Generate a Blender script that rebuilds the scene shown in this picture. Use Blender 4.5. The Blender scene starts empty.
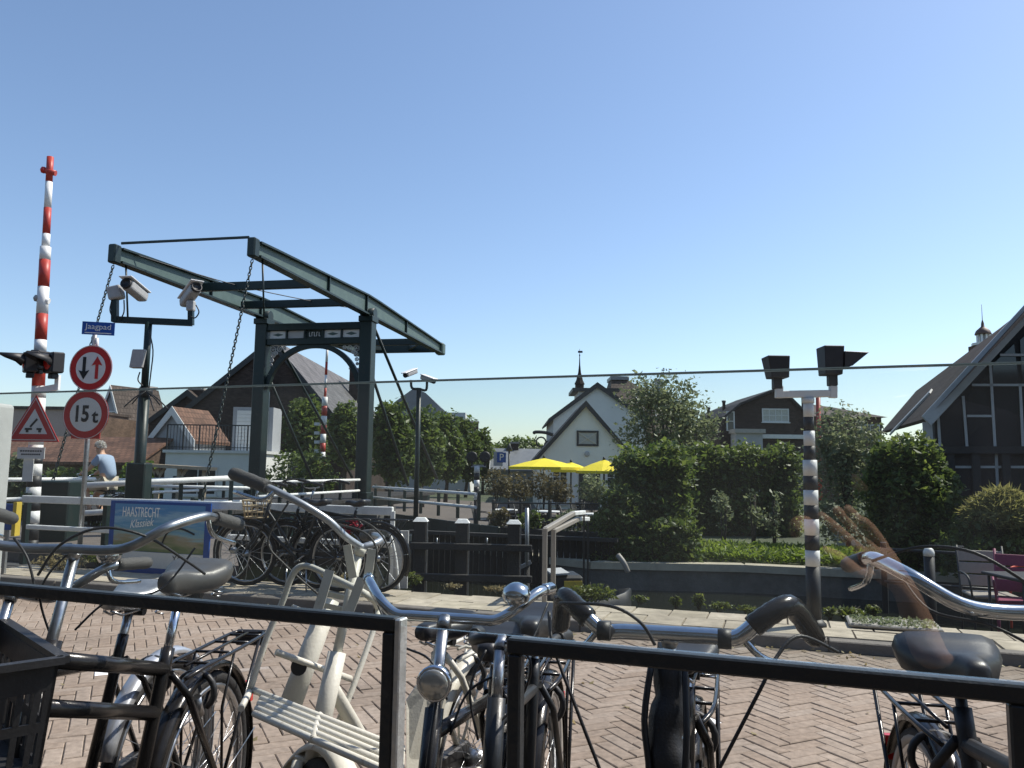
import bpy, bmesh, math, random
import numpy as np
from mathutils import Vector, Matrix, Euler
R = math.radians
random.seed(7)
rng = np.random.default_rng(7)
S = bpy.context.scene
COL = S.collection

# ---------------------------------------------------------------- camera, sky, sun, exposure
CAM_H, FPX = 1.37, 788.0
cd = bpy.data.cameras.new('camera')
cam = bpy.data.objects.new('camera', cd)
COL.objects.link(cam)
cd.sensor_width = 36.0
cd.lens = 36.0 * FPX / 1024.0
cd.clip_start = 0.02
cd.clip_end = 6000
cam.location = (0, 0, CAM_H)
CAM_R = Euler((R(90 + 6.23), 0, 0)).to_matrix() @ Matrix.Rotation(R(0.75), 3, 'Z')
cam.rotation_euler = CAM_R.to_euler()
S.camera = cam
S.render.resolution_x, S.render.resolution_y = 1024, 768

SUN_AZ, SUN_EL = 67.0, 51.0          # azimuth to the right of the view direction (+Y)
w = bpy.data.worlds.new('World')
S.world = w
w.use_nodes = True
nt = w.node_tree
for n in list(nt.nodes):
    nt.nodes.remove(n)
sky = nt.nodes.new('ShaderNodeTexSky')
sky.sky_type = 'NISHITA'
sky.sun_disc = False
sky.sun_elevation = R(SUN_EL)
sky.sun_rotation = R(SUN_AZ)
sky.altitude = 0
sky.air_density = 1.0
sky.dust_density = 0.6
sky.ozone_density = 2.6
bg = nt.nodes.new('ShaderNodeBackground')
bg.inputs['Strength'].default_value = 0.115
wo = nt.nodes.new('ShaderNodeOutputWorld')
nt.links.new(sky.outputs[0], bg.inputs[0])
nt.links.new(bg.outputs[0], wo.inputs[0])
sd = bpy.data.lights.new('sun', 'SUN')
sd.energy = 4.1
sd.angle = R(0.5)
sd.color = (1.0, 0.94, 0.85)
sun = bpy.data.objects.new('sun', sd)
COL.objects.link(sun)
SDIR = Vector((math.sin(R(SUN_AZ)) * math.cos(R(SUN_EL)), math.cos(R(SUN_AZ)) * math.cos(R(SUN_EL)), math.sin(R(SUN_EL))))
sun.rotation_euler = SDIR.to_track_quat('Z', 'Y').to_euler()
sun.location = (20, 10, 40)
S.view_settings.view_transform = 'Standard'
S.view_settings.look = 'None'
S.view_settings.gamma = 1.0
S.view_settings.exposure = 0.6
S.view_settings.use_curve_mapping = False
S.render.engine = 'CYCLES'
S.cycles.max_bounces = 8
S.cycles.transparent_max_bounces = 16


# ---------------------------------------------------------------- where things stand
def P(px, py, D):
    """point at depth D (metres ahead) that the photograph shows at px, py"""
    d = CAM_R @ Vector(((px - 512) / FPX, -(py - 384) / FPX, -1.0))
    k = D / d.y
    return Vector((d.x * k, D, CAM_H + d.z * k))


def Gd(px, py, z=0.0):
    d = CAM_R @ Vector(((px - 512) / FPX, -(py - 384) / FPX, -1.0))
    k = (z - CAM_H) / d.z
    return Vector((d.x * k, d.y * k, z))


def proj(v):
    q = CAM_R.transposed() @ (Vector(v) - Vector((0, 0, CAM_H)))
    return (512 + FPX * q.x / -q.z, 384 - FPX * q.y / -q.z)


# ---------------------------------------------------------------- materials
MATS = {}


def mat(name, col, rough=0.6, metal=0.0, var=0.12, scale=6.0, bump=0.0, bscale=None, spec=0.5, col2=None, coat=0.0, ramp=(0.3, 0.7)):
    if name in MATS:
        return MATS[name]
    m = bpy.data.materials.new(name)
    m.use_nodes = True
    nt = m.node_tree
    b = nt.nodes['Principled BSDF']
    b.inputs['Roughness'].default_value = rough
    b.inputs['Metallic'].default_value = metal
    b.inputs['Specular IOR Level'].default_value = spec
    if coat:
        b.inputs['Coat Weight'].default_value = coat
        b.inputs['Coat Roughness'].default_value = 0.08
    tc = nt.nodes.new('ShaderNodeTexCoord')
    no = nt.nodes.new('ShaderNodeTexNoise')
    no.inputs['Scale'].default_value = scale
    no.inputs['Detail'].default_value = 6
    no.inputs['Roughness'].default_value = 0.65
    nt.links.new(tc.outputs['Object'], no.inputs['Vector'])
    oi = nt.nodes.new('ShaderNodeObjectInfo')
    cr = nt.nodes.new('ShaderNodeValToRGB')
    c = Vector(col[:3])
    if col2 is None:
        lo, hi = c * (1 - var), c * (1 + var)
    else:
        lo, hi = c, Vector(col2[:3])
    cr.color_ramp.elements[0].position = ramp[0]
    cr.color_ramp.elements[0].color = (*lo, 1)
    cr.color_ramp.elements[1].position = ramp[1]
    cr.color_ramp.elements[1].color = (*hi, 1)
    nt.links.new(no.outputs['Fac'], cr.inputs['Fac'])
    nt.links.new(cr.outputs['Color'], b.inputs['Base Color'])
    if rough > 0.05:
        mr = nt.nodes.new('ShaderNodeMapRange')
        mr.inputs['To Min'].default_value = max(0.02, rough * 0.8)
        mr.inputs['To Max'].default_value = min(1, rough * 1.25)
        nt.links.new(no.outputs['Fac'], mr.inputs['Value'])
        nt.links.new(mr.outputs['Result'], b.inputs['Roughness'])
    if bump:
        n2 = nt.nodes.new('ShaderNodeTexNoise')
        n2.inputs['Scale'].default_value = bscale or scale * 6
        n2.inputs['Detail'].default_value = 8
        nt.links.new(tc.outputs['Object'], n2.inputs['Vector'])
        bp = nt.nodes.new('ShaderNodeBump')
        bp.inputs['Strength'].default_value = bump
        bp.inputs['Distance'].default_value = 0.02
        nt.links.new(n2.outputs['Fac'], bp.inputs['Height'])
        nt.links.new(bp.outputs['Normal'], b.inputs['Normal'])
    MATS[name] = m
    return m


def rnd_object_mat(name, cols, rough=0.85, bump=0.4, bscale=120, nscale=25):
    """colour picked per object or per mesh island, with grain"""
    m = bpy.data.materials.new(name)
    m.use_nodes = True
    nt = m.node_tree
    b = nt.nodes['Principled BSDF']
    b.inputs['Roughness'].default_value = rough
    b.inputs['Specular IOR Level'].default_value = 0.25
    ge = nt.nodes.new('ShaderNodeAttribute')
    ge.attribute_name = 'tone'
    oi = nt.nodes.new('ShaderNodeObjectInfo')
    ad = nt.nodes.new('ShaderNodeMath')
    ad.operation = 'ADD'
    nt.links.new(ge.outputs['Fac'], ad.inputs[0])
    nt.links.new(oi.outputs['Random'], ad.inputs[1])
    fr = nt.nodes.new('ShaderNodeMath')
    fr.operation = 'FRACT'
    nt.links.new(ad.outputs[0], fr.inputs[0])
    cr = nt.nodes.new('ShaderNodeValToRGB')
    els = cr.color_ramp.elements
    for i, c in enumerate(cols):
        p = i / (len(cols) - 1)
        e = els[0] if i == 0 else (els[1] if i == len(cols) - 1 else els.new(p))
        e.position = p
        e.color = (*c, 1)
    nt.links.new(fr.outputs[0], cr.inputs['Fac'])
    geo = nt.nodes.new('ShaderNodeNewGeometry')
    no = nt.nodes.new('ShaderNodeTexNoise')
    no.inputs['Scale'].default_value = nscale
    no.inputs['Detail'].default_value = 6
    nt.links.new(geo.outputs['Position'], no.inputs['Vector'])
    n3 = nt.nodes.new('ShaderNodeTexNoise')
    n3.inputs['Scale'].default_value = 0.9
    n3.inputs['Detail'].default_value = 4
    nt.links.new(geo.outputs['Position'], n3.inputs['Vector'])
    mx = nt.nodes.new('ShaderNodeMixRGB')
    mx.blend_type = 'MULTIPLY'
    mx.inputs['Fac'].default_value = 0.55
    nt.links.new(cr.outputs['Color'], mx.inputs['Color1'])
    r2 = nt.nodes.new('ShaderNodeValToRGB')
    r2.color_ramp.elements[0].color = (0.55, 0.55, 0.55, 1)
    r2.color_ramp.elements[1].color = (1.25, 1.25, 1.25, 1)
    r2.color_ramp.elements[0].position = 0.3
    r2.color_ramp.elements[1].position = 0.7
    nt.links.new(no.outputs['Fac'], r2.inputs['Fac'])
    nt.links.new(r2.outputs['Color'], mx.inputs['Color2'])
    m2 = nt.nodes.new('ShaderNodeMixRGB')
    m2.blend_type = 'MULTIPLY'
    m2.inputs['Fac'].default_value = 0.5
    nt.links.new(mx.outputs['Color'], m2.inputs['Color1'])
    nt.links.new(r2.outputs['Color'], m2.inputs['Color2'])
    r3 = nt.nodes.new('ShaderNodeValToRGB')
    r3.color_ramp.elements[0].color = (0.45, 0.43, 0.41, 1)
    r3.color_ramp.elements[1].color = (1.1, 1.1, 1.1, 1)
    r3.color_ramp.elements[0].position = 0.35
    r3.color_ramp.elements[1].position = 0.62
    nt.links.new(n3.outputs['Fac'], r3.inputs['Fac'])
    nt.links.new(r3.outputs['Color'], m2.inputs['Color2'])
    nt.links.new(m2.outputs['Color'], b.inputs['Base Color'])
    n2 = nt.nodes.new('ShaderNodeTexNoise')
    n2.inputs['Scale'].default_value = bscale
    n2.inputs['Detail'].default_value = 4
    nt.links.new(geo.outputs['Position'], n2.inputs['Vector'])
    bp = nt.nodes.new('ShaderNodeBump')
    bp.inputs['Strength'].default_value = bump
    bp.inputs['Distance'].default_value = 0.004
    nt.links.new(n2.outputs['Fac'], bp.inputs['Height'])
    nt.links.new(bp.outputs['Normal'], b.inputs['Normal'])
    MATS[name] = m
    return m


def leaf_mat(name, c1, c2, trans=0.35, rough=0.45):
    m = bpy.data.materials.new(name)
    m.use_nodes = True
    nt = m.node_tree
    for n in list(nt.nodes):
        nt.nodes.remove(n)
    out = nt.nodes.new('ShaderNodeOutputMaterial')
    at = nt.nodes.new('ShaderNodeAttribute')
    at.attribute_name = 'tone'
    cr = nt.nodes.new('ShaderNodeValToRGB')
    cr.color_ramp.elements[0].color = (*c1, 1)
    cr.color_ramp.elements[1].color = (*c2, 1)
    nt.links.new(at.outputs['Fac'], cr.inputs['Fac'])
    pb = nt.nodes.new('ShaderNodeBsdfPrincipled')
    pb.inputs['Roughness'].default_value = rough
    pb.inputs['Specular IOR Level'].default_value = 0.35
    nt.links.new(cr.outputs['Color'], pb.inputs['Base Color'])
    tr = nt.nodes.new('ShaderNodeBsdfTranslucent')
    hs = nt.nodes.new('ShaderNodeHueSaturation')
    hs.inputs['Hue'].default_value = 0.485
    hs.inputs['Saturation'].default_value = 1.1
    hs.inputs['Value'].default_value = 1.5
    nt.links.new(cr.outputs['Color'], hs.inputs['Color'])
    nt.links.new(hs.outputs['Color'], tr.inputs['Color'])
    mx = nt.nodes.new('ShaderNodeMixShader')
    mx.inputs['Fac'].default_value = trans
    nt.links.new(pb.outputs[0], mx.inputs[1])
    nt.links.new(tr.outputs[0], mx.inputs[2])
    nt.links.new(mx.outputs[0], out.inputs['Surface'])
    MATS[name] = m
    return m


def tile_mat(name, col, sx=0.22, sz=0.3, rough=0.75, depth=0.03, var=0.25):
    """roof tiles or bricks too small to tell apart: rows and columns as relief"""
    m = bpy.data.materials.new(name)
    m.use_nodes = True
    nt = m.node_tree
    b = nt.nodes['Principled BSDF']
    b.inputs['Roughness'].default_value = rough
    b.inputs['Specular IOR Level'].default_value = 0.3
    tc = nt.nodes.new('ShaderNodeTexCoord')
    br = nt.nodes.new('ShaderNodeTexBrick')
    br.inputs['Scale'].default_value = 1.0
    br.inputs['Brick Width'].default_value = sx
    br.inputs['Row Height'].default_value = sz
    br.inputs['Mortar Size'].default_value = min(sx, sz) * 0.09
    br.inputs['Mortar Smooth'].default_value = 0.4
    c = Vector(col)
    br.inputs['Color1'].default_value = (*(c * (1 - var)), 1)
    br.inputs['Color2'].default_value = (*(c * (1 + var)), 1)
    br.inputs['Mortar'].default_value = (*(c * 0.5), 1)
    uv = nt.nodes.new('ShaderNodeUVMap')
    nt.links.new(uv.outputs[0], br.inputs['Vector'])
    no = nt.nodes.new('ShaderNodeTexNoise')
    no.inputs['Scale'].default_value = 0.7
    no.inputs['Detail'].default_value = 7
    nt.links.new(tc.outputs['Object'], no.inputs['Vector'])
    mr = nt.nodes.new('ShaderNodeMapRange')
    mr.inputs['From Min'].default_value = 0.3
    mr.inputs['From Max'].default_value = 0.7
    mr.inputs['To Min'].default_value = 0.65
    mr.inputs['To Max'].default_value = 1.2
    nt.links.new(no.outputs['Fac'], mr.inputs['Value'])
    mx = nt.nodes.new('ShaderNodeVectorMath')
    mx.operation = 'SCALE'
    nt.links.new(br.outputs['Color'], mx.inputs[0])
    nt.links.new(mr.outputs['Result'], mx.inputs['Scale'])
    nt.links.new(mx.outputs[0], b.inputs['Base Color'])
    bp = nt.nodes.new('ShaderNodeBump')
    bp.inputs['Strength'].default_value = 0.6
    bp.inputs['Distance'].default_value = depth
    bp.invert = True
    nt.links.new(br.outputs['Fac'], bp.inputs['Height'])
    nt.links.new(bp.outputs['Normal'], b.inputs['Normal'])
    MATS[name] = m
    return m


# ---------------------------------------------------------------- mesh building
def frame_of(t):
    t = t.normalized()
    a = Vector((0, 0, 1)) if abs(t.z) < 0.9 else Vector((1, 0, 0))
    u = t.cross(a).normalized()
    return u, u.cross(t).normalized()


def root_of(o):
    while o is not None and o.parent is not None:
        o = o.parent
    return o


def tag(o, label=None, cat=None, group=None, kind=None):
    if label: o['label'] = label
    if cat: o['category'] = cat
    if group: o['group'] = group
    if kind: o['kind'] = kind
    return o


def thing(name, label, cat, loc=(0, 0, 0), rz=0.0, group=None):
    o = bpy.data.objects.new(name, None)
    COL.objects.link(o)
    o.empty_display_size = 0.2
    o.location = loc
    o.rotation_euler = (0, 0, rz)
    return tag(o, label, cat, group)


class MB:
    def __init__(s):
        s.v, s.f, s.sm = [], [], []

    def add(s, vs, fs, smooth=False):
        n = len(s.v)
        s.v += [Vector(v) for v in vs]
        s.f += [tuple(i + n for i in f) for f in fs]
        s.sm += [smooth] * len(fs)
        return s

    def hexa(s, p):      # p: 4 bottom (ccw seen from above), 4 top
        return s.add(p, [(3, 2, 1, 0), (4, 5, 6, 7), (0, 1, 5, 4), (1, 2, 6, 5), (2, 3, 7, 6), (3, 0, 4, 7)])

    def box(s, a, b):
        x0, y0, z0 = (min(a[i], b[i]) for i in range(3))
        x1, y1, z1 = (max(a[i], b[i]) for i in range(3))
        return s.hexa([(x0, y0, z0), (x1, y0, z0), (x1, y1, z0), (x0, y1, z0), (x0, y0, z1), (x1, y0, z1), (x1, y1, z1), (x0, y1, z1)])

    def obox(s, c, ax, ay, az):
        """box centred at c with half-axis vectors"""
        c, ax, ay, az = Vector(c), Vector(ax), Vector(ay), Vector(az)
        return s.hexa([c - ax - ay - az, c + ax - ay - az, c + ax + ay - az, c - ax + ay - az, c - ax - ay + az, c + ax - ay + az, c + ax + ay + az, c - ax + ay + az])

    def bar(s, a, b, wd, h, up=(0, 0, 1)):
        """rectangular bar from a to b"""
        a, b = Vector(a), Vector(b)
        t = (b - a)
        L = t.length / 2
        t.normalize()
        up = Vector(up)
        sd_ = t.cross(up)
        if sd_.length < 1e-4:
            sd_ = t.cross(Vector((0, 1, 0)))
        sd_.normalize()
        u2 = sd_.cross(t).normalized()
        return s.obox((a + b) / 2, t * L, sd_ * (-wd / 2), u2 * (h / 2))

    def tube(s, pts, r, n=10, caps=True, closed=False):
        pts = [Vector(p) for p in pts]
        m = len(pts)
        rs = r if isinstance(r, (list, tuple)) else [r] * m
        rings = []
        u = None
        for i, p in enumerate(pts):
            if closed:
                t = pts[(i + 1) % m] - pts[i - 1]
            else:
                t = pts[min(i + 1, m - 1)] - pts[max(i - 1, 0)]
            if t.length < 1e-9:
                t = Vector((0, 0, 1))
            t.normalize()
            if u is None:
                u, v = frame_of(t)
            else:
                u = u - t * u.dot(t)
                if u.length < 1e-5:
                    u, v = frame_of(t)
                u.normalize()
                v = t.cross(u)
            vv = t.cross(u)
            rings.append([p + (u * math.cos(2 * math.pi * k / n) + vv * math.sin(2 * math.pi * k / n)) * rs[i] for k in range(n)])
        base = len(s.v)
        for rg in rings:
            s.v += rg
        seg = m if closed else m - 1
        for i in range(seg):
            j = (i + 1) % m
            for k in range(n):
                k2 = (k + 1) % n
                s.f.append((base + i * n + k, base + i * n + k2, base + j * n + k2, base + j * n + k))
                s.sm.append(True)
        if caps and not closed:
            s.f.append(tuple(base + k for k in reversed(range(n))))
            s.f.append(tuple(base + (m - 1) * n + k for k in range(n)))
            s.sm += [False, False]
        return s

    def lathe(s, prof, o=(0, 0, 0), axis=(0, 0, 1), n=20, smooth=True):
        """profile of (radius, height) around axis"""
        o, ax = Vector(o), Vector(axis).normalized()
        u, v = frame_of(ax)
        base = len(s.v)
        for (r, h) in prof:
            for k in range(n):
                a = 2 * math.pi * k / n
                s.v.append(o + ax * h + (u * math.cos(a) + v * math.sin(a)) * max(r, 1e-4))
        for i in range(len(prof) - 1):
            for k in range(n):
                k2 = (k + 1) % n
                s.f.append((base + i * n + k, base + (i + 1) * n + k, base + (i + 1) * n + k2, base + i * n + k2))
                s.sm.append(smooth)
        s.f.append(tuple(base + k for k in range(n)))
        s.f.append(tuple(base + (len(prof) - 1) * n + k for k in reversed(range(n))))
        s.sm += [False, False]
        return s

    def prism(s, poly, ext):
        """polygon of 3-d points, pushed along ext"""
        poly = [Vector(p) for p in poly]
        e = Vector(ext)
        n = len(poly)
        return s.add(poly + [p + e for p in poly], [tuple(reversed(range(n))), tuple(range(n, 2 * n))] + [(i, (i + 1) % n, n + (i + 1) % n, n + i) for i in range(n)])

    def sheet(s, poly):
        return s.add(poly, [tuple(range(len(poly)))])

    def build(s, name, material, parent=None, world=False, bev=0.0, uv=False, seg=1, fix=True):
        me = bpy.data.meshes.new(name)
        vs = s.v
        if world and parent is not None:
            r = root_of(parent)
            mi = (Matrix.Translation(r.location) @ r.rotation_euler.to_matrix().to_4x4()).inverted()
            vs = [mi @ v for v in vs]
        me.from_pydata([tuple(v) for v in vs], [], s.f)
        me.polygons.foreach_set('use_smooth', s.sm)
        if fix:
            bm = bmesh.new()
            bm.from_mesh(me)
            bmesh.ops.recalc_face_normals(bm, faces=bm.faces)
            bm.to_mesh(me)
            bm.free()
        if uv:
            ul = me.uv_layers.new(name='UVMap')
            for p in me.polygons:
                nrm = p.normal
                if abs(nrm.z) > 0.98:
                    ua, va = Vector((1, 0, 0)), Vector((0, 1, 0))
                else:
                    ua = Vector((0, 0, 1)).cross(nrm).normalized()
                    va = nrm.cross(ua).normalized()
                for li in p.loop_indices:
                    co = me.vertices[me.loops[li].vertex_index].co
                    ul.data[li].uv = (co.dot(ua), co.dot(va))
        m = MATS[material] if isinstance(material, str) else material
        me.materials.append(m)
        o = bpy.data.objects.new(name, me)
        COL.objects.link(o)
        if parent is not None:
            o.parent = parent
        if bev:
            bm_ = o.modifiers.new('bevel', 'BEVEL')
            bm_.width = bev
            bm_.segments = seg
            bm_.limit_method = 'ANGLE'
        return o


def smooth_path(pts, k=6):
    """Catmull-Rom through the points"""
    pts = [Vector(p) for p in pts]
    out = []
    n = len(pts)
    for i in range(n - 1):
        p0, p1, p2, p3 = pts[max(i - 1, 0)], pts[i], pts[i + 1], pts[min(i + 2, n - 1)]
        for j in range(k):
            t = j / k
            out.append(0.5 * ((2 * p1) + (p2 - p0) * t + (2 * p0 - 5 * p1 + 4 * p2 - p3) * t * t + (3 * p1 - p0 - 3 * p2 + p3) * t ** 3))
    out.append(pts[-1])
    return out


def copy_tree(o, parent=None):
    c = o.copy()
    COL.objects.link(c)
    c.parent = parent
    for ch in [x for x in o.children]:
        copy_tree(ch, c)
    return c


def text(name, body, size, material, parent, origin, right, up, ext=0.002, align='CENTER', sx=1.0, shear=0.0, bold=0.0):
    """lettering as thin raised mesh; origin and directions in root-local space"""
    cu = bpy.data.curves.new(name, 'FONT')
    cu.body = body
    cu.size = size
    cu.align_x = align
    cu.align_y = 'CENTER'
    cu.extrude = ext
    cu.shear = shear
    cu.offset = bold
    cu.resolution_u = 3
    tmp = bpy.data.objects.new(name, cu)
    me = bpy.data.meshes.new_from_object(tmp)
    bpy.data.objects.remove(tmp)
    bpy.data.curves.remove(cu)
    right, up = Vector(right).normalized(), Vector(up).normalized()
    nrm = right.cross(up)
    mtx = Matrix((right * sx, up, nrm)).transposed().to_4x4()
    me.transform(Matrix.Translation(Vector(origin)) @ mtx)
    me.materials.clear()
    me.materials.append(MATS[material])
    o = bpy.data.objects.new(name, me)
    COL.objects.link(o)
    o.parent = parent
    return o


# ---------------------------------------------------------------- foliage
def leaf_mesh(name, pts, size, material, parent=None, kind=None, upbias=0.6, aspect=0.55, jitter=0.6):
    """one small folded leaf of two faces at each point (points in root-local space)"""
    pts = np.asarray(pts, dtype=float)
    n = len(pts)
    d = rng.normal(size=(n, 3))
    d[:, 2] = d[:, 2] * 0.7 - 0.1
    d /= np.linalg.norm(d, axis=1)[:, None]
    nn = rng.normal(size=(n, 3))
    nn[:, 2] += upbias * 2
    nn -= d * (nn * d).sum(1)[:, None]
    nn /= np.linalg.norm(nn, axis=1)[:, None] + 1e-9
    s = np.cross(d, nn)
    L = size * (1 + jitter * rng.uniform(-1, 1, n))[:, None]
    v = np.empty((n, 4, 3))
    v[:, 0] = pts - d * L * 0.5
    v[:, 1] = pts + s * L * aspect * 0.5 - nn * L * 0.08
    v[:, 2] = pts + d * L * 0.5
    v[:, 3] = pts - s * L * aspect * 0.5 - nn * L * 0.08
    me = bpy.data.meshes.new(name)
    me.vertices.add(n * 4)
    me.vertices.foreach_set('co', v.reshape(-1))
    me.loops.add(n * 6)
    idx = (np.arange(n)[:, None] * 4 + np.array([0, 1, 2, 0, 2, 3])[None, :]).reshape(-1)
    me.loops.foreach_set('vertex_index', idx.astype(np.int32))
    me.polygons.add(n * 2)
    me.polygons.foreach_set('loop_start', (np.arange(n * 2) * 3).astype(np.int32))
    me.update(calc_edges=True)
    tn = me.attributes.new('tone', 'FLOAT', 'POINT')
    lf = np.clip(rng.normal(0.45, 0.25, n), 0, 1)
    tn.data.foreach_set('value', np.repeat(lf, 4).astype(np.float32))
    me.materials.append(MATS[material])
    o = bpy.data.objects.new(name, me)
    COL.objects.link(o)
    if parent is not None:
        o.parent = parent
    if kind:
        o['kind'] = kind
    return o


def blob_points(blobs, n, shell=0.55, clump=0.0):
    """points spread through ellipsoids (cx,cy,cz,rx,ry,rz), denser to the outside, in clumps"""
    bl = np.array(blobs, dtype=float)
    vol = bl[:, 3] * bl[:, 4] * bl[:, 5]
    pick = rng.choice(len(bl), size=n, p=vol ** 0.8 / (vol ** 0.8).sum())
    d = rng.normal(size=(n, 3))
    d /= np.linalg.norm(d, axis=1)[:, None]
    r = shell + (1 - shell) * rng.uniform(0, 1, n) ** 0.6
    lump = 1 + 0.13 * np.sin(d[:, 0] * 5 + pick) * np.cos(d[:, 1] * 6 - pick * 2) + 0.1 * np.sin(d[:, 2] * 9 + pick * 3)
    pts = bl[pick, :3] + d * bl[pick, 3:] * (r * lump)[:, None]
    if clump:
        k = max(3, n // 22)
        c = pts[rng.integers(0, n, k)]
        which = rng.integers(0, k, n)
        pts = c[which] + rng.normal(size=(n, 3)) * clump
    return pts


def box_points(a, b, n, shell=0.12):
    a, b = np.array(a, float), np.array(b, float)
    p = rng.uniform(a, b, size=(n, 3))
    ax = rng.integers(0, 3, n)
    side = rng.integers(0, 2, n)
    sel = rng.uniform(0, 1, n) < 0.85
    for i in range(3):
        msk = sel & (ax == i)
        edge = np.where(side[msk] == 0, a[i], b[i])
        p[msk, i] = edge + rng.normal(0, shell, msk.sum()) + 0.08 * np.sin(p[msk, (i + 1) % 3] * 5)
    return p

# ---------------------------------------------------------------- palette
mat('black_paint', (0.007, 0.007, 0.008), 0.22, 0.0, 0.3, 9, spec=0.35, col2=(0.022, 0.02, 0.018), bump=0.04, bscale=90)
mat('matt_black', (0.012, 0.012, 0.013), 0.5, 0.0, 0.25, 40, bump=0.1)
mat('rubber', (0.014, 0.0135, 0.013), 0.75, 0.0, 0.25, 50, bump=0.25, bscale=200)
mat('chrome', (0.62, 0.64, 0.67), 0.16, 1.0, 0.12, 25)
mat('steel', (0.42, 0.43, 0.44), 0.32, 1.0, 0.2, 30)
mat('galvanised', (0.36, 0.37, 0.38), 0.45, 0.8, 0.2, 25)
mat('silver_paint', (0.45, 0.47, 0.5), 0.35, 0.6, 0.12, 20)
mat('cream_paint', (0.60, 0.58, 0.50), 0.42, 0.0, 0.1, 22, bump=0.08, spec=0.4, col2=(0.26, 0.17, 0.09), ramp=(0.60, 0.80))
mat('white_paint', (0.72, 0.72, 0.70), 0.45, 0.0, 0.09, 5, bump=0.08, spec=0.4)
mat('white_rail', (0.78, 0.78, 0.75), 0.5, 0.0, 0.14, 9, bump=0.1, spec=0.4)
mat('rust', (0.12, 0.055, 0.03), 0.85, 0.2, 0.3, 30, bump=0.3)
mat('red_paint', (0.42, 0.05, 0.035), 0.45, 0.0, 0.15, 8, spec=0.4)
mat('sign_red', (0.45, 0.03, 0.03), 0.4, 0.0, 0.08, 8, spec=0.4)
mat('sign_white', (0.66, 0.66, 0.64), 0.45, 0.0, 0.06, 8, spec=0.4)
mat('sign_blue', (0.015, 0.07, 0.30), 0.4, 0.0, 0.08, 8, spec=0.4)
mat('print_black', (0.012, 0.012, 0.013), 0.5)
mat('dark_green', (0.0075, 0.019, 0.017), 0.42, 0.0, 0.25, 5, bump=0.06, spec=0.4, col2=(0.028, 0.030, 0.024), ramp=(0.55, 0.82))
mat('web_green', (0.075, 0.115, 0.105), 0.5, 0.0, 0.15, 3, bump=0.06, spec=0.35)
mat('cabinet_green', (0.018, 0.05, 0.03), 0.5, 0.0, 0.15, 4, bump=0.05)
mat('cabinet_grey', (0.42, 0.43, 0.41), 0.6, 0.0, 0.08, 3, bump=0.1)
mat('grey_plastic', (0.33, 0.33, 0.32), 0.5, 0.0, 0.1, 15)
mat('dark_plastic', (0.018, 0.018, 0.019), 0.5, 0.0, 0.2, 20, bump=0.06)
mat('grip_grey', (0.07, 0.068, 0.064), 0.65, 0.0, 0.15, 60, bump=0.3, bscale=300)
mat('saddle_grey', (0.075, 0.073, 0.07), 0.38, 0.0, 0.12, 20, bump=0.06, bscale=250, spec=0.5)
mat('saddle_black', (0.02, 0.02, 0.023), 0.4, 0.0, 0.15, 20, bump=0.06, bscale=250, spec=0.5)
mat('frame_dark', (0.020, 0.022, 0.024), 0.38, 0.1, 0.2, 12, bump=0.06, spec=0.5)
mat('worn_frame', (0.028, 0.031, 0.033), 0.36, 0.0, 0.2, 16, bump=0.12, bscale=70, spec=0.4, col2=(0.11, 0.108, 0.10), ramp=(0.60, 0.80))
mat('aluminium', (0.55, 0.55, 0.53), 0.4, 0.7, 0.3, 14, bump=0.15)
mat('lens_glass', (0.5, 0.5, 0.46), 0.15, 0.6, 0.12, 40)
mat('reflector_red', (0.45, 0.02, 0.015), 0.25)
mat('amber', (0.5, 0.22, 0.02), 0.3)
mat('concrete', (0.33, 0.31, 0.28), 0.85, 0.0, 0.16, 5, bump=0.3)
mat('quay_stone', (0.10, 0.10, 0.092), 0.9, 0.0, 0.35, 2.5, bump=0.5)
mat('kerb_stone', (0.17, 0.15, 0.13), 0.85, 0.0, 0.2, 6, bump=0.3)
mat('joint_sand', (0.105, 0.085, 0.065), 0.95, 0.0, 0.3, 8, bump=0.3)
mat('soil', (0.07, 0.06, 0.035), 0.95, 0.0, 0.4, 3, bump=0.5)
mat('asphalt', (0.055, 0.055, 0.055), 0.9, 0.0, 0.2, 8, bump=0.3)
mat('far_ground', (0.06, 0.075, 0.035), 0.95, 0.0, 0.35, 0.5, bump=0.4)
mat('terrace_floor', (0.12, 0.10, 0.085), 0.9, 0.0, 0.25, 3, bump=0.3)
mat('sand_stone', (0.40, 0.36, 0.27), 0.9, 0.0, 0.2, 3, bump=0.3)
mat('old_timber', (0.028, 0.026, 0.024), 0.85, 0.0, 0.35, 7, bump=0.5)
mat('pale_timber', (0.46, 0.36, 0.24), 0.7, 0.0, 0.2, 10, bump=0.2)
mat('bark', (0.06, 0.048, 0.038), 0.9, 0.0, 0.35, 12, bump=0.6)
mat('render_white', (0.66, 0.66, 0.63), 0.85, 0.0, 0.06, 0.8, bump=0.15)
mat('render_cream', (0.80, 0.79, 0.69), 0.85, 0.0, 0.05, 0.9, bump=0.15)
mat('render_grey', (0.33, 0.34, 0.35), 0.85, 0.0, 0.08, 1.0, bump=0.15)
mat('render_pink', (0.45, 0.33, 0.29), 0.85, 0.0, 0.08, 1.0, bump=0.15)
mat('trim_black', (0.018, 0.02, 0.022), 0.5)
mat('trim_white', (0.62, 0.62, 0.60), 0.5, 0.0, 0.06)
mat('board_grey', (0.44, 0.44, 0.43), 0.6, 0.0, 0.1, 4, bump=0.1)
mat('timber_black', (0.02, 0.019, 0.019), 0.75, 0.0, 0.3, 3, bump=0.3)
mat('window_dark', (0.02, 0.024, 0.028), 0.06, 0.0, 0.2, 1.5, spec=0.6)
mat('blind', (0.45, 0.45, 0.40), 0.8)
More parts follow.
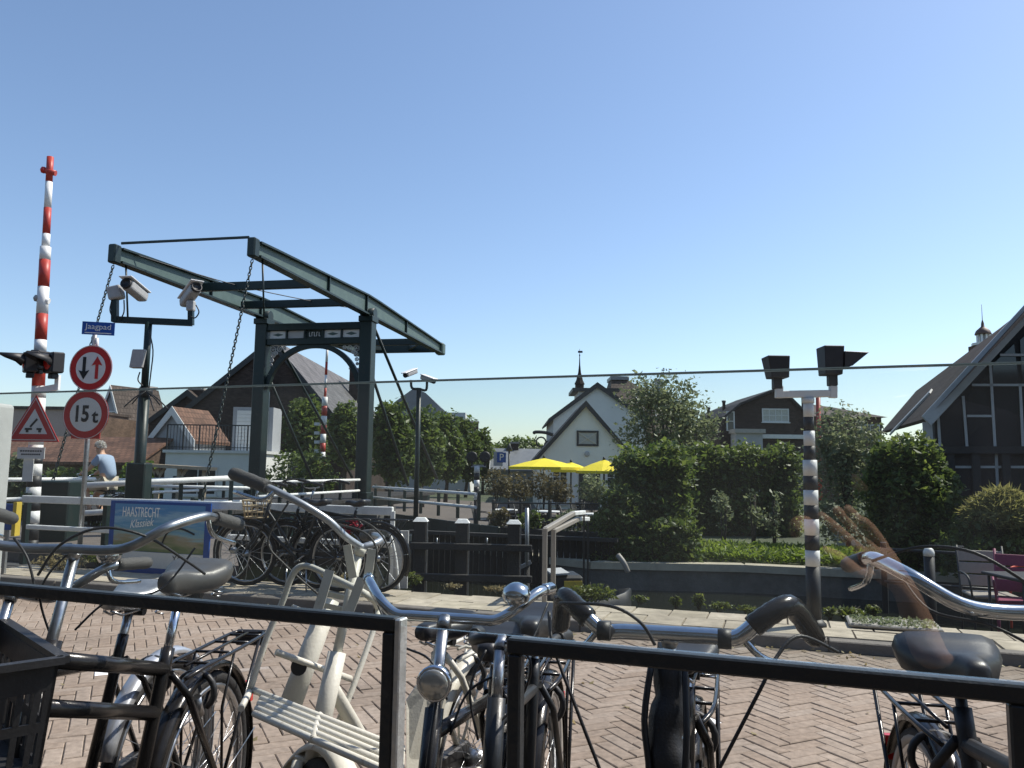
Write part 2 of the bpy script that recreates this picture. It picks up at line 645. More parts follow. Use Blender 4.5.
mat('yellow_cloth', (0.80, 0.66, 0.03), 0.8, 0.0, 0.05, 4)
mat('zinc', (0.21, 0.22, 0.23), 0.5, 0.3, 0.15, 2)
mat('skin', (0.55, 0.32, 0.21), 0.5, 0.0, 0.1, 30, spec=0.4)
mat('hair_white', (0.62, 0.60, 0.55), 0.7)
mat('hair_dark', (0.05, 0.03, 0.02), 0.6)
mat('shirt_blue', (0.28, 0.36, 0.47), 0.85, 0.0, 0.1, 40)
mat('shorts_beige', (0.50, 0.44, 0.33), 0.85, 0.0, 0.1, 30)
mat('navy_cloth', (0.012, 0.013, 0.018), 0.9, 0.0, 0.1, 30)
mat('magenta', (0.22, 0.03, 0.085), 0.5)
mat('orange_red', (0.55, 0.06, 0.03), 0.6)
mat('taupe', (0.30, 0.27, 0.235), 0.55, 0.0, 0.08, 30)
mat('pink_cloth', (0.42, 0.06, 0.11), 0.8)
mat('wicker', (0.34, 0.27, 0.17), 0.8, 0.0, 0.25, 60)
mat('cafe_dark', (0.02, 0.021, 0.022), 0.8, 0.0, 0.2, 2)
mat('terracotta', (0.32, 0.13, 0.07), 0.8)
mat('yellow_plate', (0.55, 0.40, 0.05), 0.5)
mat('dome_brown', (0.10, 0.06, 0.045), 0.6)
tile_mat('tiles_grey', (0.125, 0.12, 0.12), 0.24, 0.32)
tile_mat('tiles_brown', (0.085, 0.062, 0.05), 0.24, 0.32)
tile_mat('tiles_orange', (0.165, 0.088, 0.058), 0.24, 0.32)
tile_mat('tiles_dark', (0.045, 0.030, 0.024), 0.24, 0.32, 0.9)
tile_mat('tiles_black', (0.05, 0.047, 0.047), 0.24, 0.32)
tile_mat('brick_dark', (0.055, 0.04, 0.034), 0.21, 0.065, 0.9, 0.008)
tile_mat('brick_brown', (0.13, 0.085, 0.06), 0.21, 0.065, 0.9, 0.008)
tile_mat('quay_brick', (0.075, 0.06, 0.05), 0.21, 0.065, 0.9, 0.008)
leaf_mat('leaf_hedge', (0.04, 0.078, 0.02), (0.165, 0.21, 0.06), 0.48)
leaf_mat('leaf_lime', (0.045, 0.08, 0.02), (0.15, 0.20, 0.06), 0.45)
leaf_mat('leaf_olive', (0.09, 0.12, 0.06), (0.24, 0.27, 0.15), 0.42)
leaf_mat('leaf_brown', (0.07, 0.065, 0.03), (0.15, 0.13, 0.06), 0.35)
leaf_mat('leaf_grass', (0.09, 0.15, 0.025), (0.20, 0.27, 0.06), 0.5)
leaf_mat('leaf_weed', (0.07, 0.10, 0.02), (0.17, 0.20, 0.06), 0.4)
leaf_mat('leaf_dry', (0.20, 0.17, 0.08), (0.36, 0.31, 0.17), 0.35)
leaf_mat('leaf_straw', (0.17, 0.18, 0.06), (0.32, 0.31, 0.13), 0.4)
leaf_mat('hair_tuft', (0.55, 0.53, 0.48), (0.75, 0.73, 0.68), 0.15)
mat('text_white', (0.92, 0.92, 0.90), 0.5, 0.0, 0.03)
leaf_mat('flower_red', (0.4, 0.03, 0.03), (0.5, 0.06, 0.1), 0.2)
rnd_object_mat('street_brick', [(0.275, 0.215, 0.165), (0.33, 0.265, 0.205), (0.25, 0.20, 0.165), (0.37, 0.305, 0.24), (0.215, 0.17, 0.135), (0.31, 0.255, 0.205)])
rnd_object_mat('slab', [(0.44, 0.385, 0.29), (0.50, 0.44, 0.34), (0.40, 0.355, 0.28), (0.48, 0.42, 0.33)], bscale=80, nscale=9)
rnd_object_mat('plank', [(0.014, 0.013, 0.012), (0.020, 0.018, 0.016), (0.010, 0.0095, 0.009)], bscale=60, nscale=12)  # near-black tones carry the shadow under the far terrace


def glass_mat(name, tint=(0.93, 0.97, 0.95), ior=1.6):
    m = bpy.data.materials.new(name)
    m.use_nodes = True
    nt = m.node_tree
    for n in list(nt.nodes):
        nt.nodes.remove(n)
    out = nt.nodes.new('ShaderNodeOutputMaterial')
    tr = nt.nodes.new('ShaderNodeBsdfTransparent')
    tr.inputs['Color'].default_value = (*tint, 1)
    gl = nt.nodes.new('ShaderNodeBsdfGlossy')
    gl.inputs['Roughness'].default_value = 0.0
    geo = nt.nodes.new('ShaderNodeNewGeometry')
    dt = nt.nodes.new('ShaderNodeVectorMath')
    dt.operation = 'DOT_PRODUCT'
    nt.links.new(geo.outputs['Normal'], dt.inputs[0])
    nt.links.new(geo.outputs['Incoming'], dt.inputs[1])

    def mth(op, a, b=None):
        q = nt.nodes.new('ShaderNodeMath')
        q.operation = op
        for i, x in enumerate((a, b)):
            if x is None:
                continue
            if isinstance(x, (int, float)):
                q.inputs[i].default_value = x
            else:
                nt.links.new(x, q.inputs[i])
        return q.outputs[0]
    f0 = ((ior - 1) / (ior + 1)) ** 2
    c_ = mth('ABSOLUTE', dt.outputs['Value'])
    fres = mth('ADD', f0, mth('MULTIPLY', mth('POWER', mth('SUBTRACT', 1.0, c_), 5.0), 1 - f0))
    mx = nt.nodes.new('ShaderNodeMixShader')
    nt.links.new(fres, mx.inputs['Fac'])
    nt.links.new(tr.outputs[0], mx.inputs[1])
    nt.links.new(gl.outputs[0], mx.inputs[2])
    # thin blotchy dust film, its scatter also set as haze to lift dark tones
    df = nt.nodes.new('ShaderNodeBsdfTranslucent')
    df.inputs['Color'].default_value = (0.7, 0.7, 0.68, 1)
    tc = nt.nodes.new('ShaderNodeTexCoord')
    no = nt.nodes.new('ShaderNodeTexNoise')
    no.inputs['Scale'].default_value = 5
    no.inputs['Detail'].default_value = 8
    nt.links.new(tc.outputs['Object'], no.inputs['Vector'])
    mr = nt.nodes.new('ShaderNodeMapRange')
    mr.inputs['From Min'].default_value = 0.4
    mr.inputs['From Max'].default_value = 0.8
    mr.inputs['To Min'].default_value = 0.002
    mr.inputs['To Max'].default_value = 0.011
    nt.links.new(no.outputs['Fac'], mr.inputs['Value'])
    m2 = nt.nodes.new('ShaderNodeMixShader')
    nt.links.new(mr.outputs['Result'], m2.inputs['Fac'])
    nt.links.new(mx.outputs[0], m2.inputs[1])
    nt.links.new(df.outputs[0], m2.inputs[2])
    nt.links.new(m2.outputs[0], out.inputs['Surface'])
    MATS[name] = m
    return m


glass_mat('screen_glass', (0.95, 0.97, 0.96), 1.75)
ge_ = leaf_mat('glass_edge', (0.22, 0.25, 0.26), (0.22, 0.25, 0.26), 0.6, 0.3)


def water_mat():
    m = bpy.data.materials.new('canal_water')
    m.use_nodes = True
    nt = m.node_tree
    b = nt.nodes['Principled BSDF']
    b.inputs['Base Color'].default_value = (0.012, 0.014, 0.009, 1)
    b.inputs['Roughness'].default_value = 0.08
    tc = nt.nodes.new('ShaderNodeTexCoord')
    no = nt.nodes.new('ShaderNodeTexNoise')
    no.inputs['Scale'].default_value = 2.2
    no.inputs['Detail'].default_value = 5
    nt.links.new(tc.outputs['Object'], no.inputs['Vector'])
    bp = nt.nodes.new('ShaderNodeBump')
    bp.inputs['Strength'].default_value = 0.25
    bp.inputs['Distance'].default_value = 0.05
    nt.links.new(no.outputs['Fac'], bp.inputs['Height'])
    nt.links.new(bp.outputs['Normal'], b.inputs['Normal'])
    MATS['canal_water'] = m


water_mat()

# ================================================================ THE SETTING
YAW = R(19.0)
U = Vector((math.cos(YAW), -math.sin(YAW), 0))     # along the quay, to the right
V = Vector((math.sin(YAW), math.cos(YAW), 0))      # across the road, away from us


def Wp(a, b, z=0.0):
    q = U * a + V * b
    return Vector((q.x, q.y, z))


B_KERB, B_PAVE, B_EDGE = 6.81, 6.95, 7.72
Z_WATER = -0.95
Z_FAR = -0.45


def structure(name, mb, m, **k):
    o = mb.build(name, m, **k)
    o['kind'] = 'structure'
    return o


# near ground: the quarter we stand in, wide enough for a turned camera
near = [Wp(-400, -400), Wp(400, -400), Wp(400, 6.0), Wp(60, B_EDGE - 0.02), Wp(2.2, B_EDGE - 0.02),
        Wp(-6.3, B_EDGE - 0.02), Wp(-9.8, 12.4), Wp(-13.8, 12.5), Wp(-60, 16), Wp(-400, 20)]
mb = MB()
mb.sheet([Vector((p.x, p.y, -0.02)) for p in near])
structure('near_ground', mb, 'asphalt')
# quay wall below the near edge
mb = MB()
for a, b in zip(near[2:-1], near[3:]):
    mb.add([(a.x, a.y, -0.021), (b.x, b.y, -0.021), (b.x, b.y, -2.0), (a.x, a.y, -2.0)], [(0, 1, 2, 3)])
structure('near_quay_wall', mb, 'quay_brick', uv=True)

# approach of the bridge on the left: a low raised terrace
mb = MB()
ap = [Wp(-6.4, 8.3), Wp(-9.75, 12.35), Wp(-13.6, 12.45), Wp(-40, 14.0), Wp(-40, 9.5), Wp(-12, 8.6)]
mb.prism([Vector((p.x, p.y, -0.01)) for p in ap], (0, 0, 0.16))
structure('bridge_approach', mb, 'terrace_floor')

# far bank
bank = [(300, -90), (40, 3.0), (14, 12.4), (9, 14.3), (4.6, 15.7), (1.6, 15.9), (0.2, 17.2), (-1.0, 19.0), (-4.0, 23.4), (-8.8, 24.6), (-30, 30), (-400, 60)]
mb = MB()
mb.sheet([(x, y, Z_FAR) for x, y in bank] + [(-3000, 100, Z_FAR), (-3000, 3000, Z_FAR), (3000, 3000, Z_FAR), (3000, -90, Z_FAR)])
structure('far_ground', mb, 'far_ground')
mb = MB()
mb2 = MB()
for (x0, y0), (x1, y1) in zip(bank, bank[1:]):
    a, b = Vector((x0, y0, 0)), Vector((x1, y1, 0))
    n = Vector((-(b - a).y, (b - a).x, 0)).normalized()
    if n.y < 0:
        n = -n
    mb.add([(x0, y0, Z_FAR - 0.001), (x1, y1, Z_FAR - 0.001), (x1, y1, -2.0), (x0, y0, -2.0)], [(0, 1, 2, 3)])
    mb2.prism([(x0 - n.x * .05, y0 - n.y * .05, Z_FAR - .1), (x1 - n.x * .05, y1 - n.y * .05, Z_FAR - .1), (x1 + n.x * .3, y1 + n.y * .3, Z_FAR - .1), (x0 + n.x * .3, y0 + n.y * .3, Z_FAR - .1)], (0, 0, 0.14))
structure('far_quay_wall', mb, 'quay_stone')
structure('far_quay_coping', mb2, 'sand_stone')

mb = MB()
mb.sheet([(-400, -60, Z_WATER), (400, -110, Z_WATER), (400, 60, Z_WATER), (-400, 80, Z_WATER)])
structure('canal_water', mb, 'canal_water')

mb = MB()
mb.sheet([(-1.3, 19.4, Z_FAR + .006), (1.4, 16.4, Z_FAR + .006), (4.5, 38, Z_FAR + .006), (-14, 60, Z_FAR + .006), (-4.2, 24, Z_FAR + .006)])
structure('far_terrace_floor', mb, 'terrace_floor')

# ---------------------------------------------------------------- road of herringbone street bricks
road = structure('road', MB().sheet([Wp(-22, -1.5, -0.010), Wp(22, -1.5, -0.010), Wp(22, B_KERB + .01, -0.010), Wp(-22, B_KERB + .01, -0.010)]), 'joint_sand')
BW = 0.083
NB = 3
g = 0.0023
T_ = 0.0045
brick_me = bpy.data.meshes.new('brick')
hx, hy = NB * BW / 2 - g, BW / 2 - g
brick_me.from_pydata([(-hx, -hy, -0.012), (hx, -hy, -0.012), (hx, hy, -0.012), (-hx, hy, -0.012),
                      (-hx + T_, -hy + T_, 0), (hx - T_, -hy + T_, 0), (hx - T_, hy - T_, 0), (-hx + T_, hy - T_, 0),
                      (-hx, -hy, -0.004), (hx, -hy, -0.004), (hx, hy, -0.004), (-hx, hy, -0.004)],
                     [], [(4, 5, 6, 7), (8, 9, 5, 4), (9, 10, 6, 5), (10, 11, 7, 6), (11, 8, 4, 7), (0, 1, 9, 8), (1, 2, 10, 9), (2, 3, 11, 10), (3, 0, 8, 11)])
brick_me.materials.append(MATS['street_brick'])
A45 = R(45.0)
spots = []
for i in range(-210, 211):
    for j in range(-70, 71):
        for kind in (0, 1):
            x = (i + NB * j) * BW
            y = (i - NB * j) * BW
            if kind == 0:
                cx, cy, ro = x + NB * BW / 2, y + BW / 2, 0.0
            else:
                cx, cy, ro = x + BW / 2, y + BW * (1 + NB / 2), R(90)
            a = cx * math.cos(A45) - cy * math.sin(A45)
            b = cx * math.sin(A45) + cy * math.cos(A45) + 3.5
            if abs(a) > 8.2 or b < 0.9 or b > B_KERB - 0.1:
                continue
            w_ = Wp(a, b)
            spots.append((w_.x, w_.y, ro + A45 - YAW))


def seen(x, y):
    if y < 0.5:
        return 1e9
    px, py = proj((x, y, 0))
    return y if (0 < px < 1024 and py < 775) else 1e6 + y


spots.sort(key=lambda s: seen(s[0], s[1]))
for x, y, ro in spots[:300]:
    o = bpy.data.objects.new('brick', brick_me)
    COL.objects.link(o)
    o.parent = road
    o.location = (x, y, random.uniform(-.003, .003))
    o.rotation_euler = (random.gauss(0, .006), random.gauss(0, .006), ro + random.gauss(0, .008))
bv = np.array([v.co[:] for v in brick_me.vertices])
bf = [tuple(p.vertices) for p in brick_me.polygons]
vs, fs, tones = [], [], []
for k, (x, y, ro) in enumerate(spots[300:]):
    c, s_ = math.cos(ro + random.gauss(0, .008)), math.sin(ro)
    q = bv.copy()
    q[:, 2] += random.uniform(-.003, .003) + q[:, 0] * random.gauss(0, .008)
    q2 = q.copy()
    q2[:, 0] = q[:, 0] * c - q[:, 1] * s_ + x
    q2[:, 1] = q[:, 0] * s_ + q[:, 1] * c + y
    vs.append(q2)
    fs += [tuple(i + k * 12 for i in f) for f in bf]
    tones += [random.random()] * 12
me = bpy.data.meshes.new('brick_field')
me.from_pydata(np.concatenate(vs).tolist(), [], fs)
t_ = me.attributes.new('tone', 'FLOAT', 'POINT')
t_.data.foreach_set('value', np.array(tones, dtype=np.float32))
me.materials.append(MATS['street_brick'])
o = bpy.data.objects.new('brick_field', me)
COL.objects.link(o)
o.parent = road
o['kind'] = 'stuff'

# gutter course and kerb stones
kerb = structure('kerb', MB().prism([Wp(-22, B_KERB + .012, -.02), Wp(22, B_KERB + .012, -.02), Wp(22, B_PAVE - .012, -.02), Wp(-22, B_PAVE - .012, -.02)], (0, 0, 0.06)), 'joint_sand')
for k in range(-9, 9):
    a0 = k * 1.0 + 0.3
    mb = MB()
    dz = random.uniform(-.006, .006)
    mb.hexa([Wp(a0 + .006, B_KERB, -.015), Wp(a0 + .994, B_KERB, -.015), Wp(a0 + .994, B_PAVE - .006, -.015), Wp(a0 + .006, B_PAVE - .006, -.015),
             Wp(a0 + .006, B_KERB + .018, .078 + dz), Wp(a0 + .994, B_KERB + .018, .078 + dz), Wp(a0 + .994, B_PAVE - .006, .082 + dz), Wp(a0 + .006, B_PAVE - .006, .082 + dz)])
    mb.build('kerb_stone', 'kerb_stone', kerb, bev=.008)
pave = structure('pavement', MB().prism([Wp(-22, B_PAVE, -.02), Wp(22, B_PAVE, -.02), Wp(22, B_EDGE, -.02), Wp(-22, B_EDGE, -.02)], (0, 0, 0.088)), 'joint_sand')
mb = MB().prism([Wp(2.3, B_EDGE + .002, -1.8), Wp(9.5, B_EDGE + .002, -1.8), Wp(9.5, B_EDGE + 2.9, -1.8), Wp(2.5, B_EDGE + 2.5, -1.8)], (0, 0, 1.5))
structure('lower_terrace', mb, 'concrete')
slab_me = {}
for row in range(2):
    sw = (B_EDGE - B_PAVE) / 2
    for k in range(-27, 27):
        a0 = k * 0.34 + (0.17 if row else 0)
        mb = MB()
        e = .004
        x0, x1, y0, y1 = -.17 + e, .17 - e, -sw / 2 + e, sw / 2 - e
        if 's' not in slab_me:
            mb.add([(x0, y0, -.03), (x1, y0, -.03), (x1, y1, -.03), (x0, y1, -.03), (x0 + .005, y0 + .005, 0), (x1 - .005, y0 + .005, 0), (x1 - .005, y1 - .005, 0), (x0 + .005, y1 - .005, 0)],
                   [(4, 5, 6, 7), (0, 1, 5, 4), (1, 2, 6, 5), (2, 3, 7, 6), (3, 0, 4, 7)])
            o = mb.build('slab', 'slab', pave)
            slab_me['s'] = o.data
        else:
            o = bpy.data.objects.new('slab', slab_me['s'])
            COL.objects.link(o)
            o.parent = pave
        c = Wp(a0, B_PAVE + sw * (row + .5), .082 + random.uniform(-.006, .006))
        o.location = c
        o.rotation_euler = (random.gauss(0, .01), random.gauss(0, .01), -YAW + random.gauss(0, .006))

# the far verge: rough grass in front of the hedges, one sheet of blades
gx = rng.uniform(3.6, 9.0, 9000)
gy = 16.0 - 0.36 * (gx - 4.6) + rng.uniform(0.25, 3.2, 9000)
bl = np.stack([gx, gy, np.full(9000, Z_FAR + 0.07) + rng.uniform(0, 0.14, 9000)], 1)
grass = leaf_mesh('grass', bl, 0.2, 'leaf_grass', kind='stuff', upbias=0.0, aspect=0.22)
tag(grass, 'rough sunlit grass on the far bank before the hedge', 'grass')

# dry leaves and bits blown against the kerb and over the road
nl = 420
la = rng.uniform(-6.5, 6.0, nl)
lb = np.where(rng.uniform(0, 1, nl) < .6, B_KERB - np.abs(rng.normal(0, .12, nl)) - .02, rng.uniform(3.4, B_KERB, nl))
lp = np.array([list(Wp(a, b, .008)) for a, b in zip(la, lb)])
litter = leaf_mesh('leaf_litter', lp, .035, 'leaf_dry', kind='stuff', upbias=3.0, aspect=.6)
tag(litter, 'dry leaves scattered along the kerb and road', 'leaves')

# ================================================================ DRAWBRIDGE
AX = Vector((0.193, 0.981, 0)).normalized()        # along the bridge, away from us
PX = Vector((AX.y, -AX.x, 0))                       # to its right
PIV = Vector((-4.46, 24.0, 0))                      # under the pivot of the right beam
SPAN = 3.5
Z_DECK = 0.42


def Br(s, t, z):
    """s metres along the bridge from the portal, t metres right of the right post's line"""
    q = PIV + AX * s + PX * t
    return Vector((q.x, q.y, z))


bridge = thing('drawbridge', 'dark green double-beam drawbridge with open portal and hanging chains', 'drawbridge', Br(0, -SPAN / 2, Z_FAR), 0)


def bpart(mb, name, m, parent=None, **k):
    return mb.build(name, m, parent or bridge, world=True, **k)


Z_B = 6.06
for t in (0.0, -SPAN):
    post = bpart(MB().obox(Br(0, t, 2.7), PX * .19, AX * .21, Vector((0, 0, 3.2))), 'post', 'dark_green', bev=.02)
    bpart(MB().obox(Br(0, t, .1), PX * .24, AX * .28, Vector((0, 0, .55))), 'post_foot', 'dark_green', post, bev=.02)
    bpart(MB().obox(Br(0, t, 5.93), PX * .23, AX * .26, Vector((0, 0, .09))), 'post_cap', 'dark_green', post, bev=.015)
    # pivot bearing
    bpart(MB().lathe([(.17, -.22), (.17, .22)], Br(0, t, 6.12), PX, 16), 'bearing', 'dark_green', post)
    # balance beam: deep web, flanges
    top = [(-6.85, .32), (-6.0, .36), (-0.3, .58), (0.6, .57), (7.5, .36), (7.75, .34)]
    web = MB()
    poly = [Br(-6.85, t - .03, Z_B)] + [Br(s, t - .03, Z_B + h) for s, h in top] + [Br(7.75, t - .03, Z_B)]
    web.prism(poly, PX * .06)
    beam = bpart(web, 'balance_beam', 'web_green')
    fl = MB()
    for (s0, h0), (s1, h1) in zip(top, top[1:]):
        fl.bar(Br(s0, t, Z_B + h0), Br(s1, t, Z_B + h1), .26, .045)
    fl.bar(Br(-6.85, t, Z_B), Br(7.75, t, Z_B), .26, .05)
    bpart(fl, 'flange', 'dark_green', beam)
    for s in (-3.1, -.35, 3.4):
        h = np.interp(s, [a for a, _ in top], [b for _, b in top])
        bpart(MB().obox(Br(s, t, Z_B + h / 2), PX * .10, AX * .02, Vector((0, 0, h / 2 - .02))), 'stiffener', 'dark_green', beam)
    bpart(MB().obox(Br(-6.98, t, Z_B + .16), PX * .10, AX * .12, Vector((0, 0, .22))), 'beam_head', 'dark_green', beam, bev=.03)
    bpart(MB().obox(Br(7.9, t, Z_B + .17), PX * .17, AX * .2, Vector((0, 0, .24))), 'beam_tail', 'web_green', beam, bev=.05)
    # chain down to the deck
    a, b = Br(-7.0, t, Z_B - .12), Br(-8.45, t, .62)
    L = (b - a).length
    n = int(L / .08)
    ch = MB()
    d = (b - a).normalized()
    u0, v0 = frame_of(d)
    for k in range(n):
        c = a + d * (k + .5) * L / n
        u_ = u0 if k % 2 else v0
        ch.tube([c + d * (math.cos(x) * .058) + u_ * (math.sin(x) * .028) for x in [i * math.pi / 4 for i in range(8)]], .0115, 5, closed=True)
    bpart(ch, 'chain', 'dark_green', fix=False)
    # thin lifting rod hanging by the head
    bpart(MB().tube([Br(-6.6, t + .02, Z_B), Br(-6.4, t + .02, Z_B - 1.3)], .022, 6), 'rod', 'dark_green')
    # raking stays at the back of each post
    bpart(MB().tube([Br(.15, t + .05, 5.9), Br(7.0, t + .25, 1.0)], .05, 8), 'stay', 'dark_green')
    bpart(MB().tube([Br(.15, t + .05, 4.4), Br(3.8, t + .15, .8)], .05, 8), 'stay', 'dark_green')

# portal: two horizontals with panels between, arch with open spandrels
for z, h in ((5.74, .11), (5.27, .10)):
    bpart(MB().obox(Br(-.02, -SPAN / 2, z), PX * (SPAN / 2 - .192), AX * .13, Vector((0, 0, h))), 'crossbeam', 'dark_green', bev=.012)
n = 5
for k in range(n):
    t0 = -SPAN + .22 + k * (SPAN - .44) / n
    t1 = t0 + (SPAN - .44) / n
    pm = 'dark_green' if k in (2,) else ('board_grey' if k == 1 else 'sign_white')
    pan = bpart(MB().obox(Br(-.02, (t0 + t1) / 2, 5.505), PX * ((t1 - t0) / 2 - .035), AX * .03, Vector((0, 0, .115))), 'panel', pm)
    bpart(MB().obox(Br(-.02, t1, 5.505), PX * .022, AX * .1, Vector((0, 0, .132))), 'panel_divider', 'dark_green')
    if k in (0, 3, 4):
        orn = MB()
        c = Br(-.056, (t0 + t1) / 2, 5.505)
        orn.prism([c + PX * -.19, c + Vector((0, 0, -.05)), c + PX * .19, c + Vector((0, 0, .05))], AX * .015)
        bpart(orn, 'ornament', 'web_green', pan)
    if k == 2:
        lb = MB()
        for q in range(5):
            x = -.16 + q * .08
            c = Br(-.056, (t0 + t1) / 2 + x, 5.505)
            lb.obox(c, PX * .009, AX * .006, Vector((0, 0, .07)))
            lb.obox(c + Vector((0, 0, .06 if q % 2 else -.06)) + PX * .02, PX * .022, AX * .006, Vector((0, 0, .01)))
        bpart(lb, 'lettering', 'sign_white', pan)
arch = MB()
w2 = SPAN / 2 - .192
for side in (-1, 1):
    pts = []
    for k in range(13):
        x = k / 12 * (w2)
        # elliptical haunch from the post up to the lintel
        zz = 3.55 + 1.6 * math.sqrt(max(0, 1 - (1 - min(1, (x + .02) / (w2))) ** 2))
        pts.append(Br(-.02, -SPAN / 2 + side * (w2 - x), zz))
    for a, b in zip(pts, pts[1:]):
        arch.bar(a, b, .16, .15, up=(AX.x, AX.y, 0))
bpart(arch, 'arch', 'dark_green')
for side in (-1, 1):
    sp = MB()
    for (x, z, r_) in ((.16, 5.04, .09), (.17, 4.86, .07), (.38, 5.06, .075), (.14, 4.70, .055), (.55, 5.08, .055), (.27, 4.93, .055), (.12, 4.56, .04)):
        c = Br(-.02, -SPAN / 2 + side * (w2 - x), z)
        sp.tube([c + PX * (math.cos(a) * r_) + Vector((0, 0, math.sin(a) * r_)) for a in [i * math.pi / 6 for i in range(12)]], .016, 5, closed=True)
        for q in range(3):
            a = q * math.pi / 3
            dv = PX * math.cos(a) * r_ + Vector((0, 0, math.sin(a) * r_))
            sp.tube([c - dv, c + dv], .01, 4)
    bpart(sp, 'spandrel_tracery', 'board_grey', fix=False)
# cross members between the beams
for s, zz, h in ((-6.95, Z_B + .42, .03), (-3.9, Z_B + .08, .11), (-1.6, Z_B + .08, .11), (5.6, Z_B + .1, .12), (7.6, Z_B + .17, .17)):
    bpart(MB().bar(Br(s, -SPAN + .13, zz), Br(s, -.13, zz), h * 1.3, h * 2), 'cross_member', 'dark_green', bev=.01)
bpart(MB().bar(Br(5.7, -.2, Z_B + .1), Br(7.5, -1.2, Z_B + .15), .1, .14), 'diagonal_brace', 'dark_green')
bpart(MB().bar(Br(5.7, -SPAN + .2, Z_B + .1), Br(7.5, -SPAN + 1.2, Z_B + .15), .1, .14), 'diagonal_brace', 'dark_green')
bpart(MB().tube(smooth_path([Br(-6.5, -SPAN, Z_B + .33), Br(-4, -2.2, Z_B + .1), Br(-1, -.8, Z_B + .15), Br(-.2, -.2, Z_B + .2)]), .014, 5), 'cable', 'matt_black')
# deck of cross planks on two girders
for t in (-.25, -SPAN + .25):
    bpart(MB().bar(Br(-8.6, t, Z_DECK - .16), Br(7.5, t, Z_DECK - .16), .14, .22), 'girder', 'dark_green')
dk = MB()
for k in range(34):
    s = -8.55 + k * .472
    dk.obox(Br(s, -SPAN / 2, Z_DECK), PX * (SPAN / 2 + .1), AX * .226, Vector((0, 0, .045)))
bpart(dk, 'deck', 'old_timber')
bpart(MB().obox(Br(-.2, -SPAN / 2, -.35), PX * 2.6, AX * .8, Vector((0, 0, .55))), 'abutment', 'quay_stone')


def railing(name, label, pts, rails, post_every, wd=.06, rm='white_rail', pm='dark_green', flat=None, ztop=None, zbase=None, group=None, end=True):
    """pts are ground points; rails are heights above them"""
    pts = [Vector(p) for p in pts]
    ro = thing(name, label, 'railing', pts[0], 0, group)
    for z in rails:
        for a, b in zip(pts, pts[1:]):
            mb = MB()
            a2, b2 = a + Vector((0, 0, z)), b + Vector((0, 0, z))
            if flat:
                mb.bar(a2, b2, .05, flat)
                mb.build('rail', rm, ro, world=True, bev=.008)
            else:
                mb.tube([a2, b2], wd / 2, 10)
                mb.build('rail', rm, ro, world=True)
    if post_every:
        for a, b in zip(pts, pts[1:]):
            L = (b - a).length
            k = max(1, round(L / post_every))
            for i in range(k + (1 if b == pts[-1] and end else 0)):
                c = a.lerp(b, i / k)
                n = Vector((-(b - a).y, (b - a).x, 0)).normalized()
                if n.y < 0:
                    n = -n
                c = c + n * (wd / 2 + .045)
                MB().obox(c + Vector((0, 0, max(rails) / 2 + .02)), (b - a).normalized() * .035, n * .035, Vector((0, 0, max(rails) / 2 + .06))).build('post', pm, ro, world=True, bev=.006)
    return ro


railing('bridge_railing', 'white tube railing along the right edge of the drawbridge deck', [Br(-6.3, .02, Z_DECK), Br(-.35, .02, Z_DECK)], (.28, .60), 1.3, .075)
railing('bridge_railing', 'white tube railing along the left edge of the drawbridge deck', [Br(-6.3, -SPAN - .1, Z_DECK), Br(-.35, -SPAN - .1, Z_DECK)], (.28, .60), 1.3, .075)
railing('bank_railing', 'white tube railing on dark posts along the bank right of the portal', [Br(.45, .15, .2), P(476, 494, 19.2) + Vector((0, 0, -.6))], (.28, .60), 1.0, .08)
# green plank fence and bank edge under that railing
wl = thing('bank_wall', 'dark green planked bank wall below the white bank railing', 'wall', Br(.6, .3, -1))
for k in range(9):
    a = Br(.5, .1, 0).lerp(Vector((P(500, 494, 18.3).x, 18.3, 0)), k / 9)
    b = Br(.5, .1, 0).lerp(Vector((P(500, 494, 18.3).x, 18.3, 0)), (k + 1) / 9)
    q = MB()
    q.bar(a.lerp(b, .01) + Vector((0, 0, -.18)), a.lerp(b, .99) + Vector((0, 0, -.18)), .06, .5)
    q.build('plank', 'dark_green', wl, world=True, bev=.01)

# ================================================================ BUILDINGS
def hx(px, D):
    return P(px, 466, D).x


def hz(px, py, D):
    return P(px, py, D).z


def onp(px, py, Q, n):
    """where the line of sight through px, py meets the plane through Q with normal n"""
    d = CAM_R @ Vector(((px - 512) / FPX, -(py - 384) / FPX, -1.0))
    o = Vector((0, 0, CAM_H))
    return o + d * ((Vector(Q) - o).dot(n) / d.dot(n))


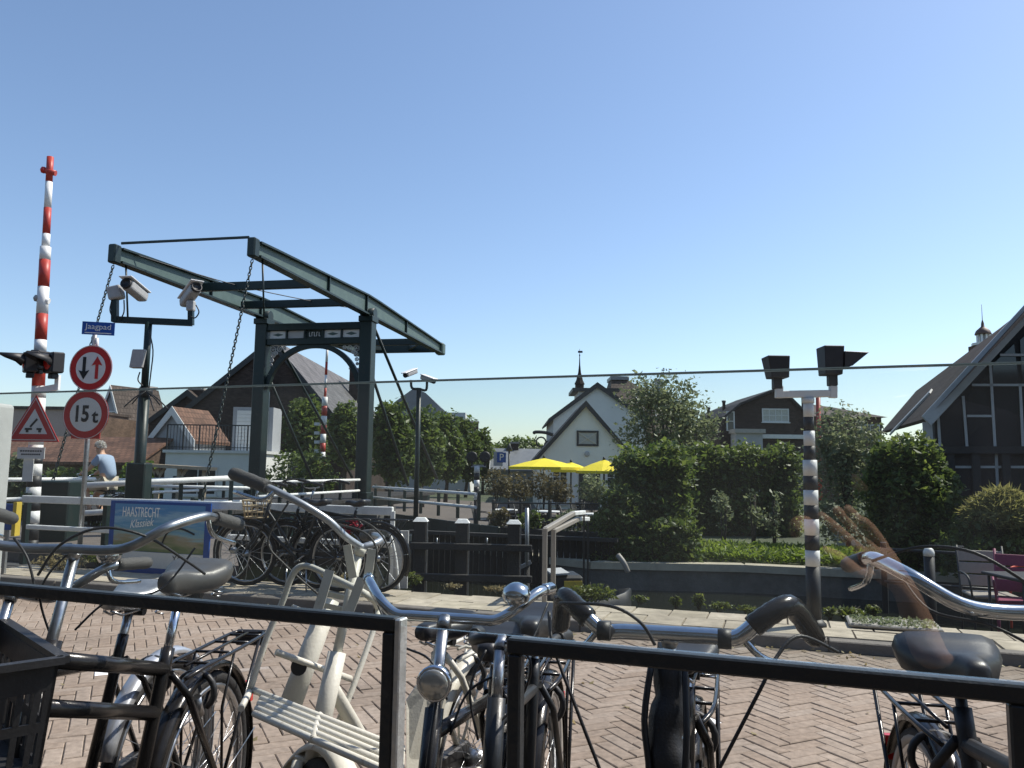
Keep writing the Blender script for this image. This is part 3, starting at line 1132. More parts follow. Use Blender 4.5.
def window(root, x, z, w_, h, cols=2, rows=2, y=0.0, fm='trim_white', pane='window_dark', ft=.07, sill=True, axis='x'):
    """window set in a wall facing -y (axis x) in root-local space, lower-left corner at x, z"""
    fr = MB()
    yo, yi = y - .05, y + .02
    fr.box((x, yo, z), (x + ft, yi, z + h)).box((x + w_ - ft, yo, z), (x + w_, yi, z + h))
    fr.box((x + ft, yo, z), (x + w_ - ft, yi, z + ft)).box((x + ft, yo, z + h - ft), (x + w_ - ft, yi, z + h))
    iw, ih = w_ - 2 * ft, h - 2 * ft
    mt = ft * .5
    for c in range(1, cols):
        xx = x + ft + iw * c / cols
        fr.box((xx - mt / 2, yo + .01, z + ft), (xx + mt / 2, yi, z + h - ft))
    for r_ in range(1, rows):
        zz = z + ft + ih * r_ / rows
        fr.box((x + ft, yo + .014, zz - mt / 2), (x + w_ - ft, yi, zz + mt / 2))
    f = fr.build('window', fm, root)
    for c in range(cols):
        for r_ in range(rows):
            x0, x1 = x + ft + iw * c / cols, x + ft + iw * (c + 1) / cols
            z0, z1 = z + ft + ih * r_ / rows, z + ft + ih * (r_ + 1) / rows
            MB().box((x0, y - .012, z0), (x1, y - .004, z1)).build('pane', pane, f)
    if sill:
        MB().box((x - .05, y - .12, z - .06), (x + w_ + .05, y - .003, z - .002)).build('sill', fm, f)
    return f


def gable_house(name, label, loc, rz, w_, L, eave, apex, wall_m, roof_m, trim='trim_white', over=.3, ax=0.0, cat='house', tw=.18, front_over=.15, group=None):
    r_ = thing(name, label, cat, loc, rz, group)
    h = w_ / 2
    MB().prism([(-h, 0, -.3), (h, 0, -.3), (h, 0, eave), (ax, 0, apex), (-h, 0, eave)], (0, L, 0)).build('wall', wall_m, r_, uv=True)
    for sgn in (-1, 1):
        run = (h - ax * sgn)
        sl = (apex - eave) / run
        x0, z0 = sgn * (h + over), eave - sl * over
        t = .14
        mb = MB()
        mb.prism([(ax, -front_over, apex + .02), (x0, -front_over, z0 + .02), (x0, -front_over, z0 + .02 + t), (ax, -front_over, apex + .02 + t * 1.3)], (0, L + 2 * front_over, 0))
        ro = mb.build('roof', roof_m, r_, uv=True)
        bb = MB()
        bb.prism([(ax, -front_over - .04, apex - .02 - tw), (x0, -front_over - .04, z0 - tw), (x0, -front_over - .04, z0 + t + .03), (ax, -front_over - .04, apex + t * 1.3 + .03)], (0, .037, 0))
        bb.build('bargeboard', trim, ro)
    return r_


def chimney(root, x, y, z0, z1, w_=.6, m='brick_dark'):
    mb = MB()
    mb.box((x - w_ / 2, y, z0), (x + w_ / 2, y + w_, z1))
    c = mb.build('chimney', m, root, uv=True)
    MB().box((x - w_ / 2 - .06, y - .06, z1), (x + w_ / 2 + .06, y + w_ + .06, z1 + .12)).build('chimney_cap', 'concrete', c)
    return c


GZ = Z_FAR
# big dark gabled house behind the portal
D = 45
xl, xr = hx(160, D), hx(345, D)
h1 = gable_house('gabled_house', 'large dark brick house with grey tiled gable roof behind the drawbridge portal', ((xl + xr) / 2, D, GZ), 0, xr - xl, 22, hz(160, 429, D) - GZ, hz(265, 342, D) - GZ, 'brick_dark', 'tiles_grey', 'trim_black', ax=hx(266, D) - (xl + xr) / 2)
chimney(h1, hx(333, 58) - (xl + xr) / 2 + 1.0, 15, 6.0, hz(333, 369, 60) - GZ, .9)
for q in range(3):
    window(h1, -3.5 + q * 2.6, 1.0, 1.1, 1.7, 2, 2)
window(h1, -.2, 4.8, 1.0, 1.3, 2, 2)
# flat annex with white shutter and balcony railing in front of it
D = 33
x0, x1 = hx(165, D), hx(262, D)
an = thing('balcony_annex', 'low white annex with roller shutter and black balcony railing left of the portal', 'building', ((x0 + x1) / 2, D, GZ))
hw = (x1 - x0) / 2
zt = hz(200, 453, D) - GZ
MB().box((-hw, 0, -.3), (hw, 3.8, zt)).build('wall', 'render_white', an)
MB().box((-hw - .1, -.1, zt), (hw + .1, 3.8, zt + .12)).build('parapet', 'trim_white', an)
sx0, sx1 = hx(214, D) - an.location.x, hx(248, D) - an.location.x
sh = MB()
zz1 = hz(230, 406, D) - GZ
k = 0
z = zt + .13
up = MB().box((sx0 - .2, 2.5, zt + .121), (sx1 + .2, 3.8, zz1 + .15)).build('upper_wall', 'render_grey', an)
while z < zz1:
    MB().box((sx0, 2.43, z), (sx1, 2.497, min(z + .16, zz1))).build('shutter_slat', 'render_white', up, bev=.012)
    z += .168
rl = MB()
zr = zt + .12
rl.bar((-hw, .05, zr + 1.05), (hw, .05, zr + 1.05), .05, .05)
rl.bar((-hw, .05, zr + .12), (hw, .05, zr + .12), .03, .03)
nb = 30
for q in range(nb + 1):
    x = -hw + q * 2 * hw / nb
    rl.bar((x, .05, zr), (x, .05, zr + 1.05), .05 if q % 5 == 0 else .02, .05 if q % 5 == 0 else .02, up=(0, 1, 0))
rl.build('balcony_railing', 'trim_black', an)
window(an, -hw + .6, .6, 1.6, 1.2, 2, 1)

# small house with orange roof
D = 36
xl, xr = hx(146, D), hx(196, D)
h2 = gable_house('small_house', 'small grey gabled house with orange tiled roof and white bargeboards', ((xl + xr) / 2, D, GZ), R(-14), xr - xl, 2.4, hz(148, 440, D) - GZ, hz(172, 411, D) - GZ, 'render_grey', 'tiles_orange', 'trim_white', over=.15)
window(h2, -.5, .8, .9, 1.1, 2, 2)
# dark brown gable between the two
D = 50
xl, xr = hx(146, D), hx(222, D)
hb = gable_house('dark_gable_house', 'dark brown gable with chimney just behind the small orange-roofed house', ((xl + xr) / 2, D, GZ), 0, xr - xl, 6, hz(150, 422, D) - GZ, hz(188, 393, D) - GZ, 'brick_dark', 'tiles_brown', 'trim_black', over=.1)
chimney(hb, .25, .6, hz(188, 402, D) - GZ, hz(188, 389, D) - GZ, .9)
# houses further left
D = 52
xl, xr = hx(92, D), hx(122, D)
h3 = gable_house('brown_roof_house', 'house with weathered brown roof behind the road signs', ((xl + xr) / 2, D, GZ), R(-24), 2.6, 3.6, hz(100, 432, D) - GZ, hz(110, 388, D) - GZ, 'render_grey', 'tiles_brown', 'trim_white')
window(h3, -.4, hz(118, 437, D) - GZ, 1.1, 1.7, 2, 1)
chimney(h3, -.5, 3, 5.0, 7.2, .7)
D = 44
xl, xr = hx(-60, D), hx(64, D)
h3b = thing('pink_house', 'pinkish rendered flat-topped house at the left edge behind the warning triangle', 'house', ((xl + xr) / 2, D, GZ))
hw = (xr - xl) / 2
zt = hz(20, 409, D) - GZ
MB().box((-hw, 0, -.3), (hw, 7, zt)).build('wall', 'render_pink', h3b)
MB().box((-hw - .15, -.15, zt), (hw + .15, 7.1, zt + .16)).build('roof', 'tiles_brown', h3b, uv=True)
window(h3b, hw - 2.4, 1.5, 1.2, 1.6, 2, 2)
MB().box((hw + .02, .4, -.3), (hw + 1.5, 5, zt - .3)).build('lean_to', 'brick_brown', h3b, uv=True)
D = 33
sx0, sx1 = hx(-60, D), hx(136, D)
sd_ = thing('tiled_shed', 'long low shed with orange-brown pantile roof behind the cyclist', 'shed', ((sx0 + sx1) / 2, D, GZ))
hw = (sx1 - sx0) / 2
ze, zp = hz(90, 463, D) - GZ, hz(90, 441, D + 3) - GZ
MB().prism([(-hw, 0, -.2), (-hw, 0, ze), (-hw, 3, zp), (-hw, 3, -.2)], (2 * hw, 0, 0)).build('wall', 'brick_brown', sd_, uv=True)
MB().prism([(-hw - .2, -.25, ze - .08), (-hw - .2, 3.1, zp + .12), (-hw - .2, 3.1, zp + .2), (-hw - .2, -.25, ze + .04)], (2 * hw + .4, 0, 0)).build('roof', 'tiles_orange', sd_, uv=True)

# mansard house behind the row of trees
D = 62
xl, xr = hx(384, D), hx(470, D)
h5 = thing('mansard_house', 'grey mansard-roofed house with white cornice rising behind the lime trees', 'house', ((xl + xr) / 2, D, GZ))
hw = (xr - xl) / 2
pts = [(-hw, hz(384, 430, D) - GZ), (-hw + .6, hz(390, 403, D) - GZ), (-hw + 2.2, hz(412, 388, D) - GZ), (hx(424, D) - h5.location.x, hz(424, 393, D) - GZ), (hx(440, D) - h5.location.x, hz(440, 408, D) - GZ), (hw, hz(467, 430, D) - GZ)]
MB().box((-hw, 0, -.3), (hw, 9, pts[0][1])).build('wall', 'render_white', h5)
MB().prism([(x, -.1, z) for x, z in pts], (0, 9.2, 0)).build('roof', 'zinc', h5, uv=True)
cx = hx(447, D) - h5.location.x
dm = MB().box((cx - .8, -.6, pts[0][1] - .3), (cx + 1.4, 1.5, hz(450, 413, D) - GZ)).build('dormer', 'trim_white', h5)
MB().box((cx - .6, -.66, pts[0][1] + .05), (cx + 1.2, -.61, hz(450, 417, D) - GZ)).build('dormer_window', 'window_dark', dm)
MB().box((-hw - .2, -.3, pts[0][1] - .25), (hw + .3, -.101, pts[0][1])).build('cornice', 'trim_white', h5)
chimney(h5, hw + .1, 2.0, pts[0][1] - 1, hz(470, 421, D) - GZ, .8)
for q in range(4):
    window(h5, -hw + .7 + q * 1.6, 1.2, .9, 1.7, 2, 2)
# low grey roof beyond, right of the trees
D = 58
xl, xr = hx(492, D), hx(545, D)
h5b = gable_house('low_grey_house', 'low house with grey roof beyond the blue parking sign', ((xl + xr) / 2, D, GZ), R(90), 7.0, xr - xl, hz(510, 470, D) - GZ, hz(515, 450, D) - GZ, 'render_grey', 'zinc', 'trim_white')
h5b.location = (xl, D + 3.5, GZ)
h5b.rotation_euler.z = R(-90)
# lean turned end of the low house
chimney(h5b, 0, (xr - xl) * .35, 3.2, hz(510, 442, D) - GZ, .6)

# white gable house with the shuttered window
D = 38
xl, xr = hx(537, D), hx(634, D)
wh = gable_house('white_gable_house', 'white rendered gable house with small shuttered attic window above the yellow parasols', ((xl + xr) / 2, D, GZ), 0, xr - xl, 6.5, hz(540, 459, D) - GZ, hz(586, 405, D) - GZ, 'render_cream', 'tiles_black', 'trim_black', over=.18, tw=.08)
ox = wh.location.x
wx, wz = hx(576.5, D) - ox, hz(576, 446, D) - GZ
ww, wh_ = hx(598.5, D) - hx(576.5, D), hz(576, 430.5, D) - hz(576, 446, D)
f = window(wh, wx, wz, ww, wh_, 1, 1, fm='trim_black', pane='blind', ft=.1, sill=False)
xb = MB()
for sgn in (-1, 1):
    xb.bar((wx + .1 if sgn < 0 else wx + ww - .1, -.03, wz + .1), (wx + ww - .1 if sgn < 0 else wx + .1, -.03, wz + wh_ - .1), .03, .05, up=(0, 1, 0))
xb.build('cross_board', 'cream_paint', f)
MB().lathe([(.13, 0), (.13, .06), (.07, .1)], (hx(587, D) - ox, 0.0, hz(587, 454, D) - GZ), (0, -1, 0), 14).build('round_vent', 'board_grey', wh)
for px in (552, 606):
    window(wh, hx(px, D) - ox, .25, hx(px + 16, D) - hx(px, D), 1.75, 2, 4, fm='trim_white')
MB().box((hx(572, D) - ox, -.09, 0), (hx(578, D) - ox, -.005, 2.2)).build('pilaster', 'trim_white', wh)
MB().box((hx(579, D) - ox, -.05, 0), (hx(600, D) - ox, -.005, 2.0)).build('door', 'trim_black', wh)
# bigger white house behind
D = 46
xl, xr = hx(553, D), hx(646, D)
wb = gable_house('white_gable_house', 'taller white gable house behind the one with the shuttered window', ((xl + xr) / 2, D, GZ), 0, xr - xl, 9, hz(553, 418, D) - GZ, hz(597, 386, D) - GZ, 'render_white', 'tiles_brown', 'trim_black', over=.3, tw=.1, ax=hx(597, D) - (xl + xr) / 2)
# scroll canopy at its left
cn = MB()
pp = [P(534, 433, 45.5), P(536, 432, 45.4), P(545, 432.5, 45.4), P(553, 435, 45.4)]
cn.tube(smooth_path(pp, 5), .1, 8)
for px, py in ((541, 442), (549, 446)):
    c = P(px, py, 45.4)
    cn.tube([c + Vector((math.cos(a) * .28, 0, math.sin(a) * .28)) for a in [i * math.pi / 6 for i in range(12)]], .05, 6, closed=True)
cn.build('scroll_bracket', 'trim_black', wb, world=True)
# brown-roofed block with flat white eaves box and ridge turret
D = 56
xl, xr = hx(575, D), hx(712, D)
rb = thing('hipped_house', 'house with big brown hipped roof and slim vane turret behind the white gables', 'house', ((xl + xr) / 2, D, GZ))
hw = (xr - xl) / 2
ze = hz(700, 434, D) - GZ
MB().box((-hw, 0, -.3), (hw, 10, ze)).build('wall', 'brick_brown', rb, uv=True)
rx = [hx(p, D) - rb.location.x for p in (606, 619, 636, 714)]
zr = hz(625, 373, D) - GZ
mb = MB()
mb.add([(rx[0], -.3, ze), (rx[3], -.3, ze), (rx[3], 10.3, ze), (rx[0], 10.3, ze), (rx[1], 4, zr), (rx[2], 4, zr), (rx[2], 6, zr), (rx[1], 6, zr)], [(0, 1, 5, 4), (1, 2, 6, 5), (2, 3, 7, 6), (3, 0, 4, 7), (4, 5, 6, 7), (3, 2, 1, 0)])
rf = mb.build('roof', 'tiles_brown', rb, uv=True)
MB().box((rx[1] - .1, 3.8, zr - .05), (rx[2] + .1, 6.2, zr + .22)).build('ridge_cap', 'zinc', rf)
for q in range(7):
    x = rx[0] + 2.5 + q * .42
    MB().bar((x, .9, ze + 1.2), (x + .02, 2.5, zr - 1.2), .07, .05).build('ridge_batten', 'board_grey', rf)
fx0, fx1 = hx(574, 52) - rb.location.x, hx(620, 52) - rb.location.x
zt = hz(590, 391, 52) - GZ
ev = MB().box((fx0 + .3, -3.6, -.3), (fx1 - .2, -.32, zt)).build('side_block', 'render_white', rb)
MB().box((fx0 - .1, -3.9, zt), (fx1, -.1, zt + .22)).build('flat_roof', 'trim_black', ev)
tx, tz = hx(583, 51) - rb.location.x, zt + .2
tu = MB().lathe([(.30, 0), (.30, .4), (.36, .45), (.24, .7), (.1, 1.25), (.045, 1.8), (.025, 2.4)], (tx, -2.2, tz), (0, 0, 1), 8, smooth=False).build('turret', 'tiles_dark', rb)
MB().box((tx - .12, -2.22, tz + 2.62), (tx + .2, -2.18, tz + 2.76)).lathe([(.02, 2.35), (.05, 2.45), (.015, 2.55), (.015, 2.9)], (tx, -2.2, tz), (0, 0, 1), 8).build('weather_vane', 'trim_black', tu)
chimney(rb, hx(668, D) - rb.location.x, 3.0, ze, hz(668, 376, D) - GZ, .5, 'board_grey')

# dark house with white four-pane window
D = 48
xl, xr = hx(720, D), hx(806, D)
dh = thing('dark_house', 'dark house with slate gambrel roof and white-barred dormer window behind the hedge', 'house', ((xl + xr) / 2, D, GZ))
ox = dh.location.x
hw = (xr - xl) / 2
pl = [(-hw, hz(722, 437, D) - GZ), (-hw + .25, hz(724, 417, D) - GZ), (hx(740, D) - ox, hz(740, 404, D) - GZ), (hx(776, D) - ox, hz(776, 389.5, D) - GZ), (hx(792, D) - ox, hz(792, 398, D) - GZ), (hw, hz(803, 412, D) - GZ), (hw, hz(803, 437, D) - GZ)]
MB().prism([(-hw, 0, -.3), (hw, 0, -.3)] + [(x, 0, z - .15) for x, z in reversed(pl)], (0, 8, 0)).build('wall', 'brick_dark', dh, uv=True)
for (a, b) in zip(pl[1:], pl[2:-1]):
    MB().prism([(a[0], -.25, a[1] - .1), (b[0], -.25, b[1] - .1), (b[0], -.25, b[1] + .05), (a[0], -.25, a[1] + .05)], (0, 8.4, 0)).build('roof', 'tiles_black', dh, uv=True)
window(dh, hx(763, D) - ox, hz(763, 422, D) - GZ, hx(790, D) - hx(763, D), hz(763, 408.5, D) - hz(763, 422, D), 4, 2, y=-.01, pane='blind')
MB().box((hx(754, D) - ox, -.35, hz(760, 438.5, D) - GZ), (hx(804, D) - ox, -.01, hz(760, 434.5, D) - GZ)).build('white_cornice', 'trim_white', dh)
b1 = MB().box((hx(731, D) - ox, -1.2, -.3), (hx(757, D) - ox, -.02, hz(740, 434, D) - GZ)).build('bay', 'render_grey', dh)
MB().box((hx(729, D) - ox, -1.4, hz(740, 434, D) - GZ), (hx(759, D) - ox, -.02, hz(740, 430, D) - GZ)).build('bay_roof', 'concrete', b1)
for px, py in ((736, 407), (719.5, 414)):
    MB().lathe([(.1, 0), (.1, 1.2), (.13, 1.25), (.13, 1.35)], (hx(px, D) - ox, 2.5, hz(px, py + 12, D) - GZ), (0, 0, 1), 10).build('flue', 'trim_black', dh)
for px in (727,):
    window(dh, hx(px, D) - ox, hz(px, 431, D) - GZ, .5, 1.2, 1, 2, y=-.01 if px > 730 else -.01, sill=False)
# lower roof right of the pole
D = 54
xl, xr = hx(808, D), hx(886, D)
lh = thing('low_hipped_house', 'low brown hipped roof between the striped pole and the timber hall', 'house', ((xl + xr) / 2, D, GZ))
ox = lh.location.x
hw = (xr - xl) / 2
ze, zr = hz(850, 417, D) - GZ, hz(840, 399.5, D) - GZ
MB().box((-hw + .2, 0, -.3), (hw - .2, 8, ze)).build('wall', 'brick_brown', lh, uv=True)
r0, r1 = hx(834, D) - ox, hx(858, D) - ox
MB().add([(-hw - .1, -.3, ze), (hw + .1, -.3, ze), (hw + .1, 8.3, ze), (-hw - .1, 8.3, ze), (r0, 4, zr), (r1, 4, zr - .2)], [(0, 1, 5, 4), (1, 2, 5), (2, 3, 4, 5), (3, 0, 4), (3, 2, 1, 0)]).build('roof', 'tiles_brown', lh, uv=True)
window(lh, hx(862, D) - ox, ze - 1.6, 1.3, 1.1, 2, 1)
chimney(lh, r0 - .2, 4, zr - .6, zr + .6, .5)
# red mast seen beside the striped pole
tag(MB().tube([P(820, 500, 30), P(818, 396, 30)], .09, 8).build('red_mast', 'red_paint'), 'thin red mast just right of the striped signal pole', 'mast')

# timber hall on the right
Q0 = P(932, 421, 18.0)
slope = math.tan(R(49.5))
hall = thing('timber_hall', 'dark timber hall with steep tiled roof and glazed gable on the right', 'building', (Q0.x, Q0.y, GZ), -YAW)
HW = 6.2
ze = Q0.z - GZ
za = ze + HW * slope
Ld = 6.2
tdir = Vector((math.cos(R(49.5)), 0, math.sin(R(49.5))))
tn = Vector((-tdir.z, 0, tdir.x))
MB().prism([(.12, .45, -.3), (2 * HW - .12, .45, -.3), (2 * HW - .12, .45, ze + .02), (HW, .45, za - .12), (.12, .45, ze + .02)], (0, 1.2, 0)).build('wall', 'timber_black', hall)
for sgn in (1, -1):
    def q(x, y, z):
        return (x if sgn > 0 else 2 * HW - x, y, z)
    if sgn > 0:
        # left slope: its back verge steps down towards the eave, as a half-hipped roof does
        RN = (Matrix.Rotation(-YAW, 3, 'Z') @ tn).normalized()
        RQ = Q0 + RN * .12
        pts_ = [Q0 + RN * .12 + V * .02, Q0 + (Matrix.Rotation(-YAW, 3, 'Z') @ tdir) * (HW / math.cos(R(49.5))) + RN * .12 + V * .02, onp(1060, 281, RQ, RN), onp(1000, 328, RQ, RN), onp(916, 391, RQ, RN), onp(881, 432, RQ, RN)]
        rf = MB().prism(pts_, RN * -.1).build('roof', 'tiles_dark', hall, world=True, uv=True)
    else:
        rf = MB().prism([q(0, 0.02, ze), q(HW, 0.02, za), q(HW, .02, za + .3), q(-.12, .02, ze + .05)], (0, 1.3, 0)).build('roof', 'tiles_dark', hall, uv=True)
    bb = MB().prism([q(-.04, -.10, ze - .12), q(HW, -.10, za - .22), q(HW, -.10, za + .22), q(-.22, -.10, ze + .10)], (0, .09, 0)).build('bargeboard', 'board_grey', rf, bev=.01)
    if sgn > 0:
        # pale batten lying up the slope
        MB().bar(onp(891, 433, RQ + RN * .03, RN), onp(931, 391, RQ + RN * .03, RN), .42, .05, up=RN).build('roof_ladder', 'board_grey', rf, world=True)
# glazing: panes behind mullions on the gable, each by itself
FQ = Vector((Q0.x, Q0.y, 0)) + V * .44
FN = -V


def fac(px, py, off=0.0):
    p = onp(px, py, FQ - V * off, FN)
    return p


pane_px = [((940, 418), (962, 398), (964, 446), (940, 446)), ((967, 395), (990, 372), (991, 414), (967, 414)), ((967, 418), (991, 418), (993, 446), (968, 446)),
           ((993, 387), (1019, 387), (1020, 446), (995, 446)), ((993, 364), (1014, 344), (1019, 383), (992, 383)), ((1023, 387), (1060, 387), (1060, 446), (1024, 446)), ((1020, 340), (1060, 305), (1060, 383), (1022, 383)),
           ((940, 458), (995, 458), (996, 500), (940, 500)), ((999, 458), (1060, 458), (1060, 500), (1000, 500))]
for pl_ in pane_px:
    MB().prism([fac(x, y, .012) for x, y in pl_], -V * .006).build('pane', 'window_dark', hall, world=True)
mul = [((927, 422), (929, 449)), ((938, 414), (940, 447)), ((963, 396), (967, 447)), ((990, 362), (995, 447)), ((1020, 384), (1023, 447)), ((972, 385), (1050, 385)), ((967, 416), (993, 416)), ((1000, 355), (1050, 355)), ((931, 467), (1050, 467)), ((996, 452), (998, 500))]
for a, b in mul:
    m_ = 'board_grey'
    MB().bar(fac(*a, .05), fac(*b, .05), .055 if a[0] > 930 else .2, .04, up=V).build('mullion', m_, hall, world=True)
MB().bar(fac(926, 450, .08), fac(1060, 450, .08), .3, .16).build('sill_beam', 'timber_black', hall, world=True)
for px in (950, 975, 1005, 1040):
    MB().bar(fac(px, 452, .1), Vector((fac(px, 452, .1).x, fac(px, 452, .1).y, GZ)), .16, .16, up=V).build('timber_post', 'timber_black', hall, world=True)

# cupola of a tower far behind the hall
D = 95
tw = thing('clock_tower', 'slim tower with white lantern and brown dome rising behind the timber hall', 'tower', (hx(990, D), D, GZ))
zb = hz(990, 340, D) - GZ
MB().box((-1.2, -1.2, -.3), (1.2, 1.2, zb - .7)).build('shaft', 'brick_brown', tw, uv=True)
MB().lathe([(1.35, zb - .7), (1.35, zb - .4), (.7, zb - .35)], (0, 0, 0), (0, 0, 1), 8, smooth=False).build('balcony', 'trim_white', tw)
for k in range(8):
    a = k * math.pi / 4
    c = Vector((math.cos(a) * .65, math.sin(a) * .65, 0))
    MB().bar(c + Vector((0, 0, zb - .35)), c + Vector((0, 0, zb + .65)), .18, .18, up=(1, 0, 0)).build('lantern_column', 'trim_white', tw)
MB().lathe([(.38, zb - .35), (.38, zb + .65)], (0, 0, 0), (0, 0, 1), 8, smooth=False).build('lantern_core', 'render_grey', tw)
MB().lathe([(.92, zb + .65), (.9, zb + .8), (.75, zb + 1.15), (.42, zb + 1.45), (.2, zb + 1.65), (.15, zb + 2.1), (.04, zb + 2.5), (.025, zb + 4.4)], (0, 0, 0), (0, 0, 1), 12).build('dome', 'dome_brown', tw)

# ---------------------------------------------------------------- yellow parasols on the far terrace
def parasol(px, py_top, py_edge, D, half_px, label, rot=0.0, peak_shift=0):
    r_ = half_px / FPX * D
    top = P(px, py_top, D)
    ze = hz(px, py_edge, D)
    u_ = thing('parasol', label, 'parasol', (top.x, D, GZ), rot, 'yellow parasols over the far terrace')
    zt = top.z - GZ
    ze -= GZ
    n = 8
    mb = MB()
    rim, rim2, mid = [], [], []
    for k in range(n):
        a = 2 * math.pi * (k + .5) / n
        rim.append((math.cos(a) * r_, math.sin(a) * r_, ze))
        mid.append((math.cos(a) * r_ * .5, math.sin(a) * r_ * .5, ze + (zt - ze) * .55))
    vs = [(0, 0, zt)] + mid + rim + [(x * 1.0, y * 1.0, z - .1) for x, y, z in rim]
    fs = []
    for k in range(n):
        k2 = (k + 1) % n
        fs += [(0, 1 + k, 1 + k2), (1 + k, 1 + n + k, 1 + n + k2, 1 + k2), (1 + n + k, 1 + 2 * n + k, 1 + 2 * n + k2, 1 + n + k2)]
    mb.add(vs, fs)
    c = mb.build('canopy', 'yellow_cloth', u_)
    so = c.modifiers.new('thick', 'SOLIDIFY')
    so.thickness = .012
    MB().lathe([(.06, zt - .02), (.05, zt + .06), (.02, zt + .1)], (0, 0, 0), (0, 0, 1), 8).build('finial', 'trim_black', c)
    MB().tube([(0, 0, 0), (0, 0, zt)], .035, 8).build('pole', 'trim_black', u_)
    for k in range(n):
        x, y, z = rim[k]
        MB().tube([(0, 0, zt - .12), (x * .97, y * .97, z - .04)], .012, 4).build('rib', 'trim_black', u_)
    MB().box((-.3, -.3, 0), (.3, .3, .1)).build('base', 'concrete', u_)


parasol(544, 458, 467, 30, 38, 'leftmost yellow parasol, widest of the three on the terrace')
parasol(571, 462, 470, 33, 20, 'small middle yellow parasol, half hidden between the other two', .3)
parasol(604, 459.5, 471, 29, 28, 'rightmost yellow parasol beside the tall dark hedge', .2)

# ================================================================ TREES, HEDGES, PLANTS
def tree(name, label, base, trunk_h, blobs, n, leaf, m, trunk_r=.12, cat='tree', group=None, clump=0.0, limbs=6, shell=.35):
    base = Vector(base)
    t = thing(name, label, cat, base, 0, group)
    top = max(b[2] for b in blobs)
    mb = MB()
    lean = random.uniform(-.1, .1)
    tp = [(0, 0, -.1), (lean * .4, 0, trunk_h * .5), (lean, 0, trunk_h), (lean, 0, top)]
    mb.tube(tp, [trunk_r, trunk_r * .85, trunk_r * .7, trunk_r * .2], 8)
    for k in range(limbs):
        b = blobs[k % len(blobs)]
        e = Vector(b[:3]) + Vector((random.uniform(-1, 1) * b[3], random.uniform(-1, 1) * b[4], random.uniform(-.2, .8) * b[5])) * .7
        s_ = Vector((lean, 0, trunk_h * random.uniform(.7, 1.1)))
        mb.tube([s_, s_.lerp(e, .5) + Vector((0, 0, .1)), e], [trunk_r * .4, trunk_r * .28, trunk_r * .08], 5)
    mb.build('trunk', 'bark', t)
    leaf_mesh('crown', blob_points(blobs, n, shell, clump), leaf, m, t)
    return t


def bush(name, label, base, blobs, n, leaf, m, cat='bush', group=None, shell=.5, clump=0.0):
    t = thing(name, label, cat, base, 0, group)
    mb = MB()
    for k in range(7):
        b = blobs[k % len(blobs)]
        e = Vector(b[:3]) + Vector((random.uniform(-.5, .5) * b[3], random.uniform(-.5, .5) * b[4], .5 * b[5]))
        mb.tube([(e.x * .3, e.y * .3, -.05), (e.x * .7, e.y * .7, e.z * .5), e], [.03, .022, .008], 5)
    mb.build('stem', 'bark', t)
    leaf_mesh('foliage', blob_points(blobs, n, shell, clump), leaf, m, t)
    return t


def hedge(name, label, loc, size, n, leaf, m, rz=0.0, group=None):
    t = thing(name, label, 'hedge', loc, rz, group)
    x, y, z = size
    mb = MB()
    k = max(3, int(x / .5))
    for i in range(k):
        xx = -x / 2 + x * (i + .5) / k
        mb.tube([(xx, 0, -.05), (xx + random.uniform(-.1, .1), 0, z * .5), (xx + random.uniform(-.2, .2), random.uniform(-.2, .2), z * .9)], [.035, .025, .01], 5)
    mb.build('stem', 'bark', t)
    pts = np.concatenate([box_points((-x / 2, -y / 2, .05), (x / 2, y / 2, z), n), rng.uniform((-x / 2, -y / 2, .0), (x / 2, y / 2, z), size=(n // 2, 3))])
    leaf_mesh('foliage', pts, leaf, m, t)
    return t


# lime trees lining the far street, nearest first
limes = [(305, 398, 470, 44, 46, 'leftmost lime tree, in front of the dark gabled house'), (345, 404, 470, 40, 34, 'lime tree crown seen through the portal beside the right post'),
         (392, 402, 486, 33, 46, 'nearest lime tree, just right of the portal'), (423, 409, 486, 38, 42, 'lime tree second from the portal in the row'), (446, 413, 484, 44, 36, 'lime tree third from the portal in the row'),
         (466, 419, 482, 52, 32, 'lime tree second from the far end of the row'), (483, 430, 480, 60, 22, 'smallest lime tree at the far end of the row')]
for px, pt, pb, D, wpx, lab in limes:
    r_ = wpx / 2 / FPX * D
    zt, zb = hz(px, pt, D) - GZ, hz(px, pb, D) - GZ
    c = (zt + zb) / 2
    h = (zt - zb) / 2
    tree('lime_tree', lab, (hx(px, D), D, GZ), max(.8, zb), [(0, 0, c, r_, r_, h), (r_ * .3, -r_ * .3, c - h * .35, r_ * .8, r_ * .8, h * .6), (-r_ * .35, .2, c + h * .25, r_ * .75, r_ * .8, h * .7)], 5200, .26, 'leaf_lime', .13, group='lime trees along the far street')
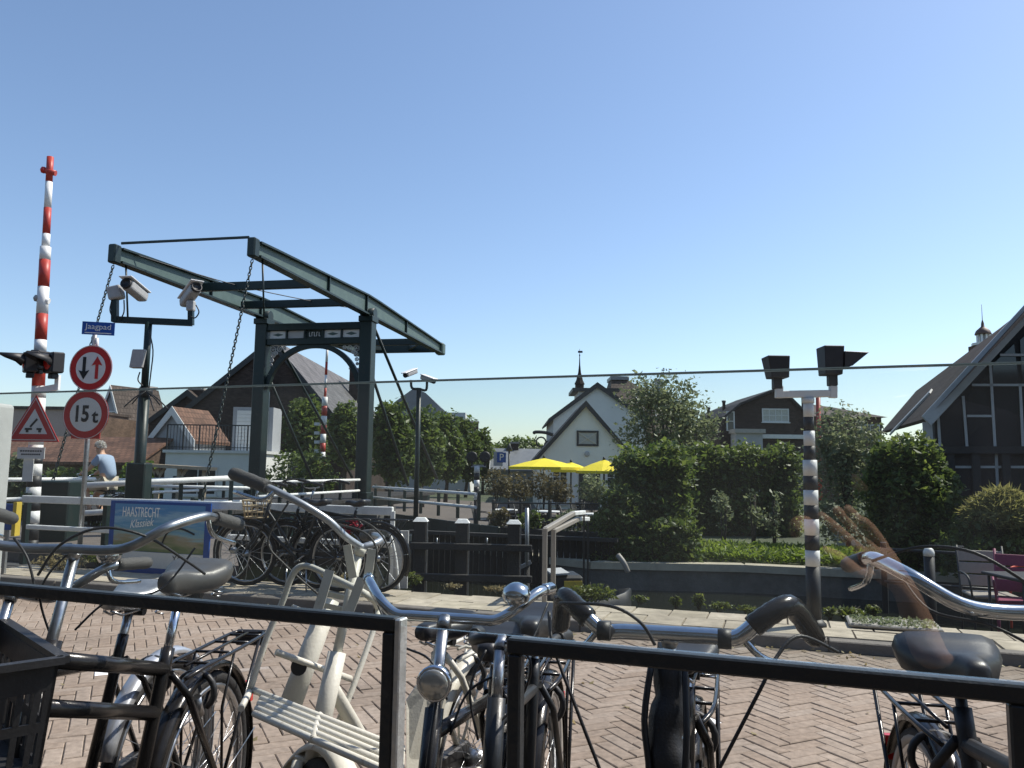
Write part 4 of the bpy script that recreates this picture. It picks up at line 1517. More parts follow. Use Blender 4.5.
# low shrubs by the shed and behind the rails on the left
for i, (px, pt, pb, D, wpx, m_, lab) in enumerate([(60, 470, 500, 22, 62, 'leaf_lime', 'dark green shrub behind the white rails at the far left'), (95, 468, 492, 24, 50, 'leaf_lime', 'green shrub directly behind the cyclist'),
                                                  (140, 462, 484, 26, 46, 'leaf_grass', 'bright green shrub right of the cyclist below the shed'), (20, 455, 495, 25, 40, 'leaf_olive', 'olive shrub below the pink house'),
                                                  (300, 450, 488, 30, 74, 'leaf_lime', 'low green shrub between the portal posts'), (205, 458, 470, 34, 60, 'leaf_hedge', 'dark shrub under the balcony annex')]):
    r_ = wpx / 2 / FPX * D
    zt = hz(px, pt, D) - GZ
    bush('shrub', lab, (hx(px, D), D, GZ), [(0, 0, zt * .5, r_, r_ * .7, zt * .5), (r_ * .4, 0, zt * .6, r_ * .5, r_ * .5, zt * .4)], 3000, .16, m_, 'shrub')

# tall dark hedge block by the water, its right side in the sun
D = 16.9
x0, x1 = hx(627, D), hx(686, D)
hedge('laurel_hedge', 'tall dark laurel hedge block at the waterside beside the parasols', ((x0 + x1) / 2, D + .6, GZ), (x1 - x0, 1.5, hz(650, 456, D) - GZ), 15000, .12, 'leaf_hedge')
x0, x1 = hx(598, D - .6), hx(700, D - .6)
t = bush('ivy', 'ivy hanging over the quay wall below the laurel hedge', ((x0 + x1) / 2, D - .75, -.7), [(0, 0, .25, (x1 - x0) / 2, .25, .55), (.4, .1, .7, .7, .3, .5)], 3500, .12, 'leaf_hedge', 'ivy')
bush('laurel', 'low laurel spreading left of the tall hedge block', (hx(618, 16.4), 16.5, GZ), [(0, 0, .75, .42, .4, .75), (.2, 0, 1.0, .35, .35, .5)], 2600, .12, 'leaf_hedge')
# long hedge behind the lawn
D = 23
x0, x1 = hx(684, D), hx(800, D)
hedge('beech_hedge', 'long clipped hedge behind the lawn, left of the striped pole', ((x0 + x1) / 2, D + .8, GZ), (x1 - x0, 1.4, hz(740, 452, D) - GZ), 15000, .15, 'leaf_hedge')
D = 20.5
for px, pt, lab in ((722, 485, 'slim young shrub left of two against the long hedge'), (752, 482, 'slim young shrub in the middle against the long hedge'), (772, 488, 'grey-green shrub at the right end of the lawn')):
    zt = hz(px, pt, D) - GZ
    bush('young_shrub', lab, (hx(px, D), D, GZ), [(0, 0, zt * .6, .2, .2, zt * .4), (.06, 0, zt * .3, .16, .16, zt * .28)], 260, .11, 'leaf_olive', 'shrub', clump=.07)
# loose tree behind the laurel, in front of the brown roof
D = 27
tree('loose_tree', 'loose small-leaved tree before the big brown roof', (hx(662, D), D, GZ), 1.2, [(0, 0, hz(662, 420, D) - GZ, 1.5, 1.2, 1.5), (-.5, 0, hz(645, 395, D) - GZ, .7, .7, .65), (1.2, 0, hz(690, 425, D) - GZ, .75, .7, .7), (.2, 0, 2.0, 1.3, 1.2, 1.0), (.6, 0, hz(672, 400, D) - GZ, .8, .7, .7)], 9500, .13, 'leaf_olive', .1, clump=.16, limbs=16)
# right of the striped pole
D = 19
tree('olive_tree', 'grey-green loose tree right of the striped signal pole', (hx(846, D), D, GZ), .8, [(0, 0, hz(846, 440, D) - GZ, .75, .7, .75), (-.35, 0, hz(830, 470, D) - GZ, .7, .6, .8), (.3, 0, hz(858, 462, D) - GZ, .7, .6, .8), (0, 0, .7, .9, .7, .7)], 6500, .11, 'leaf_olive', .07, clump=.12, limbs=14)
D = 15.2
x0, x1 = hx(862, D), hx(950, D)
zt = hz(905, 437, D) - GZ
bush('round_laurel', 'broad rounded laurel bush in front of the timber hall', ((x0 + x1) / 2, D, GZ), [(0, 0, zt * .52, (x1 - x0) / 2, .8, zt * .48), (-.2, 0, zt * .72, .55, .5, zt * .27), (.35, -.1, zt * .6, .5, .5, zt * .35), (.3, 0, zt * .3, .55, .6, zt * .3)], 13000, .12, 'leaf_hedge')
D = 13.6
zt = hz(998, 489, D) - GZ
t = thing('ornamental_grass', 'rounded clump of pale ornamental grass at the right edge', 'grass clump', (hx(1000, D), D, GZ))
nb = 4200
a = rng.uniform(0, 2 * math.pi, nb)
rr = rng.uniform(0, 1, nb) ** .5
pts = np.stack([np.cos(a) * rr * .62, np.sin(a) * rr * .5, zt * (1 - .28 * rr ** 2) - rng.uniform(0, .35, nb) ** 1.5], 1)
leaf_mesh('blades', pts, .26, 'leaf_straw', t, upbias=-.3, aspect=.12)
bush('dark_shrub', 'dark low shrub below the ornamental grass', (hx(990, D), D + .1, GZ), [(0, 0, .55, .85, .6, .65), (.6, 0, .6, .6, .5, .6)], 4000, .12, 'leaf_hedge', 'shrub')
# background tree tops
D = 80
tree('distant_tree', 'distant round tree top between the parking sign and the white house', (hx(520, D), D, GZ), 2, [(0, 0, hz(520, 448, D) - GZ, 2.6, 2, 1.2), (-2.5, 0, hz(500, 452, D) - GZ, 2, 2, 1.0)], 1800, .4, 'leaf_lime', .2)

# standard trees in pots on the terrace
for i, (px, pt, D, lab) in enumerate([(497, 468, 24, 'brownish potted tree at the left end of the terrace'), (517, 472, 26, 'brownish potted tree second from the left on the terrace'), (541, 470, 25, 'brownish potted tree under the widest parasol'), (557, 474, 24, 'potted tree in front of the terrace window'), (592, 473, 23, 'greenish potted tree under the rightmost parasol')]):
    r_ = 15 / FPX * D
    zt = hz(px, pt, D) - GZ
    t = tree('potted_tree', lab, (hx(px, D), D, GZ), .4, [(0, 0, zt - r_, r_, r_, r_), (r_ * .4, 0, zt - r_ * 1.3, r_ * .7, r_ * .7, r_ * .6)], 900, .1, 'leaf_brown' if i < 4 else 'leaf_olive', .03, group='potted trees on the terrace', limbs=5)
    MB().lathe([(.16, 0), (.22, .42), (.24, .42), (.24, .46), (.19, .46), (.17, .38)], (0, 0, 0), (0, 0, 1), 14).build('pot', 'trim_black', t)

# weeds along the pavement edge
def weed(px, py, wpx, h, n, lab, m='leaf_weed', z=.08):
    c = Gd(px, py, z)
    r_ = wpx / 2 / FPX * c.y
    t = thing('weed', lab, 'weed', c, 0, 'weeds along the quay edge')
    st = MB()
    for k in range(10):
        a = random.uniform(0, 6.28)
        e = Vector((math.cos(a) * r_ * .8, math.sin(a) * r_ * .4, h * random.uniform(.5, 1)))
        st.tube([(e.x * .2, e.y * .2, -.03), e * .6, e], [.004, .003, .002], 4)
    st.build('stem', 'soil', t)
    leaf_mesh('leaves', blob_points([(0, 0, h * .45, r_, r_ * .45, h * .5)], n, .1), .045, m, t, upbias=.1, aspect=.4)


weed(592, 601, 52, .17, 700, 'widest clump of yellow-green weeds at the quay edge behind the handlebars')
weed(410, 585, 24, .14, 420, 'bushy weed beside the end post of the white railing')
weed(676, 606, 12, .10, 120, 'small weed left of the next two on the quay edge')
weed(699, 607, 13, .13, 160, 'spiky weed right of the first small one on the quay edge')
weed(720, 609, 26, .07, 150, 'flat strip of weeds before the striped pole')
weed(797, 614, 18, .11, 180, 'weed at the foot of the striped pole')
weed(846, 616, 40, .09, 240, 'low weeds right of the striped pole')
weed(873, 614, 16, .09, 120, 'small weed left of the mossy slab')
weed(498, 591, 30, .05, 160, 'thin dry weeds behind the chrome lamp', 'leaf_dry')
weed(640, 602, 16, .07, 110, 'tiny weed just right of the widest weed clump')
weed(748, 612, 22, .06, 140, 'flat weed tuft left of the striped pole base')
weed(830, 617, 14, .10, 120, 'upright weed just right of the striped pole base')
weed(452, 588, 20, .05, 90, 'thin dry tuft below the timber fender', 'leaf_dry')
weed(335, 578, 46, .06, 160, 'dry weeds under the parked bicycles', 'leaf_dry')
weed(60, 570, 60, .20, 520, 'tall dry grass left of the festival banner', 'leaf_dry')
weed(100, 563, 40, .22, 420, 'yellowing plant by the banner foot', 'leaf_weed')

# ================================================================ BICYCLE BUILDER
HOLLAND = [(0, 0, 0), (.01, .10, 0), (.03, .17, .015), (.01, .235, .055), (-.08, .275, .075), (-.14, .285, .07), (-.26, .305, .045)]
CITY = [(0, 0, 0), (.0, .12, .0), (.0, .19, .02), (-.03, .25, .055), (-.10, .285, .06), (-.16, .295, .05), (-.27, .31, .01)]


def saddle_mesh(o, w_=.095, L=.27, h=.07, nose=.028):
    """loft along x: rear at -L*.42, nose at +L*.58; o is the seat top centre"""
    secs = [(-.44, .55, .6), (-.40, .82, .85), (-.30, 1.0, 1.0), (-.16, .98, 1.0), (0, .80, .92), (.14, .52, .85), (.30, nose / w_ * 1.15, .8), (.46, nose / w_, .72), (.54, nose / w_ * .75, .5)]
    mb = MB()
    n = 14
    base = len(mb.v)
    rings = []
    for t, ws, hs in secs:
        ring = []
        for k in range(n):
            a = 2 * math.pi * k / n
            cy, cz = math.cos(a), math.sin(a)
            y = w_ * ws * math.copysign(abs(cy) ** .7, cy)
            z = h * hs * .5 * math.copysign(abs(cz) ** .7, cz)
            if cz > 0:
                z -= .010 * (1 - abs(cy)) * (1 if t < .1 else .2)
            else:
                z *= 1.15
            dip = -.012 * math.exp(-((t - .08) / .16) ** 2) + (.012 if t < -.2 else 0)
            ring.append(Vector((o[0] + t * L, o[1] + y, o[2] + z + dip)))
        rings.append(ring)
    for r_ in rings:
        mb.v += r_
    for i in range(len(secs) - 1):
        for k in range(n):
            k2 = (k + 1) % n
            mb.f.append((i * n + k, i * n + k2, (i + 1) * n + k2, (i + 1) * n + k))
            mb.sm.append(True)
    mb.f.append(tuple(range(n)))
    mb.f.append(tuple((len(secs) - 1) * n + k for k in range(n)))
    mb.sm += [True, True]
    return mb


def fender_mesh(cx, cz, r_, a0, a1, wd=.03, tf=None, n=22):
    mb = MB()
    cols = [(-1, -.012), (-.7, .006), (0, .012), (.7, .006), (1, -.012)]
    vs, fs = [], []
    for i in range(n + 1):
        a = R(a0 + (a1 - a0) * i / n)
        for (y, dr) in cols:
            p = Vector((cx + math.cos(a) * (r_ + dr), y * wd, cz + math.sin(a) * (r_ + dr)))
            vs.append(tf(p) if tf else p)
    m = len(cols)
    for i in range(n):
        for k in range(m - 1):
            fs.append((i * m + k, (i + 1) * m + k, (i + 1) * m + k + 1, i * m + k + 1))
    return mb.add(vs, fs, True)


def wheel(root, name, c, r_=.35, tf=None, lod=1, tyre='rubber', rimm='steel', wall=None):
    tf = tf or (lambda p: p)
    n = 40 if lod else 24
    ring = lambda rad, y=0: [tf(Vector((c[0] + math.cos(a) * rad, c[1] + y, c[2] + math.sin(a) * rad))) for a in [2 * math.pi * k / n for k in range(n)]]
    wt = .021
    t = MB().tube(ring(r_ - wt), wt, 8 if lod else 6, closed=True).build(name, tyre, root, fix=False)
    rm = MB()
    rm.tube(ring(r_ - .048, .008), .009, 6, closed=True).tube(ring(r_ - .048, -.008), .009, 6, closed=True)
    rm.build('rim', rimm, t, fix=False)
    if wall:
        MB().tube(ring(r_ - .03, .006), .0175, 6, closed=True).tube(ring(r_ - .03, -.006), .0175, 6, closed=True).build('sidewall', wall, t, fix=False)
    sp = MB()
    ns = 32 if lod else 16
    for k in range(ns):
        a = 2 * math.pi * k / ns
        da = .55 * (1 if (k // 2) % 2 else -1)
        s_ = .03 if k % 2 else -.03
        p0 = Vector((c[0] + math.cos(a + da) * .03, c[1] + s_, c[2] + math.sin(a + da) * .03))
        p1 = Vector((c[0] + math.cos(a) * (r_ - .045), c[1], c[2] + math.sin(a) * (r_ - .045)))
        sp.tube([tf(p0), tf(p1)], .0014 if lod else .003, 3, caps=False)
    sp.build('spokes', 'steel', t, fix=False)
    hb = MB()
    hb.tube([tf(Vector((c[0], c[1] - .06, c[2]))), tf(Vector((c[0], c[1] - .028, c[2]))), tf(Vector((c[0], c[1] - .026, c[2]))), tf(Vector((c[0], c[1] + .026, c[2]))), tf(Vector((c[0], c[1] + .028, c[2]))), tf(Vector((c[0], c[1] + .06, c[2])))],
            [.012, .014, .034, .034, .014, .012], 12)
    hb.build('hub', 'steel', t)
    return t


def bicycle(label, loc, head, paint='black_paint', lod=1, bar=HOLLAND, barm='chrome', grip='dark_plastic', clampz=1.08, clampx=.80, saddle_z=.97, saddle_m='saddle_black', saddle_w=.095, postm='steel',
            fenderm='black_paint', carrier=True, carrier_m='black_paint', top='single', steer=0.0, light=True, bell=None, tyre='rubber', wall=None, chaincase=True, group=None, tube=.016, name='bicycle',
            front_carrier=None, lightpos=None, stand=True, stem_m='steel', rear_light=True, brake=True, lean=0.0, saddle_L=.27, cables=True, light_m='chrome', bar_r=.0115, grip_r=.016, grip_n=None, bar2=None, saddle_dx=0.0, saddle_h=.07, light_s=1.0):
    hv = Vector((head[0], head[1], 0)).normalized()
    root = thing(name, label, 'bicycle', (loc[0], loc[1], loc[2] if len(loc) > 2 else 0), math.atan2(hv.y, hv.x), group)
    seg = 10 if lod else 6
    RH, FH, BB = Vector((0, 0, .35)), Vector((1.12, 0, .35)), Vector((.47, 0, .29))
    ST = Vector((.29, 0, .79))
    HB, HT = Vector((.935, 0, .665)), Vector((.865, 0, .87))
    sa = (HT - HB).normalized()
    rot = Matrix.Rotation(R(steer), 3, sa)

    def tf(p):
        return HB + rot @ (Vector(p) - HB)

    def bd(mb, nm, m, par=None, **k):
        return mb.build(nm, m, par or root, **k)

    # frame
    f = MB()
    f.tube([HB + (BB - HB) * .02, BB], tube * 1.15, seg)
    f.tube([BB, ST, ST + (ST - BB).normalized() * .05], tube * 1.05, seg)
    f.tube([HB - sa * .02, HT + sa * .02], tube * 1.25, seg)
    if top == 'single':
        f.tube([HT - sa * .03, ST - Vector((0, 0, .03))], tube * .95, seg)
    elif top == 'double':
        f.tube([HT + sa * .07, ST - Vector((0, 0, .01))], tube * 1.1, seg)
        f.tube([HT - sa * .03, ST + (BB - ST) * .24], tube * 1.1, seg)
        f.tube([HT, HT + sa * .11], tube * 1.25, seg)
    else:
        f.tube(smooth_path([HT - sa * .06, Vector((.70, 0, .60)), Vector((.56, 0, .42)), BB + (ST - BB) * .25], 5), tube * 1.0, seg)
    for s_ in (-1, 1):
        f.tube([BB + Vector((-.03, s_ * .03, 0)), RH + Vector((.12, s_ * .05, 0)), RH + Vector((0, s_ * .062, 0))], tube * .6, 7)
        f.tube([ST + Vector((0, s_ * .02, -.02)), ST + Vector((-.06, s_ * .05, -.1)), RH + Vector((0, s_ * .062, 0))], tube * .6, 7)
    f.tube([BB + Vector((0, -.05, 0)), BB + Vector((0, .05, 0))], .024, seg)
    frame = bd(f, 'frame', paint)
    # saddle and post
    sp_t = ST + (ST - BB).normalized() * (saddle_z - .055 - ST.z) / (ST - BB).normalized().z
    bd(MB().tube([ST, sp_t], .0135, seg), 'seat_post', postm)
    so = (sp_t.x - .01 + saddle_dx, 0, saddle_z)
    sd_ = bd(saddle_mesh(so, saddle_w, saddle_L, saddle_h), 'saddle', saddle_m)
    if lod:
        sr = MB()
        for s_ in (-1, 1):
            sr.tube([(so[0] - .10, s_ * .05, so[2] - .025), (so[0] - .03, s_ * .022, so[2] - .05), (so[0] + .08, s_ * .018, so[2] - .05), (so[0] + .13, s_ * .01, so[2] - .03)], .004, 5)
            # coil spring
            sr.tube([(so[0] - .095 + math.cos(t) * .016, s_ * .05 + math.sin(t) * .016, so[2] - .03 - t * .0022) for t in [i * .8 for i in range(26)]], .003, 4)
        bd(sr, 'saddle_rails', 'steel', sd_)
        bd(MB().tube([(so[0] - .03, -.03, so[2] - .055), (so[0] - .03, .03, so[2] - .055)], .016, 8), 'saddle_clamp', 'matt_black', sd_)
    # wheels, fenders
    wheel(root, 'rear_wheel', RH, .35, None, lod, tyre, 'steel', wall)
    wheel(root, 'front_wheel', FH, .35, tf, lod, tyre, 'steel', wall)
    rf = bd(fender_mesh(0, .35, .375, 20, 205, .032), 'rear_fender', fenderm)
    ff = bd(fender_mesh(1.12, .35, .375, -10 if False else 25, 170, .032, tf), 'front_fender', fenderm)
    for o_ in (rf, ff):
        m_ = o_.modifiers.new('thick', 'SOLIDIFY')
        m_.thickness = .003
    st_ = MB()
    for s_ in (-1, 1):
        st_.tube([RH + Vector((0, s_ * .055, 0)), (math.cos(R(170)) * .375, s_ * .032, .35 + math.sin(R(170)) * .375)], .0025, 4)
    bd(st_, 'fender_stay', 'steel', rf)
    if rear_light:
        bd(MB().obox((math.cos(R(150)) * .40, 0, .35 + math.sin(R(150)) * .40), (.012, 0, 0), (0, .025, 0), (0, 0, .035)), 'reflector', 'reflector_red', rf)
    # fork
    fk = MB()
    for s_ in (-1, 1):
        fk.tube([tf(p) for p in smooth_path([HB + Vector((0, s_ * .035, -.03)), HB.lerp(FH, .5) + Vector((-.012, s_ * .05, 0)), FH + Vector((-.03, s_ * .058, .06)), FH + Vector((0, s_ * .06, 0))], 4)], [tube * .8] * 9 + [tube * .6] * 4, 8)
    fk.obox(HB + Vector((0, 0, -.03)), (.022, 0, 0), (0, .05, 0), (0, 0, .016))
    bd(fk, 'fork', paint)
    # stem and handlebar
    C = Vector((clampx, 0, clampz))
    sk = HT + sa * (clampz - HT.z - .02) / sa.z
    bd(MB().tube([tf(HT), tf(sk)], .0125, seg).tube([tf(sk), tf(C)], .016, seg), 'stem', stem_m)
    pts = [C + Vector(p) for p in bar]
    left = smooth_path(pts, 6 if lod else 3)
    left2 = smooth_path([C + Vector(p) for p in bar2], 6 if lod else 3) if bar2 else left
    right = [Vector((p.x, -p.y, p.z)) for p in left2]
    full = [tf(p) for p in list(reversed(right))[:-1] + left]
    hb_ = bd(MB().tube(full, bar_r, seg), 'handlebar', barm)
    ng = grip_n or (6 if lod else 3)
    for side in (left, right):
        g_ = [tf(p) for p in side[-ng - 1:]]
        gl = g_[-1] - g_[0]
        gp = g_ + [g_[-1] + (g_[-1] - g_[-2]).normalized() * .006]
        rr = [grip_r + .0012 * (i % 2) for i in range(len(gp))]
        rr[-1] = grip_r * .88
        bd(MB().tube(gp, rr, 10), 'grip', grip, hb_)
        if brake and lod:
            base = tf(side[-ng - 4])
            end = g_[-1]
            fw = (rot @ Vector((1, 0, 0)))
            bd(MB().tube(smooth_path([base, base.lerp(end, .35) + fw * .035 + Vector((0, 0, -.035)), end + fw * .03 + Vector((0, 0, -.045))], 5), [.007] * 6 + [.0055] * 5, 6), 'brake_lever', 'chrome', hb_)
    if lod and cables:
        cb = MB()
        for s_, side in ((1, left), (-1, right)):
            b0 = tf(side[-ng - 4])
            mid = tf(Vector((clampx + .12, s_ * .14, clampz + .02)))
            cb.tube(smooth_path([b0, (b0 + mid) / 2 + Vector((0, 0, .05)) + rot @ Vector((.09, 0, 0)), mid, tf(Vector((HT.x + .06, s_ * .04, HT.z))), tf(Vector((HB.x + .03, s_ * .03, HB.z - .05)))], 6), .0028, 5)
        bd(cb, 'brake_cable', 'matt_black', hb_)
    if bell is not None:
        p0 = tf(left[int(bell * (len(left) - 1))] if bell >= 0 else right[int(-bell * (len(right) - 1))])
        bd(MB().lathe([(.014, .012), (.027, .018), (.031, .032), (.026, .046), (.012, .054), (.004, .056)], p0, (0.25, 0, 1), 16), 'bell', 'chrome', hb_)
    # carrier
    if carrier:
        c_ = MB()
        zc = .755
        for s_ in (-1, 1):
            c_.tube(smooth_path([(.22, s_ * .03, zc - .02), (.14, s_ * .06, zc), (-.10, s_ * .065, zc), (-.34, s_ * .06, zc), (-.37, s_ * .03, zc)], 4), .0065, 7)
            c_.tube([(-.30, s_ * .062, zc), (-.12, s_ * .066, .52), (-.0, s_ * .068, .36)], .006, 6)
            c_.tube([(-.06, s_ * .066, zc), (.02, s_ * .066, .60), (0, s_ * .068, .36)], .005, 6)
        for x in (-.32, -.2, -.05, .1):
            c_.tube([(x, -.062, zc), (x, .062, zc)], .005, 6)
        c_.tube([(-.34, 0.0, zc + .004), (.16, 0.0, zc + .004)], .005, 6)
        ca = bd(c_, 'carrier', carrier_m)
        if lod:
            bd(MB().obox((-.385, 0, zc - .022), (.012, 0, 0), (0, .06, 0), (0, 0, .028)), 'carrier_reflector', 'dark_plastic', ca, bev=.006)
    if lod:
        # ring lock on the seat stays, dynamo at the rear wheel
        ar = [R(-50 + 280 * i / 14) for i in range(15)]
        bd(MB().tube([(.055 + .02, math.cos(a) * .062, .66 + math.sin(a) * .06) for a in ar], .010, 7), 'ring_lock', 'dark_plastic')
        bd(MB().tube([(.1, .03, .60), (.13, .03, .66)], .014, 8), 'dynamo', 'steel')
    # drive
    if chaincase:
        cc = MB()
        n = 9
        poly = [Vector((.47 + math.cos(a) * .105, -.075, .29 + math.sin(a) * .105)) for a in [R(-100 + 200 * i / n) for i in range(n + 1)]] + [Vector((math.cos(a) * .055, -.075, .35 + math.sin(a) * .055)) for a in [R(100 + 160 * i / n) for i in range(n + 1)]]
        cc.prism(poly, (0, .035, 0))
        bd(cc, 'chain_case', 'dark_plastic', bev=.006)
    ck = MB()
    for s_, a in ((-1, R(-35)), (1, R(145))):
        e = BB + Vector((math.cos(a) * .17, s_ * .095, math.sin(a) * .17))
        ck.tube([BB + Vector((0, s_ * .03, 0)), BB + Vector((0, s_ * .085, 0)), e], .009, 6)
    cr = bd(ck, 'crank', 'steel')
    for s_, a in ((-1, R(-35)), (1, R(145))):
        e = BB + Vector((math.cos(a) * .17, s_ * .145, math.sin(a) * .17))
        bd(MB().obox(e, (.045, 0, 0), (0, .04, 0), (0, 0, .011)), 'pedal', 'dark_plastic', cr, bev=.005)
    if stand:
        bd(MB().tube([(.36, .04, .30), (.30, .13, .14), (.27, .17, .012)], .008, 6), 'kickstand', 'steel')
    if light:
        lp = Vector(lightpos) if lightpos else Vector((.985, 0, .74))
        ax_ = rot @ Vector((1, 0, -.05))
        li = bd(MB().lathe([(r_ * light_s, h_ * light_s) for r_, h_ in [(.004, -.075), (.022, -.066), (.036, -.04), (.042, -.012), (.043, 0), (.040, .004)]], tf(lp), ax_, 20), 'headlight', light_m)
        bd(MB().lathe([(r_ * light_s, h_ * light_s) for r_, h_ in [(.0375, .0035), (.034, .009), (.02, .013), (.004, .0145)]], tf(lp), ax_, 20), 'lens', 'lens_glass', li)
        bd(MB().tube([tf(lp + Vector((-.05, 0, -.02))), tf(HB + Vector((.01, 0, .02)))], .006, 6), 'lamp_bracket', 'matt_black', li)
    root['_'] = 0
    del root['_']
    root.rotation_euler.x = R(lean)
    return root, tf

# ================================================================ BICYCLES PARKED IN FRONT
GRP = 'bicycles parked nose to the windscreen'
bA, tfA = bicycle('black double-barred bicycle with crate, grey saddle and chrome swept handlebar', (-.985, 2.66), (-.055, -1), top='double', tube=.0185, saddle_m='saddle_grey', saddle_z=1.03, saddle_w=.105, saddle_L=.29, saddle_h=.085, saddle_dx=-.05, postm='chrome', grip='grip_grey', barm='steel', clampz=1.175, clampx=.80, carrier_m='black_paint', group=GRP, light=False, bell=None, steer=2, cables=False)
bB, tfB = bicycle('older dark bicycle with silver rear mudguard behind the black crate bicycle', (-1.20, 2.84), (-.07, -1), fenderm='silver_paint', saddle_m='galvanised', saddle_z=.955, saddle_w=.085, clampz=1.045, clampx=.80, barm='steel', group=GRP, bell=.80, carrier=False, light=False, steer=-2, grip='grip_grey', cables=False, bar=[(0, 0, 0), (0, .07, -.012), (0, .12, -.008), (-.01, .18, .03), (-.03, .215, .055), (-.06, .235, .065), (-.16, .26, .06)])
bC, tfC = bicycle('cream white bicycle with tall handlebar and white front carrier', (-.11, 2.92), (-.43, -1), paint='cream_paint', top='low', tube=.019, fenderm='cream_paint', clampz=1.155, clampx=.78, barm='silver_paint', grip='grip_grey', grip_r=.0175, bar_r=.0095, stem_m='cream_paint', saddle_z=.86, group=GRP, light=False, steer=54, bar=[(0, 0, 0), (-.01, .04, .02), (-.06, .07, .03), (-.16, .08, .02), (-.26, .09, .0)], bar2=[(0, 0, 0), (.02, .06, .02), (.02, .12, .05), (-.0, .19, .07), (-.04, .25, .08), (-.07, .28, .083), (-.17, .36, .085)], carrier_m='cream_paint', chaincase=True, cables=False)
bD, tfD = bicycle('black bicycle with large round headlight and bare chrome handlebar', (.02, 2.50), (-.20, -1), clampz=1.055, clampx=.79, barm='chrome', grip='chrome', grip_r=.0125, group=GRP, lightpos=(.93, .012, .955), light_s=.82, saddle_z=.90, brake=False, bar=[(0, 0, 0), (.0, .07, 0), (.0, .11, .002), (-.02, .15, .025), (-.06, .185, .05), (-.09, .20, .055), (-.13, .215, .055)], cables=False, carrier=True, steer=4, bell=.50)
bE, tfE = bicycle('worn dark bicycle with pale-walled tyres between the windscreen frames', (.12, 2.58), (-.17, -1), paint='frame_dark', clampz=1.0, clampx=.80, barm='matt_black', group=GRP, wall='taupe', saddle_z=.94, light=False, bar=[(0, 0, 0), (.0, .04, 0), (-.02, .07, -.01), (-.07, .09, -.02), (-.12, .10, -.02), (-.2, .11, -.03)], brake=False, steer=-4, cables=False)
bF, tfF = bicycle('black bicycle with wide black-gripped handlebar and coiled cable lock', (.52, 2.30), (-.28, -1), clampz=1.07, clampx=.82, barm='chrome', bar_r=.015, grip='black_paint', grip_r=.0195, grip_n=20, group=GRP, tube=.02, saddle_z=.915, saddle_w=.08, saddle_h=.055, light=False, bar=[(0, 0, 0), (.0, .08, 0), (.0, .125, .0), (-.005, .165, .03), (-.035, .205, .052), (-.07, .225, .042), (-.14, .255, -.02)], steer=-6, cables=False)
bG, tfG = bicycle('black bicycle with wide black saddle and chrome handlebar at the right', (1.105, 2.16), (-.20, -1), paint='matt_black', saddle_z=.935, saddle_w=.12, saddle_L=.29, saddle_h=.095, clampz=1.14, clampx=.80, barm='chrome', bar_r=.0135, grip='dark_plastic', group=GRP, steer=-4, postm='matt_black', light=True, wall='taupe', tube=.02, cables=False)
bH, tfH = bicycle('black bicycle with side bag partly outside the right edge', (1.72, 2.05), (-.22, -1), group=GRP, saddle_z=.95, steer=5)
MB().obox((-.15, .16, .58), (.17, 0, .0), (0, .06, 0), (0, 0, .15)).build('side_bag', 'matt_black', bH, bev=.03, seg=3)
MB().obox((-.15, -.16, .58), (.17, 0, .0), (0, .06, 0), (0, 0, .15)).build('side_bag', 'matt_black', bH, bev=.03, seg=3)

# bike A: wide front carrier turned with the wheel; the crate stands on it
CC, CRZ = Vector((-1.215, 1.70, .745)), R(43.8)
cx_, cy_ = Vector((math.cos(CRZ), math.sin(CRZ), 0)), Vector((-math.sin(CRZ), math.cos(CRZ), 0))
fc = MB()
for k in range(6):
    x = -.15 + .06 * k
    fc.tube([CC + cx_ * x - cy_ * .22 - Vector((0, 0, .01)), CC + cx_ * x + cy_ * .22 - Vector((0, 0, .01))], .007, 6)
for s_ in (-1, 1):
    fc.tube([CC - cx_ * .16 + cy_ * .2 * s_ - Vector((0, 0, .024)), CC + cx_ * .16 + cy_ * .2 * s_ - Vector((0, 0, .024))], .008, 6)
hubA = Vector(bA.location) + Vector((-.055, -1, 0)).normalized() * 1.12 + Vector((0, 0, .36))
for s_ in (-1, 1):
    fc.tube([CC + cy_ * .12 * s_ - Vector((0, 0, .03)), hubA + Vector((.07 * s_, 0, 0))], .008, 6)
fc.build('front_carrier', 'black_paint', bA, world=True)
crate = thing('plastic_crate', 'black slotted plastic crate standing on the front carrier at the left edge', 'crate', CC, CRZ)
cw, cdp, chh = .24, .165, .235
def crate_pt(x, y, z):
    k = 1 + .10 * z / chh
    return Vector((x * k, y * k, z))
t = .006
MB().hexa([crate_pt(-cdp, -cw, 0), crate_pt(cdp, -cw, 0), crate_pt(cdp, cw, 0), crate_pt(-cdp, cw, 0), crate_pt(-cdp, -cw, .01), crate_pt(cdp, -cw, .01), crate_pt(cdp, cw, .01), crate_pt(-cdp, cw, .01)]).build('floor', 'dark_plastic', crate)
